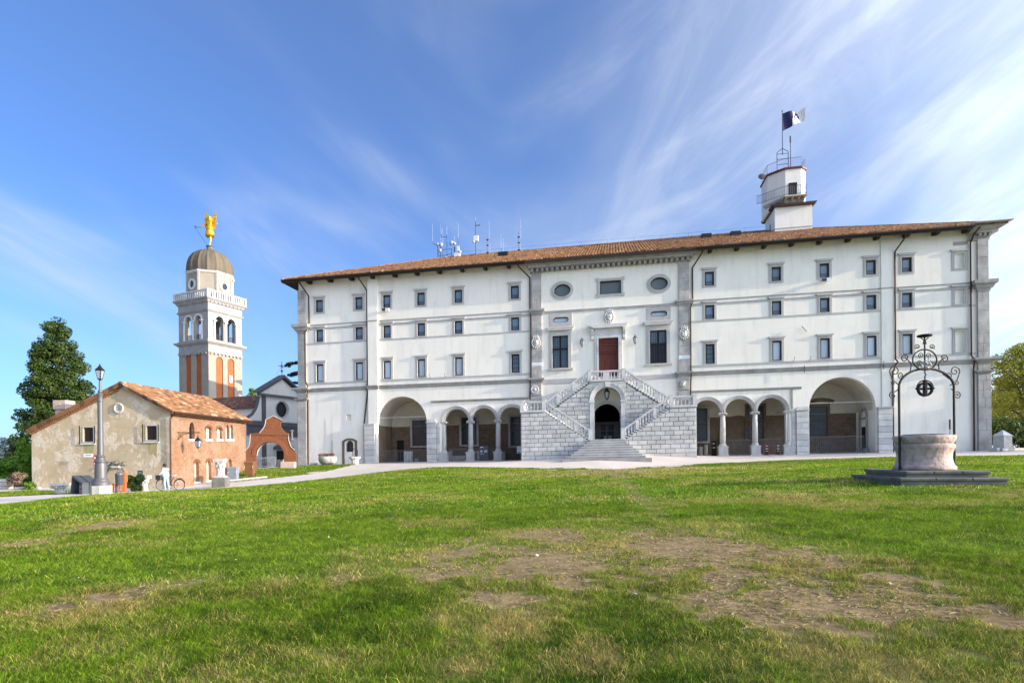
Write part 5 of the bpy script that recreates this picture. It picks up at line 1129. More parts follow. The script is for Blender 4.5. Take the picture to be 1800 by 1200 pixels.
for i, L in enumerate(gh):
    x0,x1,z0,z1 = L[0][0],L[1][0],L[0][1],L[2][1]; w = MB().frame(rect(x0-.07,x1+.07,z0-.06,z1+.07), L, -.02, 0).build('window', M['pale_stone'], house)
    m = MB().box(x0,(x0+x1)/2-.03,.12,.17,z0,z1); m.box((x0+x1)/2+.03,x1,.12,.17,z0,z1)
    for k in range(7): z = z0+(z1-z0)*(k+.5)/7; m.box(x0+.05,x1-.05,.10,.12,z-.03,z+.03)
    m.box((x0+x1)/2-.05,(x0+x1)/2+.05,.08,.2,z0,z1); m.build('shutter', M['frame'], w)
    MB().box(x0-.16,x1+.16,-.1,-.001,z0-.2,z0-.11).build('sill', M['white_stone'], w); MB().box(x0-.2,x0-.15,-.14,-.1,z0-.15,z1+.1).box(x1+.15,x1+.2,-.14,-.1,z0-.15,z1+.1).build('shutter_bar', M['iron'], w)
    MB().poly([(x0,z0-.22),(x1+.02,z0-.22),(x1-.05,z0-1.25+.5*i*0),(x1-.3,z0-.9),(x0+.3,z0-1.1),(x0+.1,z0-.8)][::-1], [], -.004).build('moss_stain', M['moss'], w)
# roof of the house
m = MB(); ov = .35; yA, yB = -.3, 10.1
def rz_l(x): return 7.2-( -3.4-x)*.463
def rz_r(x): return 7.2-(x+3.4)*.523
m.add([(-10.2,yA,rz_l(-10.2)),(-3.4,yA,7.2),(-3.4,yB,7.2),(-10.2,yB,rz_l(-10.2))],[(0,1,2,3)]); m.add([(.4,yA,rz_r(.4)),(-3.4,yA,7.2),(-3.4,yB,7.2),(.4,yB,rz_r(.4))],[(0,3,2,1)])
m.add([(-10.2,yA,rz_l(-10.2)-.18),(-3.4,yA,7.02),(-3.4,yB,7.02),(-10.2,yB,rz_l(-10.2)-.18),(.4,yA,rz_r(.4)-.18),(.4,yB,rz_r(.4)-.18)],[(3,2,1,0),(4,1,2,5)])
m.add([(-10.2,yA,rz_l(-10.2)),(-3.4,yA,7.2),(.4,yA,rz_r(.4)),(-10.2,yA,rz_l(-10.2)-.18),(-3.4,yA,7.02),(.4,yA,rz_r(.4)-.18)],[(3,4,1,0),(4,5,2,1)])
hr = m.build('roof', M['tiles_house'], house)
hx = math.hypot(1,.523)
rt = tiles('roof_tiles', hr, lambda y: yA, lambda y: yB, -.4, 3.4, lambda y: 7.23-.523*(3.4-y), .24, .36, M['tiles_house'], 4, .08, .05, 0.0); rt.rotation_euler = (0,0,PI/2)
m = MB(); m.tube([(-3.4,yA,7.24),(-3.4,yB,7.24)], .12, 8); m.tube([(.42,yA,rz_r(.4)+.03),(-3.4,yA,7.24)], .08, 8); m.tube([(-10.2,yA,rz_l(-10.2)+.03),(-3.4,yA,7.24)], .08, 8); m.build('ridge_tiles', M['tiles_house'], hr)
dm = MB().box(-.07,.07,-.16,0,-.12,.02).mesh('dentil', M['tiles_house'])
for k in range(34): x = -10.05+k*.19; obj('dentil', dm, house, (x,-.001,rz_l(x)-.2))
m = MB(); m.tube([(.47,yA,rz_r(.4)-.05),(.47,yB,rz_r(.4)-.05)], .07, 8); m.tube([(.45,-.2,5.1),(.06,-.12,4.8),(.05,-.1,-.2)], .05, 6); m.build('gutter', M['pipe'], house)
x, z = hcoord(112,727,'g',1.5); m = MB().box(x-.38,x+.38,1.2,1.9,z-1.3,z+.25); m.box(x-.46,x+.46,1.1,2.0,z+.3,z+.95); m.box(x-.3,x+.1,1.08,1.12,z+.55,z+.75); m.build('chimney', M['pink_stone'], house)
x, z = hcoord(209.5,717.5); m = MB(); 
for k in range(16):
    q = 2*PI*k/16; m.ball((x+.30*math.cos(q),-.05,z+.30*math.sin(q)), (.09,.08,.09), 6, 4); m.tube([(x,.0,z-.1),(x+.28*math.cos(q),-.03,z+.28*math.sin(q))], [.015,.05], 5)
m.lathe([(.3,0),(.3,.03),(.05,.0)],16) if False else None; m.build('shell_relief', M['pale_stone'], house, smooth=True)
for px, py in ((194.3,814.8),(207,812.5),(220.5,814.3)):
    x, z = hcoord(px,py); m = MB(); m.ball((x,-.12,z), (.13,.17,.16), 8, 6); m.ball((x,-.27,z-.05), (.06,.08,.06), 6, 4)
    for s_ in (-1,1): m.ball((x+s_*.11,-.08,z+.11), .05, 6, 4)
    m.build('carved_head', M['dark_stone'], house, smooth=True)
x, z = hcoord(207,820); MB().box(x-.28,x+.28,-.3,-.001,z-.07,z+.07).build('stone_shelf', M['pale_stone'], house)
m = MB(); x, z = hcoord(204,832); m.tube([(x+.62*math.cos(q),-.05,z+.55*math.sin(q)) for q in np.linspace(0,PI,16)], .025, 5); m.build('iron_hoop', M['iron'], house)
x, z = hcoord(163.3,800); sg = thing('street_sign', 'small white street name plate fixed on the stained gable left of the lamp post', 'sign', Vector(HO)+Vector((x,-.03,z)), HRZ)
MB().box(-.33,.33,-.015,.0,-.12,.12).build('plate', M['white'], sg); MB().box(-.22,.2,-.019,-.0155,-.01,.03).build('lettering', M['lamp_grey'], sg)
# wall lamp on the brick side
ya, za = hcoord(340, 789, 's'); y0_, z0_ = hcoord(312, 760, 's')
wlp = thing('bracket_lantern', 'black lantern on a scrolled iron bracket on the brick house', 'lantern', Vector(HO)+Matrix.Rotation(HRZ,3,'Z')@Vector((0,y0_,z0_)), HRZ)
m = MB(); m.tube([(0,0,0),(1.45,.3,0)], .03, 6); m.tube([(0,0,-.5),(.3,.1,-.15),(.8,.2,-.02)], .022, 6); m.tube([(.25+.12*math.cos(q),.08,-.2+.12*math.sin(q)) for q in np.linspace(0,5,12)], .012, 5); m.tube([(1.3,.28,0),(1.3,.28,-.25)], .012, 5); m.build('bracket', M['iron'], wlp)
mm_ = thing; lr = wlp
def lantern_at(root, pos, s):
    m = MB()
    for k in range(4):
        q = PI/4+PI/2*k; c_, s_ = math.cos(q), math.sin(q); m.tube([(c_*.13*s,s_*.13*s,-.35*s),(c_*.24*s,s_*.24*s,.15*s)], .022*s, 4)
    m.lathe([(.26*s,.15*s),(.28*s,.19*s),(.15*s,.34*s),(.11*s,.36*s),(.1*s,.42*s),(.05*s,.46*s),(.02*s,.58*s)], 4, ph=.5); m.lathe([(.03*s,-.5*s),(.06*s,-.42*s),(.15*s,-.37*s),(.15*s,-.34*s)], 4, ph=.5); m.build('lantern_cage', M['iron'], root, pos)
    MB().lathe([(.115*s,-.34*s),(.225*s,.15*s)], 4, ph=.5).build('lantern_glass', M['lamp_glass'], root, pos)
lantern_at(wlp, (1.3,.28,-.72), .85)
# ------------------------------------------------------------------ bell tower
TD = 95.0; TO = Vector((-.518*TD, TD, 0)); TRZ = math.atan2(.908,.419)
tw = thing('bell_tower', 'tall pale bell tower with orange arched panels, open belfry and ribbed dome', 'bell tower', TO, TRZ)
TX, TY = 6.5, 7.15
def ta(px, right=True):
    d = Vector((.419,.908)) if right else Vector((-.908,.419)); k = (px-900)/1027; return (k*TO.y-TO.x)/(d.x-k*d.y)
M['tower_plaster'] = mottled('pale_tower_plaster', (.36,.31,.245), (.30,.255,.20), .5); M['tower_stone'] = stone_mat('tower_limestone', (.37,.34,.31), (.30,.28,.26), (.19,.18,.17)); M['orange_plaster'] = mottled('orange_plaster', (.40,.12,.04), (.33,.095,.033), .7)
def face(m, right):
    """map a mesh drawn in (a, depth inward, z) onto the right or the left face"""
    if not right: m.v = [(p[1], TY-p[0], p[2]) for p in m.v]
    return m
pr = [(ta(381.2),ta(393.5)),(ta(401.4),ta(413.4))]; pl = [(ta(345.8,False),ta(355.6,False)),(ta(327.8,False),ta(337.4,False))]
def arched(a, b, z0, zt, n=12): r = (b-a)/2; return [(a,z0),(b,z0)] + arc((a+b)/2, zt-r, r, r, 0, PI, n)
for right, W_, P in ((True,TX,pr),(False,TY,[(TY-b,TY-a) for a,b in pl])):
    L = [arched(a,b,-2.0,17.05 if right else 17.3) for a,b in P]; m = MB().poly([(0,-3),(W_,-3),(W_,18.7),(0,18.7)], L, 0); [m.reveal(h,0,.18) for h in L]; face(m,right).build('shaft_wall', M['tower_plaster'], tw)
    for l in L: m = MB().poly(l, [], .17); face(m,right).build('blind_arch', M['orange_plaster'], tw)
a_ = ta(407); MB().frame(rect(a_-.28,a_+.28,13.0,14.2), rect(a_-.14,a_+.14,13.15,14.05), -.02,.2).build('slit_window', M['white'], tw)
MB().box(.01,TX,.01,TY,-3,18.6).v and None
m = MB(); m.add([(TX,0,-3),(TX,TY,-3),(TX,TY,18.7),(TX,0,18.7),(0,TY,-3),(0,TY,18.7)],[(0,1,2,3),(1,4,5,2)]); m.build('shaft_wall', M['tower_plaster'], tw)
def band(z0,z1,e,name,mat,e2=None):
    e2 = e if e2 is None else e2; m = MB(); a = [(-e,-e),(TX+e,-e),(TX+e,TY+e),(-e,TY+e)]; b = [(-e2,-e2),(TX+e2,-e2),(TX+e2,TY+e2),(-e2,TY+e2)]
    m.add([(p[0],p[1],z0) for p in a]+[(p[0],p[1],z1) for p in b],[(3,2,1,0),(4,5,6,7),(0,1,5,4),(1,2,6,5),(2,3,7,6),(3,0,4,7)]); return m.build(name, mat, tw)
band(17.55,17.8,.12,'string_course',M['tower_stone']); band(17.8,18.9,.03,'frieze',M['tower_stone']); band(18.9,19.15,.15,'cornice',M['tower_stone'],.4); band(19.15,19.45,.5,'cornice',M['tower_stone'],.6); band(19.45,19.7,.3,'cornice',M['tower_stone'],.1)
md = MB().box(-.12,.12,-.12,.12,0,.2).mesh('dentil', M['tower_stone'])
for k in range(9): obj('dentil', md, tw, (.4+k*.72,-.16,17.3)); obj('dentil', md, tw, (-.16,.4+k*.8,17.3)); obj('dentil', md, tw, (.3+k*.74,-.28,25.78)); obj('dentil', md, tw, (-.28,.3+k*.82,25.78))
for right, W_ in ((True,TX),(False,TY)):
    cs = ((ta(387.5)+ta(393))/2, ta(404)) if right else (TY-ta(352.5,False), TY-ta(336.5,False)); hw = .78
    cs = (W_*.5-1.15, W_*.5+1.15) if right else (W_*.5-1.2, W_*.5+1.2)
    L = [arched(c-hw,c+hw,19.75,23.75) for c in cs]; m = MB().poly([(0,19.7),(W_,19.7),(W_,24.3),(0,24.3)], L, 0); [m.reveal(h,0,.75) for h in L]; face(m,right).build('belfry_wall', M['tower_stone'], tw)
    for c in cs:
        m = MB(); o_ = arc(c,22.97,1.06,1.06,0,PI,14); i_ = arc(c,22.97,.78,.78,0,PI,14); m.strip([(p[0],-.1,p[1]) for p in o_],[(p[0],-.1,p[1]) for p in i_]); m.strip([(p[0],0,p[1]) for p in o_],[(p[0],-.1,p[1]) for p in o_]); m.strip([(p[0],-.1,p[1]) for p in i_],[(p[0],.2,p[1]) for p in i_]); face(m,right).build('archivolt', M['white_stone'], tw)
    for x in (cs[0]-.95, (cs[0]+cs[1])/2, cs[1]+.95): m = MB(); m.lathe([(.2,0),(.16,.1),(.15,1.5),(.13,2.85),(.22,2.95),(.24,3.2)], 10, (x,-.06,19.75)); m.box(x-.27,x+.27,-.3,.15,22.75,22.95); face(m,right).build('belfry_column', M['white_stone'], tw)
    for c in cs:
        m = MB(); m.box(c-hw,c+hw,.39,.44,20.65,20.72)
        for k in range(12): x = c-hw+2*hw*(k+.5)/12; m.box(x-.02,x+.02,.4,.43,19.75,20.66)
        face(m,right).build('belfry_railing', M['iron'], tw)
m = MB().poly([(0,19.7),(TX,19.7),(TX,24.3),(0,24.3)], [arched(c-.7,c+.7,19.75,23.7) for c in (2.1,4.4)], TY); m.build('belfry_wall', M['tower_stone'], tw)
m = MB().poly([(0,19.7),(TY,19.7),(TY,24.3),(0,24.3)], [arched(c-.7,c+.7,19.75,23.7) for c in (2.4,4.8)], 0); m.v = [(TX, p[0], p[2]) for p in m.v]; m.build('belfry_wall', M['tower_stone'], tw)
for cx_, cy_ in ((2.2,2.4),(4.2,4.8)): m = MB(); m.lathe([(.75,0),(.62,.15),(.48,.6),(.42,1.0),(.2,1.2),(.06,1.3),(.05,2.6)], 14, (cx_,cy_,21.6)); m.build('bell', M['iron'], tw, smooth=True)
band(24.3,24.55,.15,'string_course',M['tower_stone'],.28); band(24.56,25.7,.05,'frieze',M['tower_stone']); band(25.95,26.2,.3,'cornice',M['tower_stone'],.5); band(26.2,26.45,.58,'cornice',M['tower_stone'],.66); band(25.7,25.95,.2,'cornice',M['tower_stone'],.3)
E_ = .40; bt = MB().box(-.09,.09,-.07,.07,0,1.0).mesh('baluster', M['white_stone'])
m = MB(); a = [(-E_,-E_),(TX+E_,-E_),(TX+E_,TY+E_),(-E_,TY+E_)]
for i in range(4):
    p, q = a[i], a[(i+1)%4]; x0,x1 = sorted((p[0],q[0])); y0,y1 = sorted((p[1],q[1])); m.box(x0-.14,x1+.14,y0-.14,y1+.14,27.5,27.7); m.box(p[0]-.16,p[0]+.16,p[1]-.16,p[1]+.16,26.45,27.72) 
    for k in range(1,16): t_ = k/16; obj('baluster', bt, tw, (p[0]+(q[0]-p[0])*t_, p[1]+(q[1]-p[1])*t_, 26.48))
m.build('balustrade_rail', M['white_stone'], tw)
cx_, cy_ = TX/2, TY/2; ph = .5
dr_ = MB(); dr_.lathe([(3.62,26.4),(3.62,30.9)], 8, (cx_,cy_,0), ph=ph); dr_.build('drum', M['tower_plaster'], tw)
for k in range(8): q = 2*PI*(k+ph)/8; MB().lathe([(.26,26.4),(.26,30.85)], 6, (cx_+3.5*math.cos(q),cy_+3.5*math.sin(q),0)).build('drum_pilaster', M['tower_stone'], tw)
m = MB(); m.lathe([(3.68,30.85),(3.82,30.95),(3.95,31.2),(3.6,31.3)], 8, (cx_,cy_,0), ph=ph); m.build('drum_cornice', M['white_stone'], tw)
ap = 3.62*math.cos(PI/8)
for k in range(8):
    q = 2*PI*(k+1+0)/8
    if k % 2 == 0: continue
    L1, L2 = arc(0,0,.85,.95,0,2*PI,20)[:-1], arc(0,0,.5,.58,0,2*PI,20)[:-1]
    m = MB().frame(L1, L2, -.16, 0.0); Mx = Matrix.Translation((cx_+ap*math.cos(q), cy_+ap*math.sin(q), 28.95)) @ Matrix.Rotation(q+PI/2, 4, 'Z'); o = m.xf(Mx).build('oculus', M['white_stone'], tw); MB().poly(L2, [], -.02).xf(Mx).build('pane', M['pane_dark'], o)
dome = MB(); N_ = 64; prof = [(3.5,31.25),(3.56,31.9),(3.48,32.8),(3.2,33.7),(2.7,34.5),(2.05,35.05),(1.35,35.35),(.75,35.5),(.6,35.6)]
vs = []
for r_, z in prof:
    for j in range(N_): q = 2*PI*j/N_; rr = r_*(1+(.035 if j%4 == 0 else 0.0)); vs.append((cx_+rr*math.cos(q), cy_+rr*math.sin(q), z))
dome.add(vs, [(i*N_+j, i*N_+(j+1)%N_, (i+1)*N_+(j+1)%N_, (i+1)*N_+j) for i in range(len(prof)-1) for j in range(N_)])
M['lead'] = mottled('weathered_lead_dome', (.16,.13,.09), (.10,.08,.055), 1.2, aniso=(1,1,.25), spk=.6, spkc=(.08,.06,.05)); dome.build('dome', M['lead'], tw)
m = MB(); m.lathe([(.6,35.5),(.75,35.6),(.55,35.7),(.5,36.15),(.65,36.25),(.5,36.4)], 12, (cx_,cy_,0)); m.build('lantern_base', M['dark_stone'], tw)
# gilded angel
TP = TO + Matrix.Rotation(TRZ,3,'Z') @ Vector((cx_,cy_,36.35))
ang = thing('angel_statue', 'gilded angel weathervane statue with raised wings on the tower dome', 'statue', TP, 0); ang.scale = (1.2,1.2,1.2)
def skinned(name, verts, edges, radii, mat, parent, loc=(0,0,0), rz=0.0, sub=2, root=0, mats=None, assign=None):
    me = bpy.data.meshes.new(name); me.from_pydata(verts, edges, []); o = bpy.data.objects.new(name+'_tmp', me); COL.objects.link(o)
    o.modifiers.new('s','SKIN'); 
    if not me.skin_vertices: bpy.context.view_layer.objects.active = o
    sv = me.skin_vertices[0].data
    for i, r_ in enumerate(radii): sv[i].radius = (r_, r_) if not isinstance(r_, tuple) else r_
    for i in range(len(verts)): sv[i].use_root = (i == root)
    s_ = o.modifiers.new('u','SUBSURF'); s_.levels = sub; s_.render_levels = sub
    dg = bpy.context.evaluated_depsgraph_get(); me2 = bpy.data.meshes.new_from_object(o.evaluated_get(dg)); me2.name = name; bpy.data.objects.remove(o); me2.materials.clear()
    for mt in (mats or [mat]): me2.materials.append(mt)
    me2.polygons.foreach_set('use_smooth', [True]*len(me2.polygons))
    if assign: me2.polygons.foreach_set('material_index', [assign(p.center) for p in me2.polygons])
    me2.update(); return obj(name, me2, parent, loc, rz)
V = [(0,0,2.55),(0,0,3.0),(0,-.02,3.5),(0,-.03,3.75),(0,-.08,4.02),(0,-.06,4.2), (.12,0,2.4),(.1,-.05,1.5),(.05,0,.7),(.02,-.02,.1),(.0,-.18,.02), (-.2,0,2.35),(-.42,-.1,1.75),(-.5,.3,1.35),(-.5,.45,1.3), (.32,0,3.5),(.7,-.05,3.25),(1.1,-.1,3.1),(1.2,-.1,3.05), (-.32,0,3.5),(-.75,-.05,3.0),(-1.15,-.1,2.65),(-1.25,-.1,2.6)]
Ed = [(0,1),(1,2),(2,3),(3,4),(4,5),(0,6),(6,7),(7,8),(8,9),(9,10),(0,11),(11,12),(12,13),(13,14),(2,15),(15,16),(16,17),(17,18),(2,19),(19,20),(20,21),(21,22)]
Rr = [.36,.28,.34,.14,.24,.2,.24,.17,.13,.08,.06,.24,.17,.12,.07,.15,.11,.08,.06,.15,.11,.08,.06]
skinned('body', V, Ed, Rr, M['gold'], ang)
def wing(s_):
    m = MB(); pts = [(0,3.6),(.25,4.3),(.55,4.75),(.78,4.85),(.85,4.3),(.8,3.6),(.65,2.9),(.5,2.5),(.35,2.9),(.1,3.2)]
    m.prism([(s_*a*.8+ s_*.12, b) for a, b in (pts if s_ < 0 else pts[::-1])], .22, .3)
    for k in range(6): m.prism([(s_*(.2+k*.11),4.2-k*.02),(s_*(.28+k*.11),4.2),(s_*(.3+k*.09),2.8-k*.04),(s_*(.22+k*.09),2.8)][::(1 if s_>0 else -1)], .16,.22)
    return m.build('wing', M['gold'], ang)
wing(-1); wing(1)
m = MB(); m.lathe([(.55,1.35),(.62,1.7),(.45,2.3),(.38,2.6)], 14); m.lathe([(.5,2.3),(.52,2.5),(.36,2.9)], 14); m.build('tunic', M['gold'], ang, smooth=True)
m = MB(); m.tube([(-1.25,-.1,2.6),(-2.0,-.1,2.65)], .03, 5)
for k in range(5): m.tube([(-1.8-.05*k,-.1,2.65),(-1.9-.06*k,-.1,2.65+.25*math.sin(k*2.1))], .03, 5)
m.build('lily_branch', M['iron_blue'], ang)
m = MB(); m.tube([(-.3,0,.05),(-2.1,-.1,2.7)], .02, 4); m.tube([(.3,0,.05),(1.15,-.1,2.9)], .02, 4); m.build('stay_rods', M['iron_blue'], ang)
# ------------------------------------------------------------------ church
CHO = Vector((-.4323*80, 80, 0)); church = thing('church', 'white church with oculus, grey stone pediment and dark red tiled nave roof', 'church', CHO, TRZ)
L = arc(4.1,7.1,1.15,1.15,0,2*PI,28)[:-1]
m = MB().poly([(0,5.2),(8.2,5.2),(8.2,9.0),(4.1,11.5),(0,9.0)], [L], 0); m.reveal(L,0,.4); m.add([(-2,0,-2),(10.2,0,-2),(10.2,0,5.2),(-2,0,5.2)],[(0,1,2,3)]); m.add([(0,0,-2),(0,17,-2),(0,17,7.3),(0,0,7.3)],[(3,2,1,0)]); m.add([(0,0,7.3),(0,.4,7.3),(0,.4,9),(0,0,9)],[(3,2,1,0)]); m.build('wall', M['plaster'], church)
o = MB().frame(arc(4.1,7.1,1.3,1.3,0,2*PI,28)[:-1], L, -.06, 0).build('oculus', M['white_stone'], church); MB().poly(L, [], .38).build('pane', M['pane_dark'], o)
M['church_grey'] = mottled('dark_grey_church_stone', (.15,.14,.145), (.11,.105,.11), 1.0)
m = MB(); m.box(-.3,8.5,-.35,0,8.75,9.05); m.prism([(-.5,9.06),(8.7,9.06),(8.7,9.3),(4.1,12.0),(-.5,9.3)][:2]+[(8.9,9.3),(4.1,12.05),(-.7,9.3)], -.02,.0)
m.add([(-.7,-.5,9.25),(4.1,-.5,12.05),(8.9,-.5,9.25),(-.7,-.5,8.98),(4.1,-.5,11.65),(8.9,-.5,8.98),(-.7,.6,9.25),(4.1,.6,12.05),(8.9,.6,9.25)],[(3,4,1,0),(4,5,2,1),(0,1,7,6),(1,2,8,7),(3,0,6)]); m.build('pediment', M['church_grey'], church)
MB().poly([(.2,9.1),(8,9.1),(4.1,11.4)], [], -.06).build('pediment_field', M['plaster'], church)
for x in (.45, 7.1): MB().box(x,x+.65,-.12,-.001,5.2,8.75).build('pilaster', M['church_grey'], church)
MB().box(-2.2,10.4,-.25,0,4.6,5.25).box(-2.1,10.3,-.12,0,3.2,4.6).build('lower_entablature', M['church_grey'], church)
for s_ in (-1,1):
    cv = [(0,8.6),(-.15,7.8),(-.5,6.9),(-1.1,6.1),(-1.9,5.6),(-2.4,5.4),(-2.4,5.25),(0,5.25)]; cv = [(a if s_<0 else 8.2-a, b) for a,b in cv]; MB().prism(cv if s_<0 else cv[::-1], 0,.35).build('volute', M['plaster'], church)
    e = [(p[0],-.08,p[1]) for p in cv[:6]]; MB().tube([(p[0],.1,p[2]) for p in e], .22, 6).build('volute_coping', M['church_grey'], church)
m = MB(); m.box(3.0,5.2,-.15,-.001,-2,1.2,0); m.build('doorway', M['black'], church); m = MB().prism([(2.4,1.4),(5.8,1.4),(5.8,1.7),(4.1,2.6),(2.4,1.7)], -.5,-.001); m.build('door_pediment', M['church_grey'], church)
for x in (.45,7.1,-1.6): MB().box(x,x+.65,-.15,-.001,-2,3.2).build('lower_pilaster', M['church_grey'], church)
m = MB(); m.add([(-.5,.4,7.1),(-.5,17,7.1),(4.1,17,9.35),(4.1,.4,9.35),(8.7,17,7.1),(8.7,.4,7.1)],[(0,3,2,1),(3,5,4,2)]); m.box(-.6,-.35,.4,17,6.95,7.12); cr = m.build('roof', M['tiles_dark'], church)
rt = tiles('roof_tiles', cr, lambda y: -17.0, lambda y: -.4, -.55, 4.1, lambda y: 7.13+(y+.55)*.483, .3, .42, M['tiles_dark'], 4, .06, .05, 0.0); rt.rotation_euler = (0,0,-PI/2)
rt.rotation_euler = (0,0,-PI/2)
m = MB(); m.tube([(4.1,0,12.0),(4.1,0,14.0)], .04, 5); m.tube([(3.4,0,13.3),(4.8,0,13.3)], .04, 5); m.ball((4.1,0,12.6), .16, 8, 5); m.tube([(4.1,0,13.2),(3.0,-.1,12.0)], .015, 4)
for k in range(6): q = PI*k/6; m.tube([(4.1-.35*math.cos(q),0,13.3-.35*math.sin(q)),(4.1+.35*math.cos(q),0,13.3+.35*math.sin(q))], .02, 4)
m.build('roof_cross', M['iron_blue'], church)
# ------------------------------------------------------------------ brick gateway arch
AO = Vector((-.4605*56, 56, 0)); ARZ = R(15); gate = thing('brick_arch_gateway', 'weathered red brick gateway arch with scrolled gable between house and castle', 'archway', (AO.x,AO.y,-.8), ARZ)
def ga(px, py): 
    k = at(px,py,1.0); d = Vector((math.cos(ARZ),math.sin(ARZ))); a = (k.x*AO.y-AO.x)/(d.x-k.x*d.y); Y = AO.y+a*d.y; return a, k.z*Y+.8
outl = [ga(*p) for p in [(425,793.5),(432,791.5),(437,785),(439.3,776),(440,762.5),(456,760.5),(463,752.5),(466.3,745),(467,737.5),(480,730.5),(496,738),(493,741),(492,747),(496.5,755),(506,762),(507,772),(511,784),(518,791),(520.5,797)]]
outl = [(ga(425,800)[0]-.3,-.6),(ga(521,800)[0],-.6)] + outl[::-1]; outl[-1] = (outl[-1][0]-.3, outl[-1][1])
c0, zc0 = ga(474,797); hw_ = (ga(499,800)[0]-ga(449.5,800)[0])/2; ztop = ga(474,776.5)[1]
hl = [(c0-hw_,-.55),(c0+hw_,-.55)] + arc(c0, ztop-hw_*.98, hw_, hw_*.98, 0, PI, 20)
m = MB().poly(outl, [hl], 0); m.poly(outl[::-1], [hl], .7); m.reveal(outl[::-1], 0,.7); m.reveal(hl, 0,.7); m.build('brick_wall', M['brick_arch'], gate)
vm = MB().chbox(-.06,.06,-.05,0,-.17,.17,.01).mesh('voussoir_brick', M['brick_arch'])
for k in range(41):
    q = PI*k/40; o = obj('voussoir_brick', vm, gate, (c0+(hw_+.19)*math.cos(q), -.001, ztop-hw_*.98+(hw_*.98+.19)*math.sin(q))); o.rotation_euler = (0, PI/2-q, 0)
m = MB(); i_ = arc(c0, ztop-hw_*.98, hw_-.1, hw_*.98-.1, PI, PI*.45, 12); m.strip([(p[0],.12,p[1]) for p in i_],[(p[0],.62,p[1]) for p in i_]); m.build('white_lining', M['white_stone'], gate)
p = [ga(*q) for q in ((438.5,761.5),(509,763),(509,765.2),(438.5,763.8))]; MB().prism(p[::-1], -.08,-.001).build('coping', M['brick_arch'], gate)
for pts in ([(425,793.5),(432,791.5),(437,785),(439.3,776),(440,762.5)],[(507,762),(507,772),(511,784),(518,791)],[(456,760.5),(463,752.5),(466.3,745),(467,737.5),(480,730.5),(496,738)]): MB().tube([(ga(*q)[0],-.04,ga(*q)[1]) for q in pts], .035, 6).build('edge_moulding', M['pale_stone'], gate)
a, z = ga(512.5,775); MB().lathe([(.18,0),(.3,.05),(.12,.2),(.1,.9),(.2,1.0),(.14,1.1)], 10, (a,.2,z)).build('stone_pinnacle', M['dark_stone'], gate)
# ------------------------------------------------------------------ vegetation
def foliage(name, parent, clumps, n, size, mat, loc=(0,0,0), flat=.8):
    """clumps: rows of (x,y,z,rx,ry,rz); leaves sit mostly in the outer shell of each clump"""
    C = np.array(clumps, float); w = (C[:,3]*C[:,4]+C[:,3]*C[:,5]+C[:,4]*C[:,5]); w /= w.sum(); idx = rng.choice(len(C), n, p=w); d = rng.normal(size=(n,3)); d /= np.linalg.norm(d,axis=1)[:,None]
    rad = rng.random(n)**.33*.55+.55; P = C[idx,:3] + d*C[idx,3:6]*rad[:,None]; nr = d + rng.normal(0,.65,(n,3)); nr[:,2] += .4; nr /= np.linalg.norm(nr,axis=1)[:,None]
    t1 = np.cross(nr, rng.normal(size=(n,3))); t1 /= np.linalg.norm(t1,axis=1)[:,None]; t2 = np.cross(nr,t1); s = size*(.6+.8*rng.random((n,1)))
    Vv = np.stack([P-t1*s, P-t2*s*.55, P+t1*s, P+t2*s*.55],1).reshape(-1,3); me = bpy.data.meshes.new(name); me.vertices.add(n*4); me.vertices.foreach_set('co', Vv.ravel()); me.loops.add(n*4); me.loops.foreach_set('vertex_index', np.arange(n*4, dtype=np.int32)); me.polygons.add(n); me.polygons.foreach_set('loop_start', np.arange(n, dtype=np.int32)*4); me.update(calc_edges=True); me.materials.append(mat)
    ct_ = rng.random(len(C))[idx]*.6+rng.random(n)*.4; A = me.attributes.new('tint','FLOAT','POINT'); A.data.foreach_set('value', np.repeat(ct_,4).astype(np.float32)); return obj(name, me, parent, loc)
def trunk(parent, h, r, limbs=6, seed=1, spread=2.0, z0=.4):
    rn = random.Random(seed); m = MB(); path = [(0,0,-.5)]+[(rn.uniform(-.15,.15)*h*.1, rn.uniform(-.15,.15)*h*.1, h*k/5) for k in range(1,6)]; m.tube(path, [r*1.3]+[r*(1-.16*k) for k in range(1,6)], 9)
    for i in range(limbs):
        zz = h*(z0+(1-z0)*i/limbs); q = i*2.4+rn.random(); L_ = spread*rn.uniform(.6,1.1)*(1.1-zz/h*.6); p0 = (0,0,zz); p1 = (math.cos(q)*L_*.5, math.sin(q)*L_*.5, zz+L_*.35); p2 = (math.cos(q)*L_, math.sin(q)*L_, zz+L_*.8); m.tube([p0,p1,p2], [r*.45,r*.28,r*.1], 6)
    return m.build('trunk', M['bark'], parent)
def shell_clumps(zr, n, sz, seed=3, cx=0, fill=.25):
    """zr: list of (z, radius) envelope"""
    rn = np.random.default_rng(seed); out = []; zs = [a for a,_ in zr]; rs = [b for _,b in zr]
    for _ in range(n):
        z = rn.uniform(zs[0], zs[-1]); r = np.interp(z, zs, rs)
        if rn.random() > (r/max(rs))**.8: z = rn.uniform(zs[0], zs[len(zs)//2]); r = np.interp(z, zs, rs)
        q = rn.uniform(0,2*PI); k = rn.uniform(.0,.7) if rn.random() < fill else rn.uniform(.72,1.08); s = sz*rn.uniform(.6,1.3); out.append((cx+math.cos(q)*r*k, math.sin(q)*r*k, z, s, s, s*.7))
    return out
TB = at(101, 800, 58); TB.z = gz(TB.x, TB.y)
t1_ = thing('conifer_tree', 'tall dark evergreen tree rising behind the stained gable', 'tree', TB); trunk(t1_, 13, .35, 8, 4, 2.2)
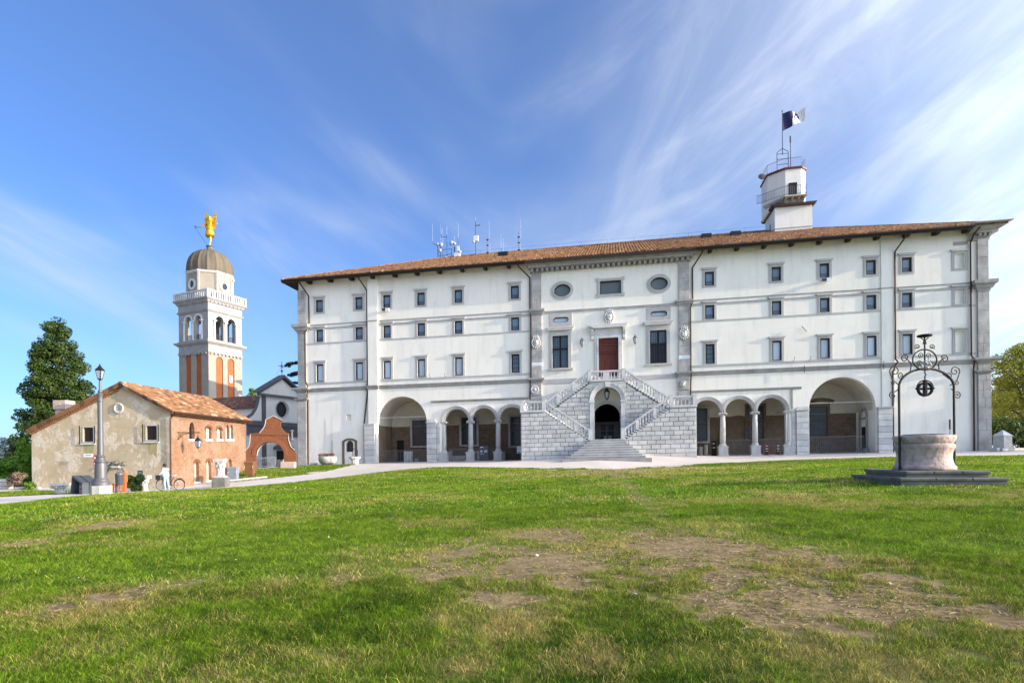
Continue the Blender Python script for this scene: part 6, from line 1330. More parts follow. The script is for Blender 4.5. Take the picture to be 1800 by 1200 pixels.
zb = TB.z; env = [(z-zb, r) for z, r in ((-2.4,3.0),(0,3.5),(3.0,3.1),(6.5,2.5),(9.5,1.95),(12,1.3),(13.2,.7),(13.9,.2))]
foliage('crown', t1_, shell_clumps(env, 520, .6, 5, fill=.3), 68000, .12, M['leaf_dark'])
def shrub(name, label, cat, px, py, Y, w, h, mat, n=2500, size=.09, d=None, group=None, seed=1, lift=0.0):
    p = g(px, py, Y); o = thing(name, label, cat, p, 0, group); rn = np.random.default_rng(seed); d = d or w*.6; k = max(8, int(w*h*6)); cl = [(rn.uniform(-w/2,w/2)*.85, rn.uniform(-d/2,d/2)*.8, lift+rn.uniform(.15,.85)*h, rn.uniform(.25,.5)*min(w,h)*.6, rn.uniform(.25,.5)*min(w,h)*.6, rn.uniform(.2,.45)*h*.5) for _ in range(k)]
    foliage('leaves', o, cl, n, size, mat); m = MB()
    for i in range(7): q = rn.uniform(0,2*PI); m.tube([(rn.uniform(-w,w)*.25,rn.uniform(-.2,.2)*d,-.1),(math.cos(q)*w*.3,math.sin(q)*d*.25,h*.6+lift)], [.03,.01], 5)
    m.build('stems', M['bark'], o); return o
shrub('creeper_hedge', 'bright green leafy creeper hedge left of the stained gable', 'hedge', 22, 845, 46, 4.2, 2.5, M['leaf_hedge'], 9000, .11, 1.6, seed=2)
shrub('creeper', 'narrow bright green creeper climbing against the left edge of the gable', 'creeper', 46, 840, 43, 1.1, 3.6, M['leaf_hedge'], 5000, .10, 1.0, seed=21)
shrub('dark_hedge', 'dark clipped hedge far left behind the bright creeper', 'hedge', 6, 830, 62, 9, 3.0, M['leaf_dark'], 9000, .14, 2, seed=3)
shrub('dry_shrub', 'brownish dry shrub at the foot of the gable corner', 'shrub', 29, 862, 39.5, 1.3, 1.1, M['leaf_dry'], 1600, .06, .6, seed=4)
shrub('small_shrub', 'small green tuft of weeds beside the dry shrub', 'shrub', 52, 861, 39, .9, .55, M['leaf_hedge'], 800, .06, .5, seed=5)
shrub('round_bush', 'dark green bush under the gable beside the orange hydrant box', 'bush', 230, 860, 37.5, 1.75, 1.1, M['leaf_dark'], 5000, .07, .8, seed=6)
shrub('weeds', 'low weeds behind the grey slanted cabinets', 'plant', 112, 859, 38.6, 1.6, .5, M['leaf_dry'], 700, .05, .4, seed=8)
for i, (px, Y, h) in enumerate(((-12,210,17),(12,230,15),(34,220,13))):
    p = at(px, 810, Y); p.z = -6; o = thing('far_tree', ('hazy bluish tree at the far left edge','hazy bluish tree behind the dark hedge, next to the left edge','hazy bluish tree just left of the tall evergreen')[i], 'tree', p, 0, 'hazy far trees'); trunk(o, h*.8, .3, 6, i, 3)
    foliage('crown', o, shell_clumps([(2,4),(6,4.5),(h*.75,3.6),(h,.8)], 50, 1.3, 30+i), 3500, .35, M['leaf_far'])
p = at(446, 700, 105); p.z = -2; o = thing('small_conifer', 'pointed green tree top behind the church nave roof', 'tree', p); trunk(o, 12, .25, 6, 9, 1.2); foliage('crown', o, shell_clumps([(4,1.6),(10,1.5),(13,1.1),(14.8,.3)], 90, .5, 14), 7000, .14, M['leaf_hedge'])
# cedar behind the castle corner
p = at(534, 700, 98); p.z = -1; o = thing('cedar_tree', 'blue green cedar with level branches showing beside the castle corner', 'tree', p); trunk(o, 20, .4, 2, 2, 1); cl = []
for k, (z, L_) in enumerate(((18.3,2.9),(14.9,4.0),(16.6,2.2),(12.4,3.8),(10,4.2))):
    for i in range(12): cl.append((-L_*i/11, random.uniform(-.6,.6), z-1-.02*i-.4*(i/11)**2, .5, .6, .18))
    for i in range(8): cl.append((L_*i/8, random.uniform(-.6,.6), z-1, .5, .6, .18))
foliage('crown', o, cl, 9000, .13, M['leaf_blue'])
# trees right of the castle
def bigtree(px, Y, h, rad, mat, label, seed, n=14000, pt=None, nc=75, size=.13, low=.3):
    p = pt if pt is not None else at(px, 790, Y); p = Vector((p.x, p.y, gz(p.x,p.y))); o = thing('broadleaf_tree', label, 'tree', p, 0); trunk(o, h*.85, .24, 9, seed, rad*.8, .28); foliage('crown', o, shell_clumps([(h*low,rad*.55),(h*.5,rad),(h*.75,rad*.9),(h*.93,rad*.45),(h,rad*.15)], nc, rad*.24, seed+40, fill=.45), n, size, mat); return o
bigtree(1800, 62, 10.6, 3.6, M['leaf_autumn'], 'yellowing leafy tree at the right edge behind the pyramid stone', 5, 16000)
bigtree(1762, 70, 8.2, 2.3, M['leaf_autumn'], 'smaller yellow green tree between the castle corner and the right edge', 8, 8000)
shrub('dark_shrubs', 'dark green hedge mass at the right behind the pyramid stone', 'hedge', 1790, 792, 60, 6.5, 3.2, M['leaf_dark'], 9000, .12, 2.5, seed=12)
bigtree(0,0,11.5,4.0,M['leaf_dark'],'park tree standing right of the castle beside the gravel path',11,12000,cas(47,-4.5,0)); bigtree(0,0,10,3.4,M['leaf_dark'],'further park tree right of the castle',12,9000,cas(56,-1.5,0))
# ------------------------------------------------------------------ the well
WG = -.84; WP = thing('well_platform', 'dark two stepped square stone platform carrying the old well', 'steps', (WELL.x,WELL.y,WG), -CASTLE_PHI)
def slabs(hx, hy, z0, z1, name, over=.05):
    MB().box(-hx+over,hx-over,-hy+over,hy-over,z0,z1-.07).build('riser', M['dark_stone'], WP)
    nx_, m = 3, None
    for i in range(nx_):
        a, b = -hx+2*hx*i/nx_, -hx+2*hx*(i+1)/nx_
        for c_, d in ((-hy,-hy+.55),(hy-.55,hy)): MB().chbox(a+.008,b-.008,c_,d,z1-.08,z1+random.uniform(-.006,.006),.015).build('tread_slab', M['dark_stone'], WP)
    for a, b in ((-hx,-hx+.55),(hx-.55,hx)):
        for i in range(3): c_ = -hy+.56+(2*hy-1.12)*i/3; MB().box(a,b,c_+.008,c_+(2*hy-1.12)/3-.008,z1-.08,z1+random.uniform(-.006,.006)).build('tread_slab', M['dark_stone'], WP)
    MB().box(-hx+.5,hx-.5,-hy+.5,hy-.5,z1-.1,z1-.012).build('paving', M['dark_stone'], WP)
slabs(1.36,1.72,-.25,.16,'lower'); slabs(1.08,1.42,.1,.34,'upper')
wc = WELL + CE*.08 + CN*.05; wz = WG+.34
well = thing('wellhead', 'round pinkish carved stone wellhead on the dark steps', 'well', (wc.x,wc.y,wz), -CASTLE_PHI)
MB().lathe([(.81,0),(.81,.10),(.775,.13),(.75,.17),(.715,.30),(.70,.42),(.72,.54),(.765,.64),(.785,.70),(.77,.76),(.725,.80)],48).build('basin_body', M['rough_marble'], well, smooth=True)
MB().lathe([(.725,.80),(.755,.83),(.77,.88),(.80,.93),(.81,.98),(.80,1.02),(.765,1.04),(.66,1.04),(.64,.9),(.64,.4)],48).build('rim', M['rough_marble'], well, smooth=True)
MB().lathe([(.62,1.0),(.62,1.055),(.5,1.08),(.05,1.09)],28).build('iron_lid', M['iron'], well)
wi = thing('well_iron_arch', 'wrought iron arch with scrolls and hanging pulley above the well', 'ironwork', (wc.x,wc.y,wz), -CASTLE_PHI)
XL, YLf, XR, YRb = -.80, -.30, .90, .12
def wp(t_): return (XL+(XR-XL)*t_, YLf+(YRb-YLf)*t_)
def arch_pt(q): t_ = .5-.5*math.cos(q); x, y = wp(t_); return (x, y, 2.5+.56*math.sin(q))
MB().tube([(XL,YLf,-.02),(XL,YLf,2.5)], .038, 8).build('post', M['iron'], wi); MB().tube([(XR,YRb,-.0),(XR,YRb,2.5)], .038, 8).build('post', M['iron'], wi)
MB().tube([arch_pt(q) for q in np.linspace(0,PI,21)], .036, 8).build('arch_bar', M['iron'], wi)
def spiral(x, z, r, a0, turns, sgn=1, n=26): return [(x+r*(1-k/n*.85)*math.cos(a0+sgn*turns*2*PI*k/n), z+r*(1-k/n*.85)*math.sin(a0+sgn*turns*2*PI*k/n)) for k in range(n+1)]
YM_ = lambda x: YLf+(YRb-YLf)*((x-XL)/(XR-XL))
def scr(pts, r=.017, nm='scroll'): return MB().tube([(p[0],YM_(p[0]),p[1]) for p in pts], r, 6).build(nm, M['iron'], wi)
for s_ in (-1,1):
    X = lambda x: s_*x
    scr([(X(.78),2.55),(X(1.0),2.72),(X(1.08),2.95)] + [(s_*p[0],p[1]) for p in spiral(.93,3.0-.02,.155,0,1.35)]); scr([(X(.55),2.9),(X(.72),2.78)] + [(s_*p[0],p[1]) for p in spiral(.74,2.86,.1,-1.6,1.2)])
    scr([(X(.80),2.45),(X(.95),2.35)] + [(s_*p[0],p[1]) for p in spiral(1.0,2.25,.11,1.4,1.3,-1)]); scr([(s_*p[0],p[1]) for p in spiral(.98,2.62,.075,2.5,1.3,-1)], .013)
    scr([(X(.45),2.98),(X(.42),3.2),(X(.55),3.36)] + [(s_*p[0],p[1]) for p in spiral(.62,3.36,.12,2.6,1.4,-1)]); scr([(X(.16),3.72),(X(.3),3.66)] + [(s_*p[0],p[1]) for p in spiral(.22,3.72,.085,-.6,1.3)], .014)
    scr([(s_*p[0],p[1]) for p in spiral(.11,3.46,.09,-1.2,1.4)], .013); scr([(s_*p[0],p[1]) for p in spiral(.15,3.22,.1,-1.2,1.4)], .013); scr([(X(.05),3.8),(X(.02),3.92),(X(.12),4.0)], .015)
scr([(.37*math.cos(q),3.33+.31*math.sin(q)) for q in np.linspace(0,2*PI,30)], .022, 'ring')
m = MB()
for k in range(26): q = random.uniform(0,2*PI); r_ = random.uniform(.0,.17); m.ball((r_*math.cos(q), YM_(0)-.05+random.uniform(-.06,.04), 3.22+r_*math.sin(q)*1.2), random.uniform(.02,.045), 6, 4)
m.build('foliage_boss', M['white_stone'], wi, smooth=True)
MB().tube([(0,YM_(0),3.04),(0,YM_(0),4.02)], .024, 6).build('finial_stem', M['iron'], wi); MB().lathe([(.02,0),(.19,.03),(.205,.06),(.19,.08),(.02,.07)],18,(0,YM_(0),4.0)).build('top_disc', M['iron'], wi)
m = MB(); yy = YM_(0); m.tube([(0,yy,3.05),(0,yy,2.92),(.03,yy,2.88),(0,yy,2.84),(0,yy,2.72)], .02, 6); m.tube([(.23*math.cos(q),yy,2.46+.25*math.sin(q)) for q in np.linspace(0,PI,16)], .018, 6); m.build('pulley_hook', M['iron'], wi)
m = MB(); 
for dy in (-.04,.04): m.tube([(.19*math.cos(q),yy+dy,2.44+.19*math.sin(q)) for q in np.linspace(0,2*PI,26)], .03, 6)
for k in range(4): q = PI/2*k; m.tube([(0,yy,2.44),(.18*math.cos(q),yy,2.44+.18*math.sin(q))], .022, 6)
m.box(-.03,.03,yy-.08,yy+.08,2.22,2.7); m.tube([(-.26,yy,2.46),(.26,yy,2.46)], .025, 6); m.build('pulley_wheel', M['iron'], wi)
# ------------------------------------------------------------------ street lamp
lp = g(177.5, 868, 26); lamp = thing('street_lamp', 'tall grey cast iron street lamp on a pale stone plinth by the gravel path', 'street lamp', lp, .1)
def lz(py): return (at(177.5,py,26).z-lp.z)
MB().lathe([(.42,-.3),(.42,lz(853))],8,ph=.5).build('stone_plinth', M['pale_stone'], lamp)
z0 = lz(853); MB().lathe([(.36,z0),(.36,z0+.14),(.30,z0+.2),(.30,z0+.26),(.24,z0+.34),(.225,z0+.9),(.21,z0+1.0),(.25,z0+1.05),(.25,z0+1.1),(.18,z0+1.14),(.17,z0+1.26),(.19,z0+1.3),(.14,z0+1.36)],20).build('column_base', M['lamp_grey'], lamp, auto=True)
z1 = z0+1.36; z2 = lz(707); z3 = lz(669)
MB().lathe([(.13,z1),(.105,z2-.9),(.11,z2+.02),(.135,z2+.05),(.135,z2+.12),(.1,z2+.15),(.1,z2+.3),(.125,z2+.34),(.09,z2+.4)] ,16).build('post', M['lamp_grey'], lamp, auto=True)
MB().lathe([(.085,z2+.4),(.05,z3-.55),(.09,z3-.5),(.09,z3-.45),(.05,z3-.4),(.045,z3)],14).build('post', M['lamp_grey'], lamp, auto=True)
s = 1.0; zL = (lz(669)+lz(644))/2; lantern_at(lamp, (0,0,zL+.02), .72)
# ------------------------------------------------------------------ small things on the left
p = g(137,869,30); cab_rot = .25
def slant(loc, label):
    o = thing('slanted_cabinet', label, 'cabinet', loc, cab_rot, 'grey slanted metal cabinets')
    m = MB(); m.prism([(.0,0),(.42,0),(.42,.55),(.0,.98),(-.06,.94)], 0,.42, axis='x'); m.v = [(p_[0],p_[1],p_[2]) for p_ in m.v]; m.build('housing', M['metal_grey'], o)
    MB().box(.03,.39,-.012,.0,.05,.5).build('door', M['lamp_grey'], o); MB().box(.2,.26,-.03,-.012,.28,.32).build('handle', M['black'], o); return o
def slant2(px, py, Y, label):
    loc = g(px,py,Y); o = thing('slanted_cabinet', label, 'cabinet', loc, -.35, 'grey slanted metal cabinets')
    MB().prism([(-.5,.62),(-.42,.6),(.42,.52),(.45,.57),(-.45,1.0),(-.5,.98)][:0] or [(-.52,.0),(-.44,.0),(-.34,.86),(.36,.52),(.36,0),(.44,0),(.44,.58),(-.36,.98)], 0,.5).build('housing', M['metal_grey'], o)
    MB().box(.2,.43,-.01,.5,.04,.5).build('side_door', M['lamp_grey'], o); MB().box(.28,.36,-.03,-.01,.26,.3).build('handle', M['black'], o); MB().box(-.33,.19,.02,.48,.0,.05).build('floor_plate', M['black'], o); return o
slant2(135,869,31,'left one of two grey slanted metal cabinets beside the lamp plinth'); slant2(149,868.5,31.3,'right one of two grey slanted metal cabinets beside the lamp plinth')
def capital_stone(name, label, px, py, Y, w, h, mat='pale_stone', steps=True):
    o = thing(name, label, 'carved stone', g(px,py,Y), .15)
    m = MB(); m.lathe([(w*.34,0),(w*.34,.12*h),(w*.27,.18*h),(w*.30,.5*h),(w*.46,.8*h)],8,ph=.5); m.box(-w/2,w/2,-w/2,w/2,.8*h,h); m.build('capital_block', M[mat], o)
    m = MB()
    for k in range(8): q = 2*PI*k/8; m.ball((w*.36*math.cos(q),w*.36*math.sin(q),.62*h), (w*.1,w*.1,h*.14), 6, 4); m.ball((w*.42*math.cos(q+.4),w*.42*math.sin(q+.4),.76*h), w*.07, 6, 4)
    m.build('carved_leaves', M[mat], o, smooth=True); return o
capital_stone('stone_capital', 'low carved stone capital left of the slanted cabinets', 105, 869.5, 32, .78, .58)
p = g(95,866,37.2); o = thing('stone_trough', 'long pale stone slab on the verge below the gable', 'stone block', p, 0); MB().chbox(-1.6,.9,-.2,.2,0,.32,.03).build('slab', M['pale_stone'], o) if False else MB().chbox(.3,1.8,-.2,.2,0,.42,.03).build('slab', M['pale_stone'], o)
o = thing('stone_wall', 'low pale stone wall piece at the left edge', 'wall', g(6,861,40), 0); 
for r_ in range(3):
    for k in range(4): MB().chbox(-1.2+k*.42+(.1 if r_%2 else 0),-1.2+(k+1)*.42-.02+(.1 if r_%2 else 0),-.25,.25,r_*.24,r_*.24+.22,.03).build('stone', M['pale_stone'], o)
for px, Y, w in ((36,39.5,.75),(61,39.3,.7)):
    o = thing('kerb_stone', 'short pale kerb stone %s the small weeds' % ('left of' if px < 50 else 'right of'), 'kerb stone', g(px,861,Y), 0); MB().chbox(-w/2,w/2,-.1,.1,0,.14,.02).build('block', M['pale_stone'], o)
# litter bin
o = thing('litter_bin', 'dark grey cylindrical litter bin on a post near the lamp', 'litter bin', g(206,865,31), 0)
MB().box(-.07,.0,-.05,.05,0,1.05).build('post', M['metal_grey'], o); MB().lathe([(.17,.42),(.19,.45),(.19,.95),(.2,.97)],18,(.13,0,0)).build('bin_body', M['metal_grey'], o, auto=True); MB().lathe([(.21,.98),(.2,1.04),(.1,1.1),(.02,1.11)],18,(.12,0,0)).build('bin_hood', M['lamp_grey'], o, auto=True)
# orange hydrant box
o = thing('hydrant_box', 'orange red metal box on legs behind the litter bin', 'hydrant box', g(213,862,36), .1)
MB().box(-.1,.3,-.15,.15,.62,1.2).build('cabinet', M['orange'], o); MB().box(.0,.15,-.17,-.151,.75,1.08).build('notice', M['white'], o)
for x in (-.25,.15): MB().prism([(x-.07,0),(x+.1,0),(x+.13,.62),(x+.0,.62)], -.1,.1).build('leg', M['orange'], o)
o = thing('orange_crate', 'small orange box standing left of the litter bin', 'box', g(192,862,36), .0); MB().chbox(-.22,.2,-.15,.15,.12,.55,.01).build('body', M['orange'], o); MB().box(-.22,-.16,-.1,.1,0,.12).box(.14,.2,-.1,.1,0,.12).build('feet', M['orange'], o)
o = thing('marker_post', 'short white marker post with red top beside the lamp plinth', 'post', g(190,866,29), 0); MB().lathe([(.045,0),(.045,.3)],10).build('post', M['white'], o); MB().lathe([(.048,.3),(.048,.38),(.03,.41)],10).build('red_cap', M['bright_red'], o)
o = thing('traffic_sign', 'thin sign post with red and white signs behind the lamp', 'sign', g(170.5,860,37), 0); MB().tube([(0,0,-.2),(0,0,2.3)], .035, 6).build('pole', M['lamp_grey'], o); MB().box(-.12,.12,-.04,-.02,1.0,1.7).build('green_plate', plain('green_plate',(.25,.4,.36)), o)
for z in (2.15,1.78): MB().lathe([(.19,0),(.19,.02)],16).xf(Matrix.Rotation(PI/2,4,'X')).build('round_sign', M['bright_red'], o, (0,-.04,z)); MB().box(-.13,.13,-.065,-.061,z-.035,z+.035).build('white_bar', M['white'], o)
o = thing('info_plaque', 'small dark plaque on a stand before the gable', 'plaque', g(247,860,38), 0); MB().tube([(0,0,0),(0,0,1.1)], .02, 6).build('stand', M['iron'], o); MB().box(-.17,.17,-.03,0,1.0,1.33).build('plate', M['metal_grey'], o); MB().box(-.12,.12,-.034,-.0305,1.2,1.22).box(-.12,.12,-.034,-.0305,1.13,1.15).box(-.12,.08,-.034,-.0305,1.06,1.08).build('text_lines', M['metal_pale'], o)
capital_stone('carved_pedestal', 'pale worn stone pedestal between the plaque and the bicycle', 254, 862, 38.3, .62, 1.0)
o = thing('column_capital', 'large white carved capital on a dark stone pier by the brick house', 'carved stone', g(388,858,38), .1)
MB().chbox(-.42,.42,-.4,.4,-.3,.62,.02).build('pier', M['dark_stone'], o); MB().chbox(.0,.5,-.47,-.45,-.2,.63,.005).build('lit_face', M['pale_stone'], o) if False else None
MB().box(-.30,.30,-.3,.3,.62,.74).build('base_slab', M['pale_stone'], o); MB().lathe([(.26,.74),(.235,.9),(.25,1.3),(.31,1.62)],8,ph=.5).box(-.31,.31,-.31,.31,1.62,1.84).build('capital_block', M['pale_stone'], o)
m = MB()
for k in range(8): q = 2*PI*k/8+.2; m.ball((.26*math.cos(q),.26*math.sin(q),1.35), (.06,.06,.12), 6, 4); m.ball((.29*math.cos(q+.4),.29*math.sin(q+.4),1.56), .05, 6, 4)
m.build('carved_leaves', M['pale_stone'], o, smooth=True)
m = MB(); a, b = at(392,850,41), at(470,848.5,43.5); o = thing('retaining_wall', 'low dark stone retaining wall edging the grass strip', 'wall', (a.x,a.y,0), math.atan2(b.y-a.y,b.x-a.x)); L_ = (b-a).length
for k in range(7):
    x0 = L_*k/7; h = .62-.5*k/7; MB().chbox(x0+.01,x0+L_/7-.01,-.02,.25,gz(a.x,a.y)-.35,gz(a.x,a.y)+.18+.03*k,.02).build('stone_block', M['dark_stone'], o); MB().chbox(x0+.005,x0+L_/7-.005,-.06,.3,gz(a.x,a.y)+.18+.03*k,gz(a.x,a.y)+.26+.03*k,.015).build('coping_stone', M['pale_stone'], o)
# wheelie bins
def wheelie(px, py, Y, col, label, s):
    o = thing('wheelie_bin', label, 'wheelie bin', g(px,py,Y), .1, 'wheelie bins by the brick house'); w = .3*s; h = .95*s
    m = MB(); m.add([(-w*.8,-w*.8,.05),(w*.8,-w*.8,.05),(w*.8,w*.9,.05),(-w*.8,w*.9,.05),(-w,-w,h),(w,-w,h),(w,w*1.1,h),(-w,w*1.1,h)],[(3,2,1,0),(4,5,6,7),(0,1,5,4),(1,2,6,5),(2,3,7,6),(3,0,4,7)]); m.box(-w*1.06,w*1.06,-w*1.06,w*1.12,h-.08,h-.001); m.build('bin_body', col, o)
    m = MB(); m.add([(-w*1.08,-w*1.12,h),(w*1.08,-w*1.12,h),(w*1.08,w*1.2,h+.02),(-w*1.08,w*1.2,h+.02),(-w*.95,-w*1.0,h+.07),(w*.95,-w*1.0,h+.07),(w*.95,w*1.1,h+.1),(-w*.95,w*1.1,h+.1)],[(3,2,1,0),(4,5,6,7),(0,1,5,4),(1,2,6,5),(2,3,7,6),(3,0,4,7)]); m.build('lid', col, o); MB().tube([(-w,w*1.35,h+.02),(w,w*1.35,h+.02)], .02, 6).build('handle', M['metal_grey'], o)
    for x in (-w*.8,w*.8): MB().lathe([(.1,-.025),(.1,.025)],14).xf(Matrix.Rotation(PI/2,4,'Y')).build('wheel', M['black'], o, (x,w*1.0,.1))
    for x in (-w*1.0,w*.86):
        for k in range(3): MB().box(x,x+.05,-w*1.02-.001,-w*.98,h*.55+k*.07,h*.55+k*.07+.035).build('red_stripe', M['bright_red'], o); MB().box(x,x+.05,-w*1.02,-w*.98,h*.55+k*.07+.036,h*.55+k*.07+.069).build('white_stripe', M['white'], o)
wheelie(410.5,843.5,42.5,plain('pale_grey_plastic',(.22,.25,.28),.5),'pale grey wheelie bin beside the white carved capital',1.03); wheelie(439.5,839,46.5,plain('brown_plastic',(.19,.09,.035),.5),'brown wheelie bin on the grass strip',1.12)
# barrier, blocks, planter
o = thing('crowd_barrier', 'galvanised crowd control barrier standing under the brick arch', 'barrier', g(467,822.5,59), .35)
m = MB(); m.tube([(-.95,0,.1),(-.95,0,.75),(-.85,0,.98),(.85,0,1.12),(.95,0,1.0),(.9,0,.3),(.7,0,.2),(-.95,0,.2)], .028, 6); m.build('frame', M['metal_pale'], o); m = MB()
for k in range(11): x = -.8+k*.16; m.tube([(x,0,.2),(x,0,1.02)], .012, 4)
m.build('bars', M['metal_pale'], o)
for x in (-.7,.0,.65): MB().tube([(x,-.25,0),(x,0,.22),(x,.25,0)], .02, 5).build('foot', M['metal_pale'], o)
o = thing('stone_drum', 'pale round stone vessel inside the brick arch', 'carved stone', g(493,823,58.5), 0); MB().lathe([(.28,0),(.30,.1),(.3,.5),(.36,.7),(.36,.78)],16).build('drum', M['pale_stone'], o, auto=True)
o = thing('stone_block', 'pinkish rectangular stone block on the grass before the arch', 'stone block', g(507,826,55), .1); MB().chbox(-.62,.62,-.4,.4,0,.6,.02).build('block', M['pink_stone'], o); MB().box(-.5,.3,-.38,.38,-.1,.0).build('bed', M['dark_stone'], o)
for px, w, lb in ((531,1.1,'long flat pale stone at the castle corner'),(551.5,.66,'short pale stone block near the flower bowl')): o = thing('stone_slab', lb, 'stone block', g(px,818,60.5), -.1); MB().chbox(-w/2,w/2,-.15,.15,0,.17 if w > 1 else .26,.02).build('block', M['white_stone'], o)
o = thing('flower_bowl', 'large round white stone bowl planted with faded red flowers', 'planter', g(576,816,60), 0); MB().lathe([(.45,0),(.62,.08),(.86,.35),(.92,.65),(.90,.86),(.86,.88),(.80,.85),(.5,.8)],28).build('bowl', M['pale_stone'], o, smooth=True)
foliage('flowers', o, [(random.uniform(-.7,.7),random.uniform(-.5,.5),.98+random.uniform(-.05,.14),.16,.16,.13) for _ in range(26)], 1800, .04, M['flower'])
o = thing('small_wellhead', 'small white stone well basin with iron hoop against the castle wall', 'well', g(624,816,58.6), 0); MB().lathe([(.30,0),(.33,.08),(.36,.45),(.55,.62),(.56,.76),(.4,.76)],8,ph=.5).build('basin', M['white_stone'], o); MB().tube([(-.2+.0,0,.76)]+[(.02+.26*math.cos(q),0,1.3+.28*math.sin(q)) for q in np.linspace(PI,0,12)]+[(.28,0,.76)], .025, 6).build('iron_hoop', M['iron'], o)
o = thing('ground_rod', 'thin metal rod rising along the castle wall behind the flower bowl', 'rod', cas(-29.9,-.08,-.3), -CASTLE_PHI); MB().tube([(0,0,0),(0,0,2.6)], .035, 6).build('lower_tube', M['metal_grey'], o); MB().tube([(0,0,2.6),(-.03,0,4.6),(.02,0,5.2)], .012, 4).build('wire', M['metal_grey'], o)
o = thing('wall_rod', 'thin dark marker rod against the castle wall right of the well', 'rod', cas(30.3,-.3,-.2), -CASTLE_PHI); MB().tube([(0,0,0),(0,0,2.0)], .025, 6).build('pole', M['metal_grey'], o); MB().box(-.05,.05,-.04,.04,2.0,2.9).build('head', M['iron'], o)
o = thing('pyramid_stone', 'pale square stone post with pyramid top right of the castle', 'boundary stone', g(1762,789,51), .2); MB().box(-.68,.62,-.55,.55,0,.28).build('plinth', M['pale_stone'], o); MB().chbox(-.42,.5,-.46,.46,.28,1.32,.02).build('shaft', M['pale_stone'], o); m = MB(); m.add([(-.48,-.52,1.32),(.56,-.52,1.32),(.56,.52,1.32),(-.48,.52,1.32),(.04,0,1.85)],[(0,1,4),(1,2,4),(2,3,4),(3,0,4),(3,2,1,0)]); m.build('pyramid_cap', M['white_stone'], o); MB().box(-1.05,-.69,-.4,.3,0,.3).build('side_block', M['pale_stone'], o)
# things under the arcades
def at_cas(px, py, y, z=-.2): u, _ = cu(px, py, y); return u, cas(u, y, z)
def board(name, label, cat, px0, px1, y, z0, z1, mat, lines=(), lm='white', grp=None):
    a, _ = cu(px0, 800, y); b, _ = cu(px1, 800, y); w = (b-a)/2; o = thing(name, label, cat, cas((a+b)/2, y, -.2), -CASTLE_PHI, grp); MB().chbox(-w,w,-.03,.03,z0,z1,.01).build('panel', mat, o)
    if z0 > .2: MB().box(-w*.8,-w*.7,-.02,.02,0,z0).box(w*.7,w*.8,-.02,.02,0,z0).build('legs', M['metal_grey'], o)
    else: MB().box(-w*1.05,w*1.05,-.12,.12,0,.05).build('foot', mat, o)
    if len(lines) and lines[0][3] > .5: MB().box(lines[0][0]*w,lines[0][1]*w,-.0315,-.03,lines[0][2],lines[0][2]+lines[0][3]).build('dark_face', M['black'], o); lines = lines[1:]
    for (x0, x1, zz, h) in lines: MB().box(x0*w,x1*w,-.036,-.031,zz,zz+h).build('lettering', M[lm], o)
    return o
board('information_board', 'dark slate information panel with white lettering under the left arcade', 'info panel', 842.5, 858.5, -.1, 0, 1.55, M['metal_grey'], [(-.75,-.15,1.36,.07),(-.75,-.35,1.05,.04),(-.75,-.2,.96,.04),(-.75,-.3,.87,.04),(.1,.75,1.05,.04),(.1,.8,.96,.04),(.1,.7,.87,.04),(-.75,0,.68,.03)])
board('information_board', 'black information panel beside the first right arcade column', 'info panel', 1250.5, 1259.5, 1.2, 0, 1.5, M['black'], [(-.5,.3,1.2,.08),(-.5,-.1,.8,.07),(.1,.5,.8,.07)], 'metal_pale')
for i, px in enumerate((1343.2, 1363.4)): board('red_stand', ('left','right')[i]+' one of two narrow red notice stands at the lawn edge', 'notice stand', px, px+8.2, -4.6, 0, 1.0, M['red'], [(-.8,.8,.08,.88),(-.5,.6,.8,.06),(-.5,.6,.62,.03),(-.5,.6,.52,.03),(-.4,.5,.35,.03)], 'metal_pale', 'red notice stands')
board('white_notice', 'white notice with a blue ring leaning by the left stair wall', 'notice', 908.8, 915.8, -.1, .7, 1.4, M['white'], [(-.6,.6,.78,.08)], 'iron_blue'); u, _ = cu(912.3,800,-.15); o2 = thing('blue_ring', 'blue ring symbol on the white notice', 'sign', cas(u,-.14,.98), -CASTLE_PHI); MB().tube([(.12*math.cos(q),0,.12*math.sin(q)) for q in np.linspace(0,2*PI,16)], .02, 5).build('ring', plain('blue_paint',(.08,.15,.45)), o2)
def marble(px, py, y, w, h, label, mat='pale_stone', d=.3, rnd=False):
    _, p_ = at_cas(px, py, y); o = thing('stone_fragment', label, 'carved stone', p_, -CASTLE_PHI, 'old carved stones under the arcades'); (MB().lathe([(w/2,0),(w/2*.95,.05),(w/2*.95,h-.05),(w/2,h)],14) if rnd else MB().chbox(-w/2,w/2,-d/2,d/2,0,h,.03)).build('stone', M[mat], o); return o
marble(718,800,2.6,.95,1.2,'pale square carved slab behind the railing of the big left arch','white_stone'); marble(674.5,800,3.4,.2,1.3,'first upright slim stone in the big left arch'); marble(680.5,800,3.4,.2,1.3,'second upright slim stone in the big left arch'); marble(663,806,.9,.55,.75,'low stone base at the left jamb of the big left arch')
marble(806,805,3.2,1.55,.6,'long low carved relief slab under the first small left arch','pale_stone'); marble(792,790,4.2,.35,1.2,'upright stone behind the first small left arch'); marble(841,790,4.2,.42,1.1,'rounded stone slab left of the slate panel'); marble(885,790,4.2,.4,.95,'upright stone block behind the third left arch'); marble(732,792,4.2,.4,.4,'small square stone hung low on the arcade wall')
marble(1231,795,3.6,.5,1.0,'round stone drum under the first right arch','pale_stone',rnd=True); marble(1241,795,3.6,.42,1.2,'taller round stone drum under the first right arch','pale_stone',rnd=True)
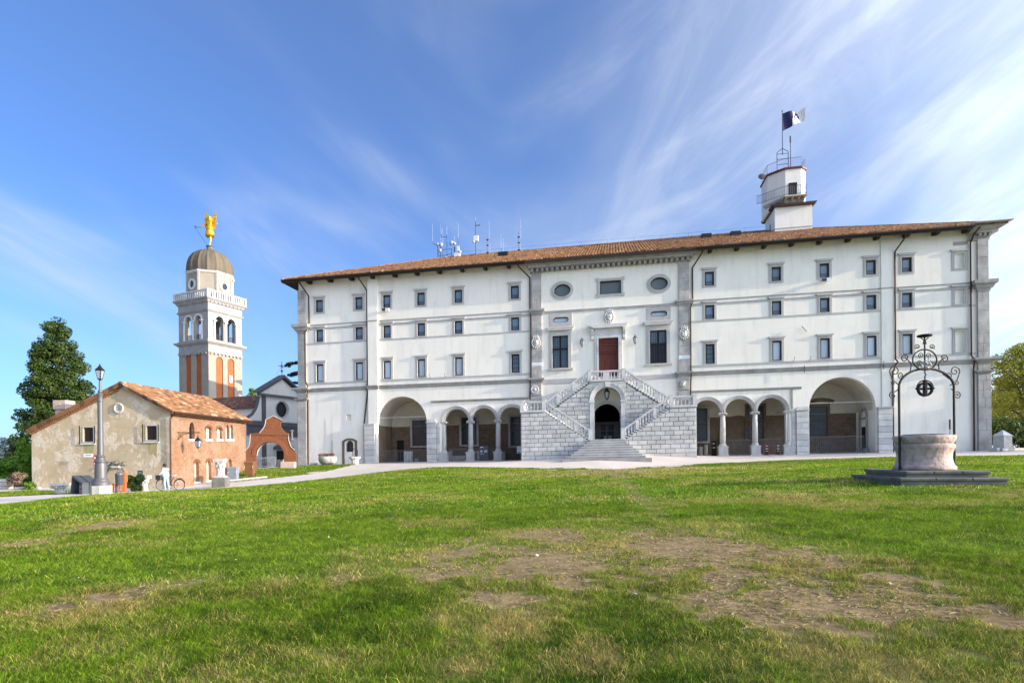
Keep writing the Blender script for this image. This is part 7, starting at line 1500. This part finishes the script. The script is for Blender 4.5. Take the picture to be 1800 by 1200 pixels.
o = thing('vending_cabinet', 'tall narrow dark red cabinet at the left side of the big left arch', 'cabinet', at_cas(664,790,2.4)[1], -CASTLE_PHI); MB().chbox(-.2,.25,-.2,.2,.75,2.6,.01).build('body', M['red'], o); MB().box(-.12,.17,-.215,-.201,1.5,2.4).build('front_glass', M['pane_dark'], o)
o = thing('wall_door', 'black doorway in the corner of the big left arch', 'door', cas(-24.1,4.42,-.2), -CASTLE_PHI); MB().box(-.1,.7,-.03,.03,0,2.5).build('leaf', M['black'], o)
o = thing('wheel_relief', 'round iron wheel leaning behind the railing of the big right arch', 'wheel', cas(20.3,2.0,-.2), -CASTLE_PHI); m = MB(); m.tube([(.55*math.cos(q),0,.58+.55*math.sin(q)) for q in np.linspace(0,2*PI,22)], .04, 5)
for k in range(8): q = PI*k/4; m.tube([(0,0,.58),(.53*math.cos(q),0,.58+.53*math.sin(q))], .025, 4)
m.build('wheel_rim', M['lattice'], o)
# ------------------------------------------------------------------ bicycle and person
bp = g(299.5, 862, 37.2); bike = thing('bicycle', 'dark city bicycle with front basket and pale saddle by the brick corner', 'bicycle', bp, -.05)
def ring(r, t_, z, x, y=0, n=26): return [(x+r*math.cos(q), y, z+r*math.sin(q)) for q in np.linspace(0,2*PI,n)]
for x in (-.58,.6):
    w = MB().tube(ring(.345,0,.36,x), .02, 6).build('wheel', M['black'], bike); MB().tube(ring(.32,0,.36,x), .012, 5).build('rim', M['metal_pale'], w); m = MB()
    for k in range(14): q = 2*PI*k/14; m.tube([(x,0,.36),(x+.32*math.cos(q),0,.36+.32*math.sin(q))], .004, 3)
    m.build('spokes', M['metal_pale'], w); MB().tube([(x+.38*math.cos(q),0,.36+.38*math.sin(q)) for q in np.linspace(.3,PI-.3,12)], .02, 5).build('mudguard', M['iron'], bike)
m = MB(); m.tube([(-.42,0,.86),(-.02,0,.33),(.22,0,.86)], .022, 6); m.tube([(-.02,0,.33),(.6,0,.36),(.2,0,.8)], .015, 6); m.tube([(-.43,0,.82),(-.1,0,.42)], .018, 6); m.build('frame', M['frame'], bike)
MB().tube([(-.58,0,.36),(-.42,0,.88),(-.4,0,1.02)], .018, 6).build('fork', M['frame'], bike); MB().tube([(-.22,-.24,1.02),(-.4,-.1,1.08),(-.4,.1,1.08),(-.22,.24,1.02)], .015, 6).build('handlebar', M['metal_pale'], bike)
m = MB(); m.ball((.24,0,.95), (.15,.09,.045), 12, 6); m.ball((.1,0,.95), (.08,.04,.035), 8, 5); m.build('saddle', plain('pale_blue_saddle',(.35,.5,.6)), bike, smooth=True); MB().tube([(.2,0,.8),(.23,0,.93)], .015, 5).build('seat_post', M['metal_pale'], bike)
m = MB()
for k in range(6): z = .7+.05*k; e = .13+.008*k; m.tube([(-.72-e,-e,z),(-.72+e,-e,z),(-.72+e,e,z),(-.72-e,e,z),(-.72-e,-e,z)], .012, 4)
m.box(-.84,-.6,-.13,.13,.68,.7); m.box(-.87,-.86,-.15,.15,.7,.98); m.box(-.58,-.57,-.15,.15,.7,.98); m.box(-.87,-.57,-.155,-.145,.7,.98); m.build('basket', M['metal_grey'], bike)
m = MB(); m.lathe([(.1,-.01),(.1,.01)],14).xf(Matrix.Rotation(PI/2,4,'X')); m.build('chainwheel', M['iron'], bike, (-.02,-.05,.33)); MB().tube([(.02,-.07,.33),(.1,-.07,.18)], .012, 5).build('pedal_crank', M['metal_pale'], bike)
MB().box(.42,.85,-.06,.06,.76,.78).build('carrier', M['iron'], bike)
pp = g(291.5, 863, 36.7); per = thing('person', 'person in white top and light blue jeans with dark hair, pushing the bicycle', 'person', pp, 0)
V = [(0,0,.93),(0,0,1.12),(-.03,0,1.33),(-.045,0,1.44),(-.065,0,1.53),(-.08,0,1.60),
     (.0,-.1,.86),(-.02,-.11,.48),(.05,-.11,.1),(-.12,-.12,.03), (.0,.1,.86),(.07,.11,.48),(.15,.11,.1),(-.0,.12,.03),
     (-.02,-.2,1.36),(-.1,-.24,1.12),(-.3,-.22,1.03),(-.36,-.21,1.04), (-.02,.2,1.36),(-.1,.24,1.12),(-.3,.22,1.03),(-.36,.21,1.04)]
Ed = [(0,1),(1,2),(2,3),(3,4),(4,5),(0,6),(6,7),(7,8),(8,9),(0,10),(10,11),(11,12),(12,13),(2,14),(14,15),(15,16),(16,17),(2,18),(18,19),(19,20),(20,21)]
Rr = [(.15,.17),.15,(.14,.19),.055,.085,.09,.10,.072,.055,.04,.10,.072,.055,.04,.075,.055,.042,.035,.075,.055,.042,.035]
M['skin'] = plain('skin', (.42,.24,.17), .6); M['jeans'] = plain('light_blue_denim', (.30,.42,.55), .8); M['shirt'] = plain('white_cotton', (.74,.76,.80), .85); M['hair'] = plain('dark_brown_hair', (.035,.018,.012), .7); M['shoe'] = plain('white_trainers', (.6,.6,.62), .6)
def asg(c):
    if c.z < .07: return 3
    if c.z < .93: return 1 if not (c.x < -.15 and c.z > .8) else 2
    if c.z > 1.44: return 0
    if c.x < -.27: return 0
    return 2
body = skinned('body', V, Ed, Rr, None, per, mats=[M['skin'],M['jeans'],M['shirt'],M['shoe']], assign=asg)
m = MB(); m.ball((-.055,0,1.61), (.115,.10,.12), 12, 8); m.ball((-.0,0,1.54), (.07,.085,.10), 10, 6); m.build('hair', M['hair'], per, smooth=True); m = MB(); m.lathe([(.175,.88),(.19,.95),(.18,1.1)],14); m.v = [(p_[0]*.95,p_[1]*1.12,p_[2]) for p_ in m.v]; m.build('shirt_hem', M['shirt'], per, smooth=True)
m = MB()
for s_ in (-1,1):
    for k in range(5): m.tube([(-.34,.21*s_+(k-2)*.018,1.05),(-.40,.21*s_+(k-2)*.018,1.06),(-.41,.21*s_+(k-2)*.018,1.03)], .009, 5)
m.build('fingers', M['skin'], per)
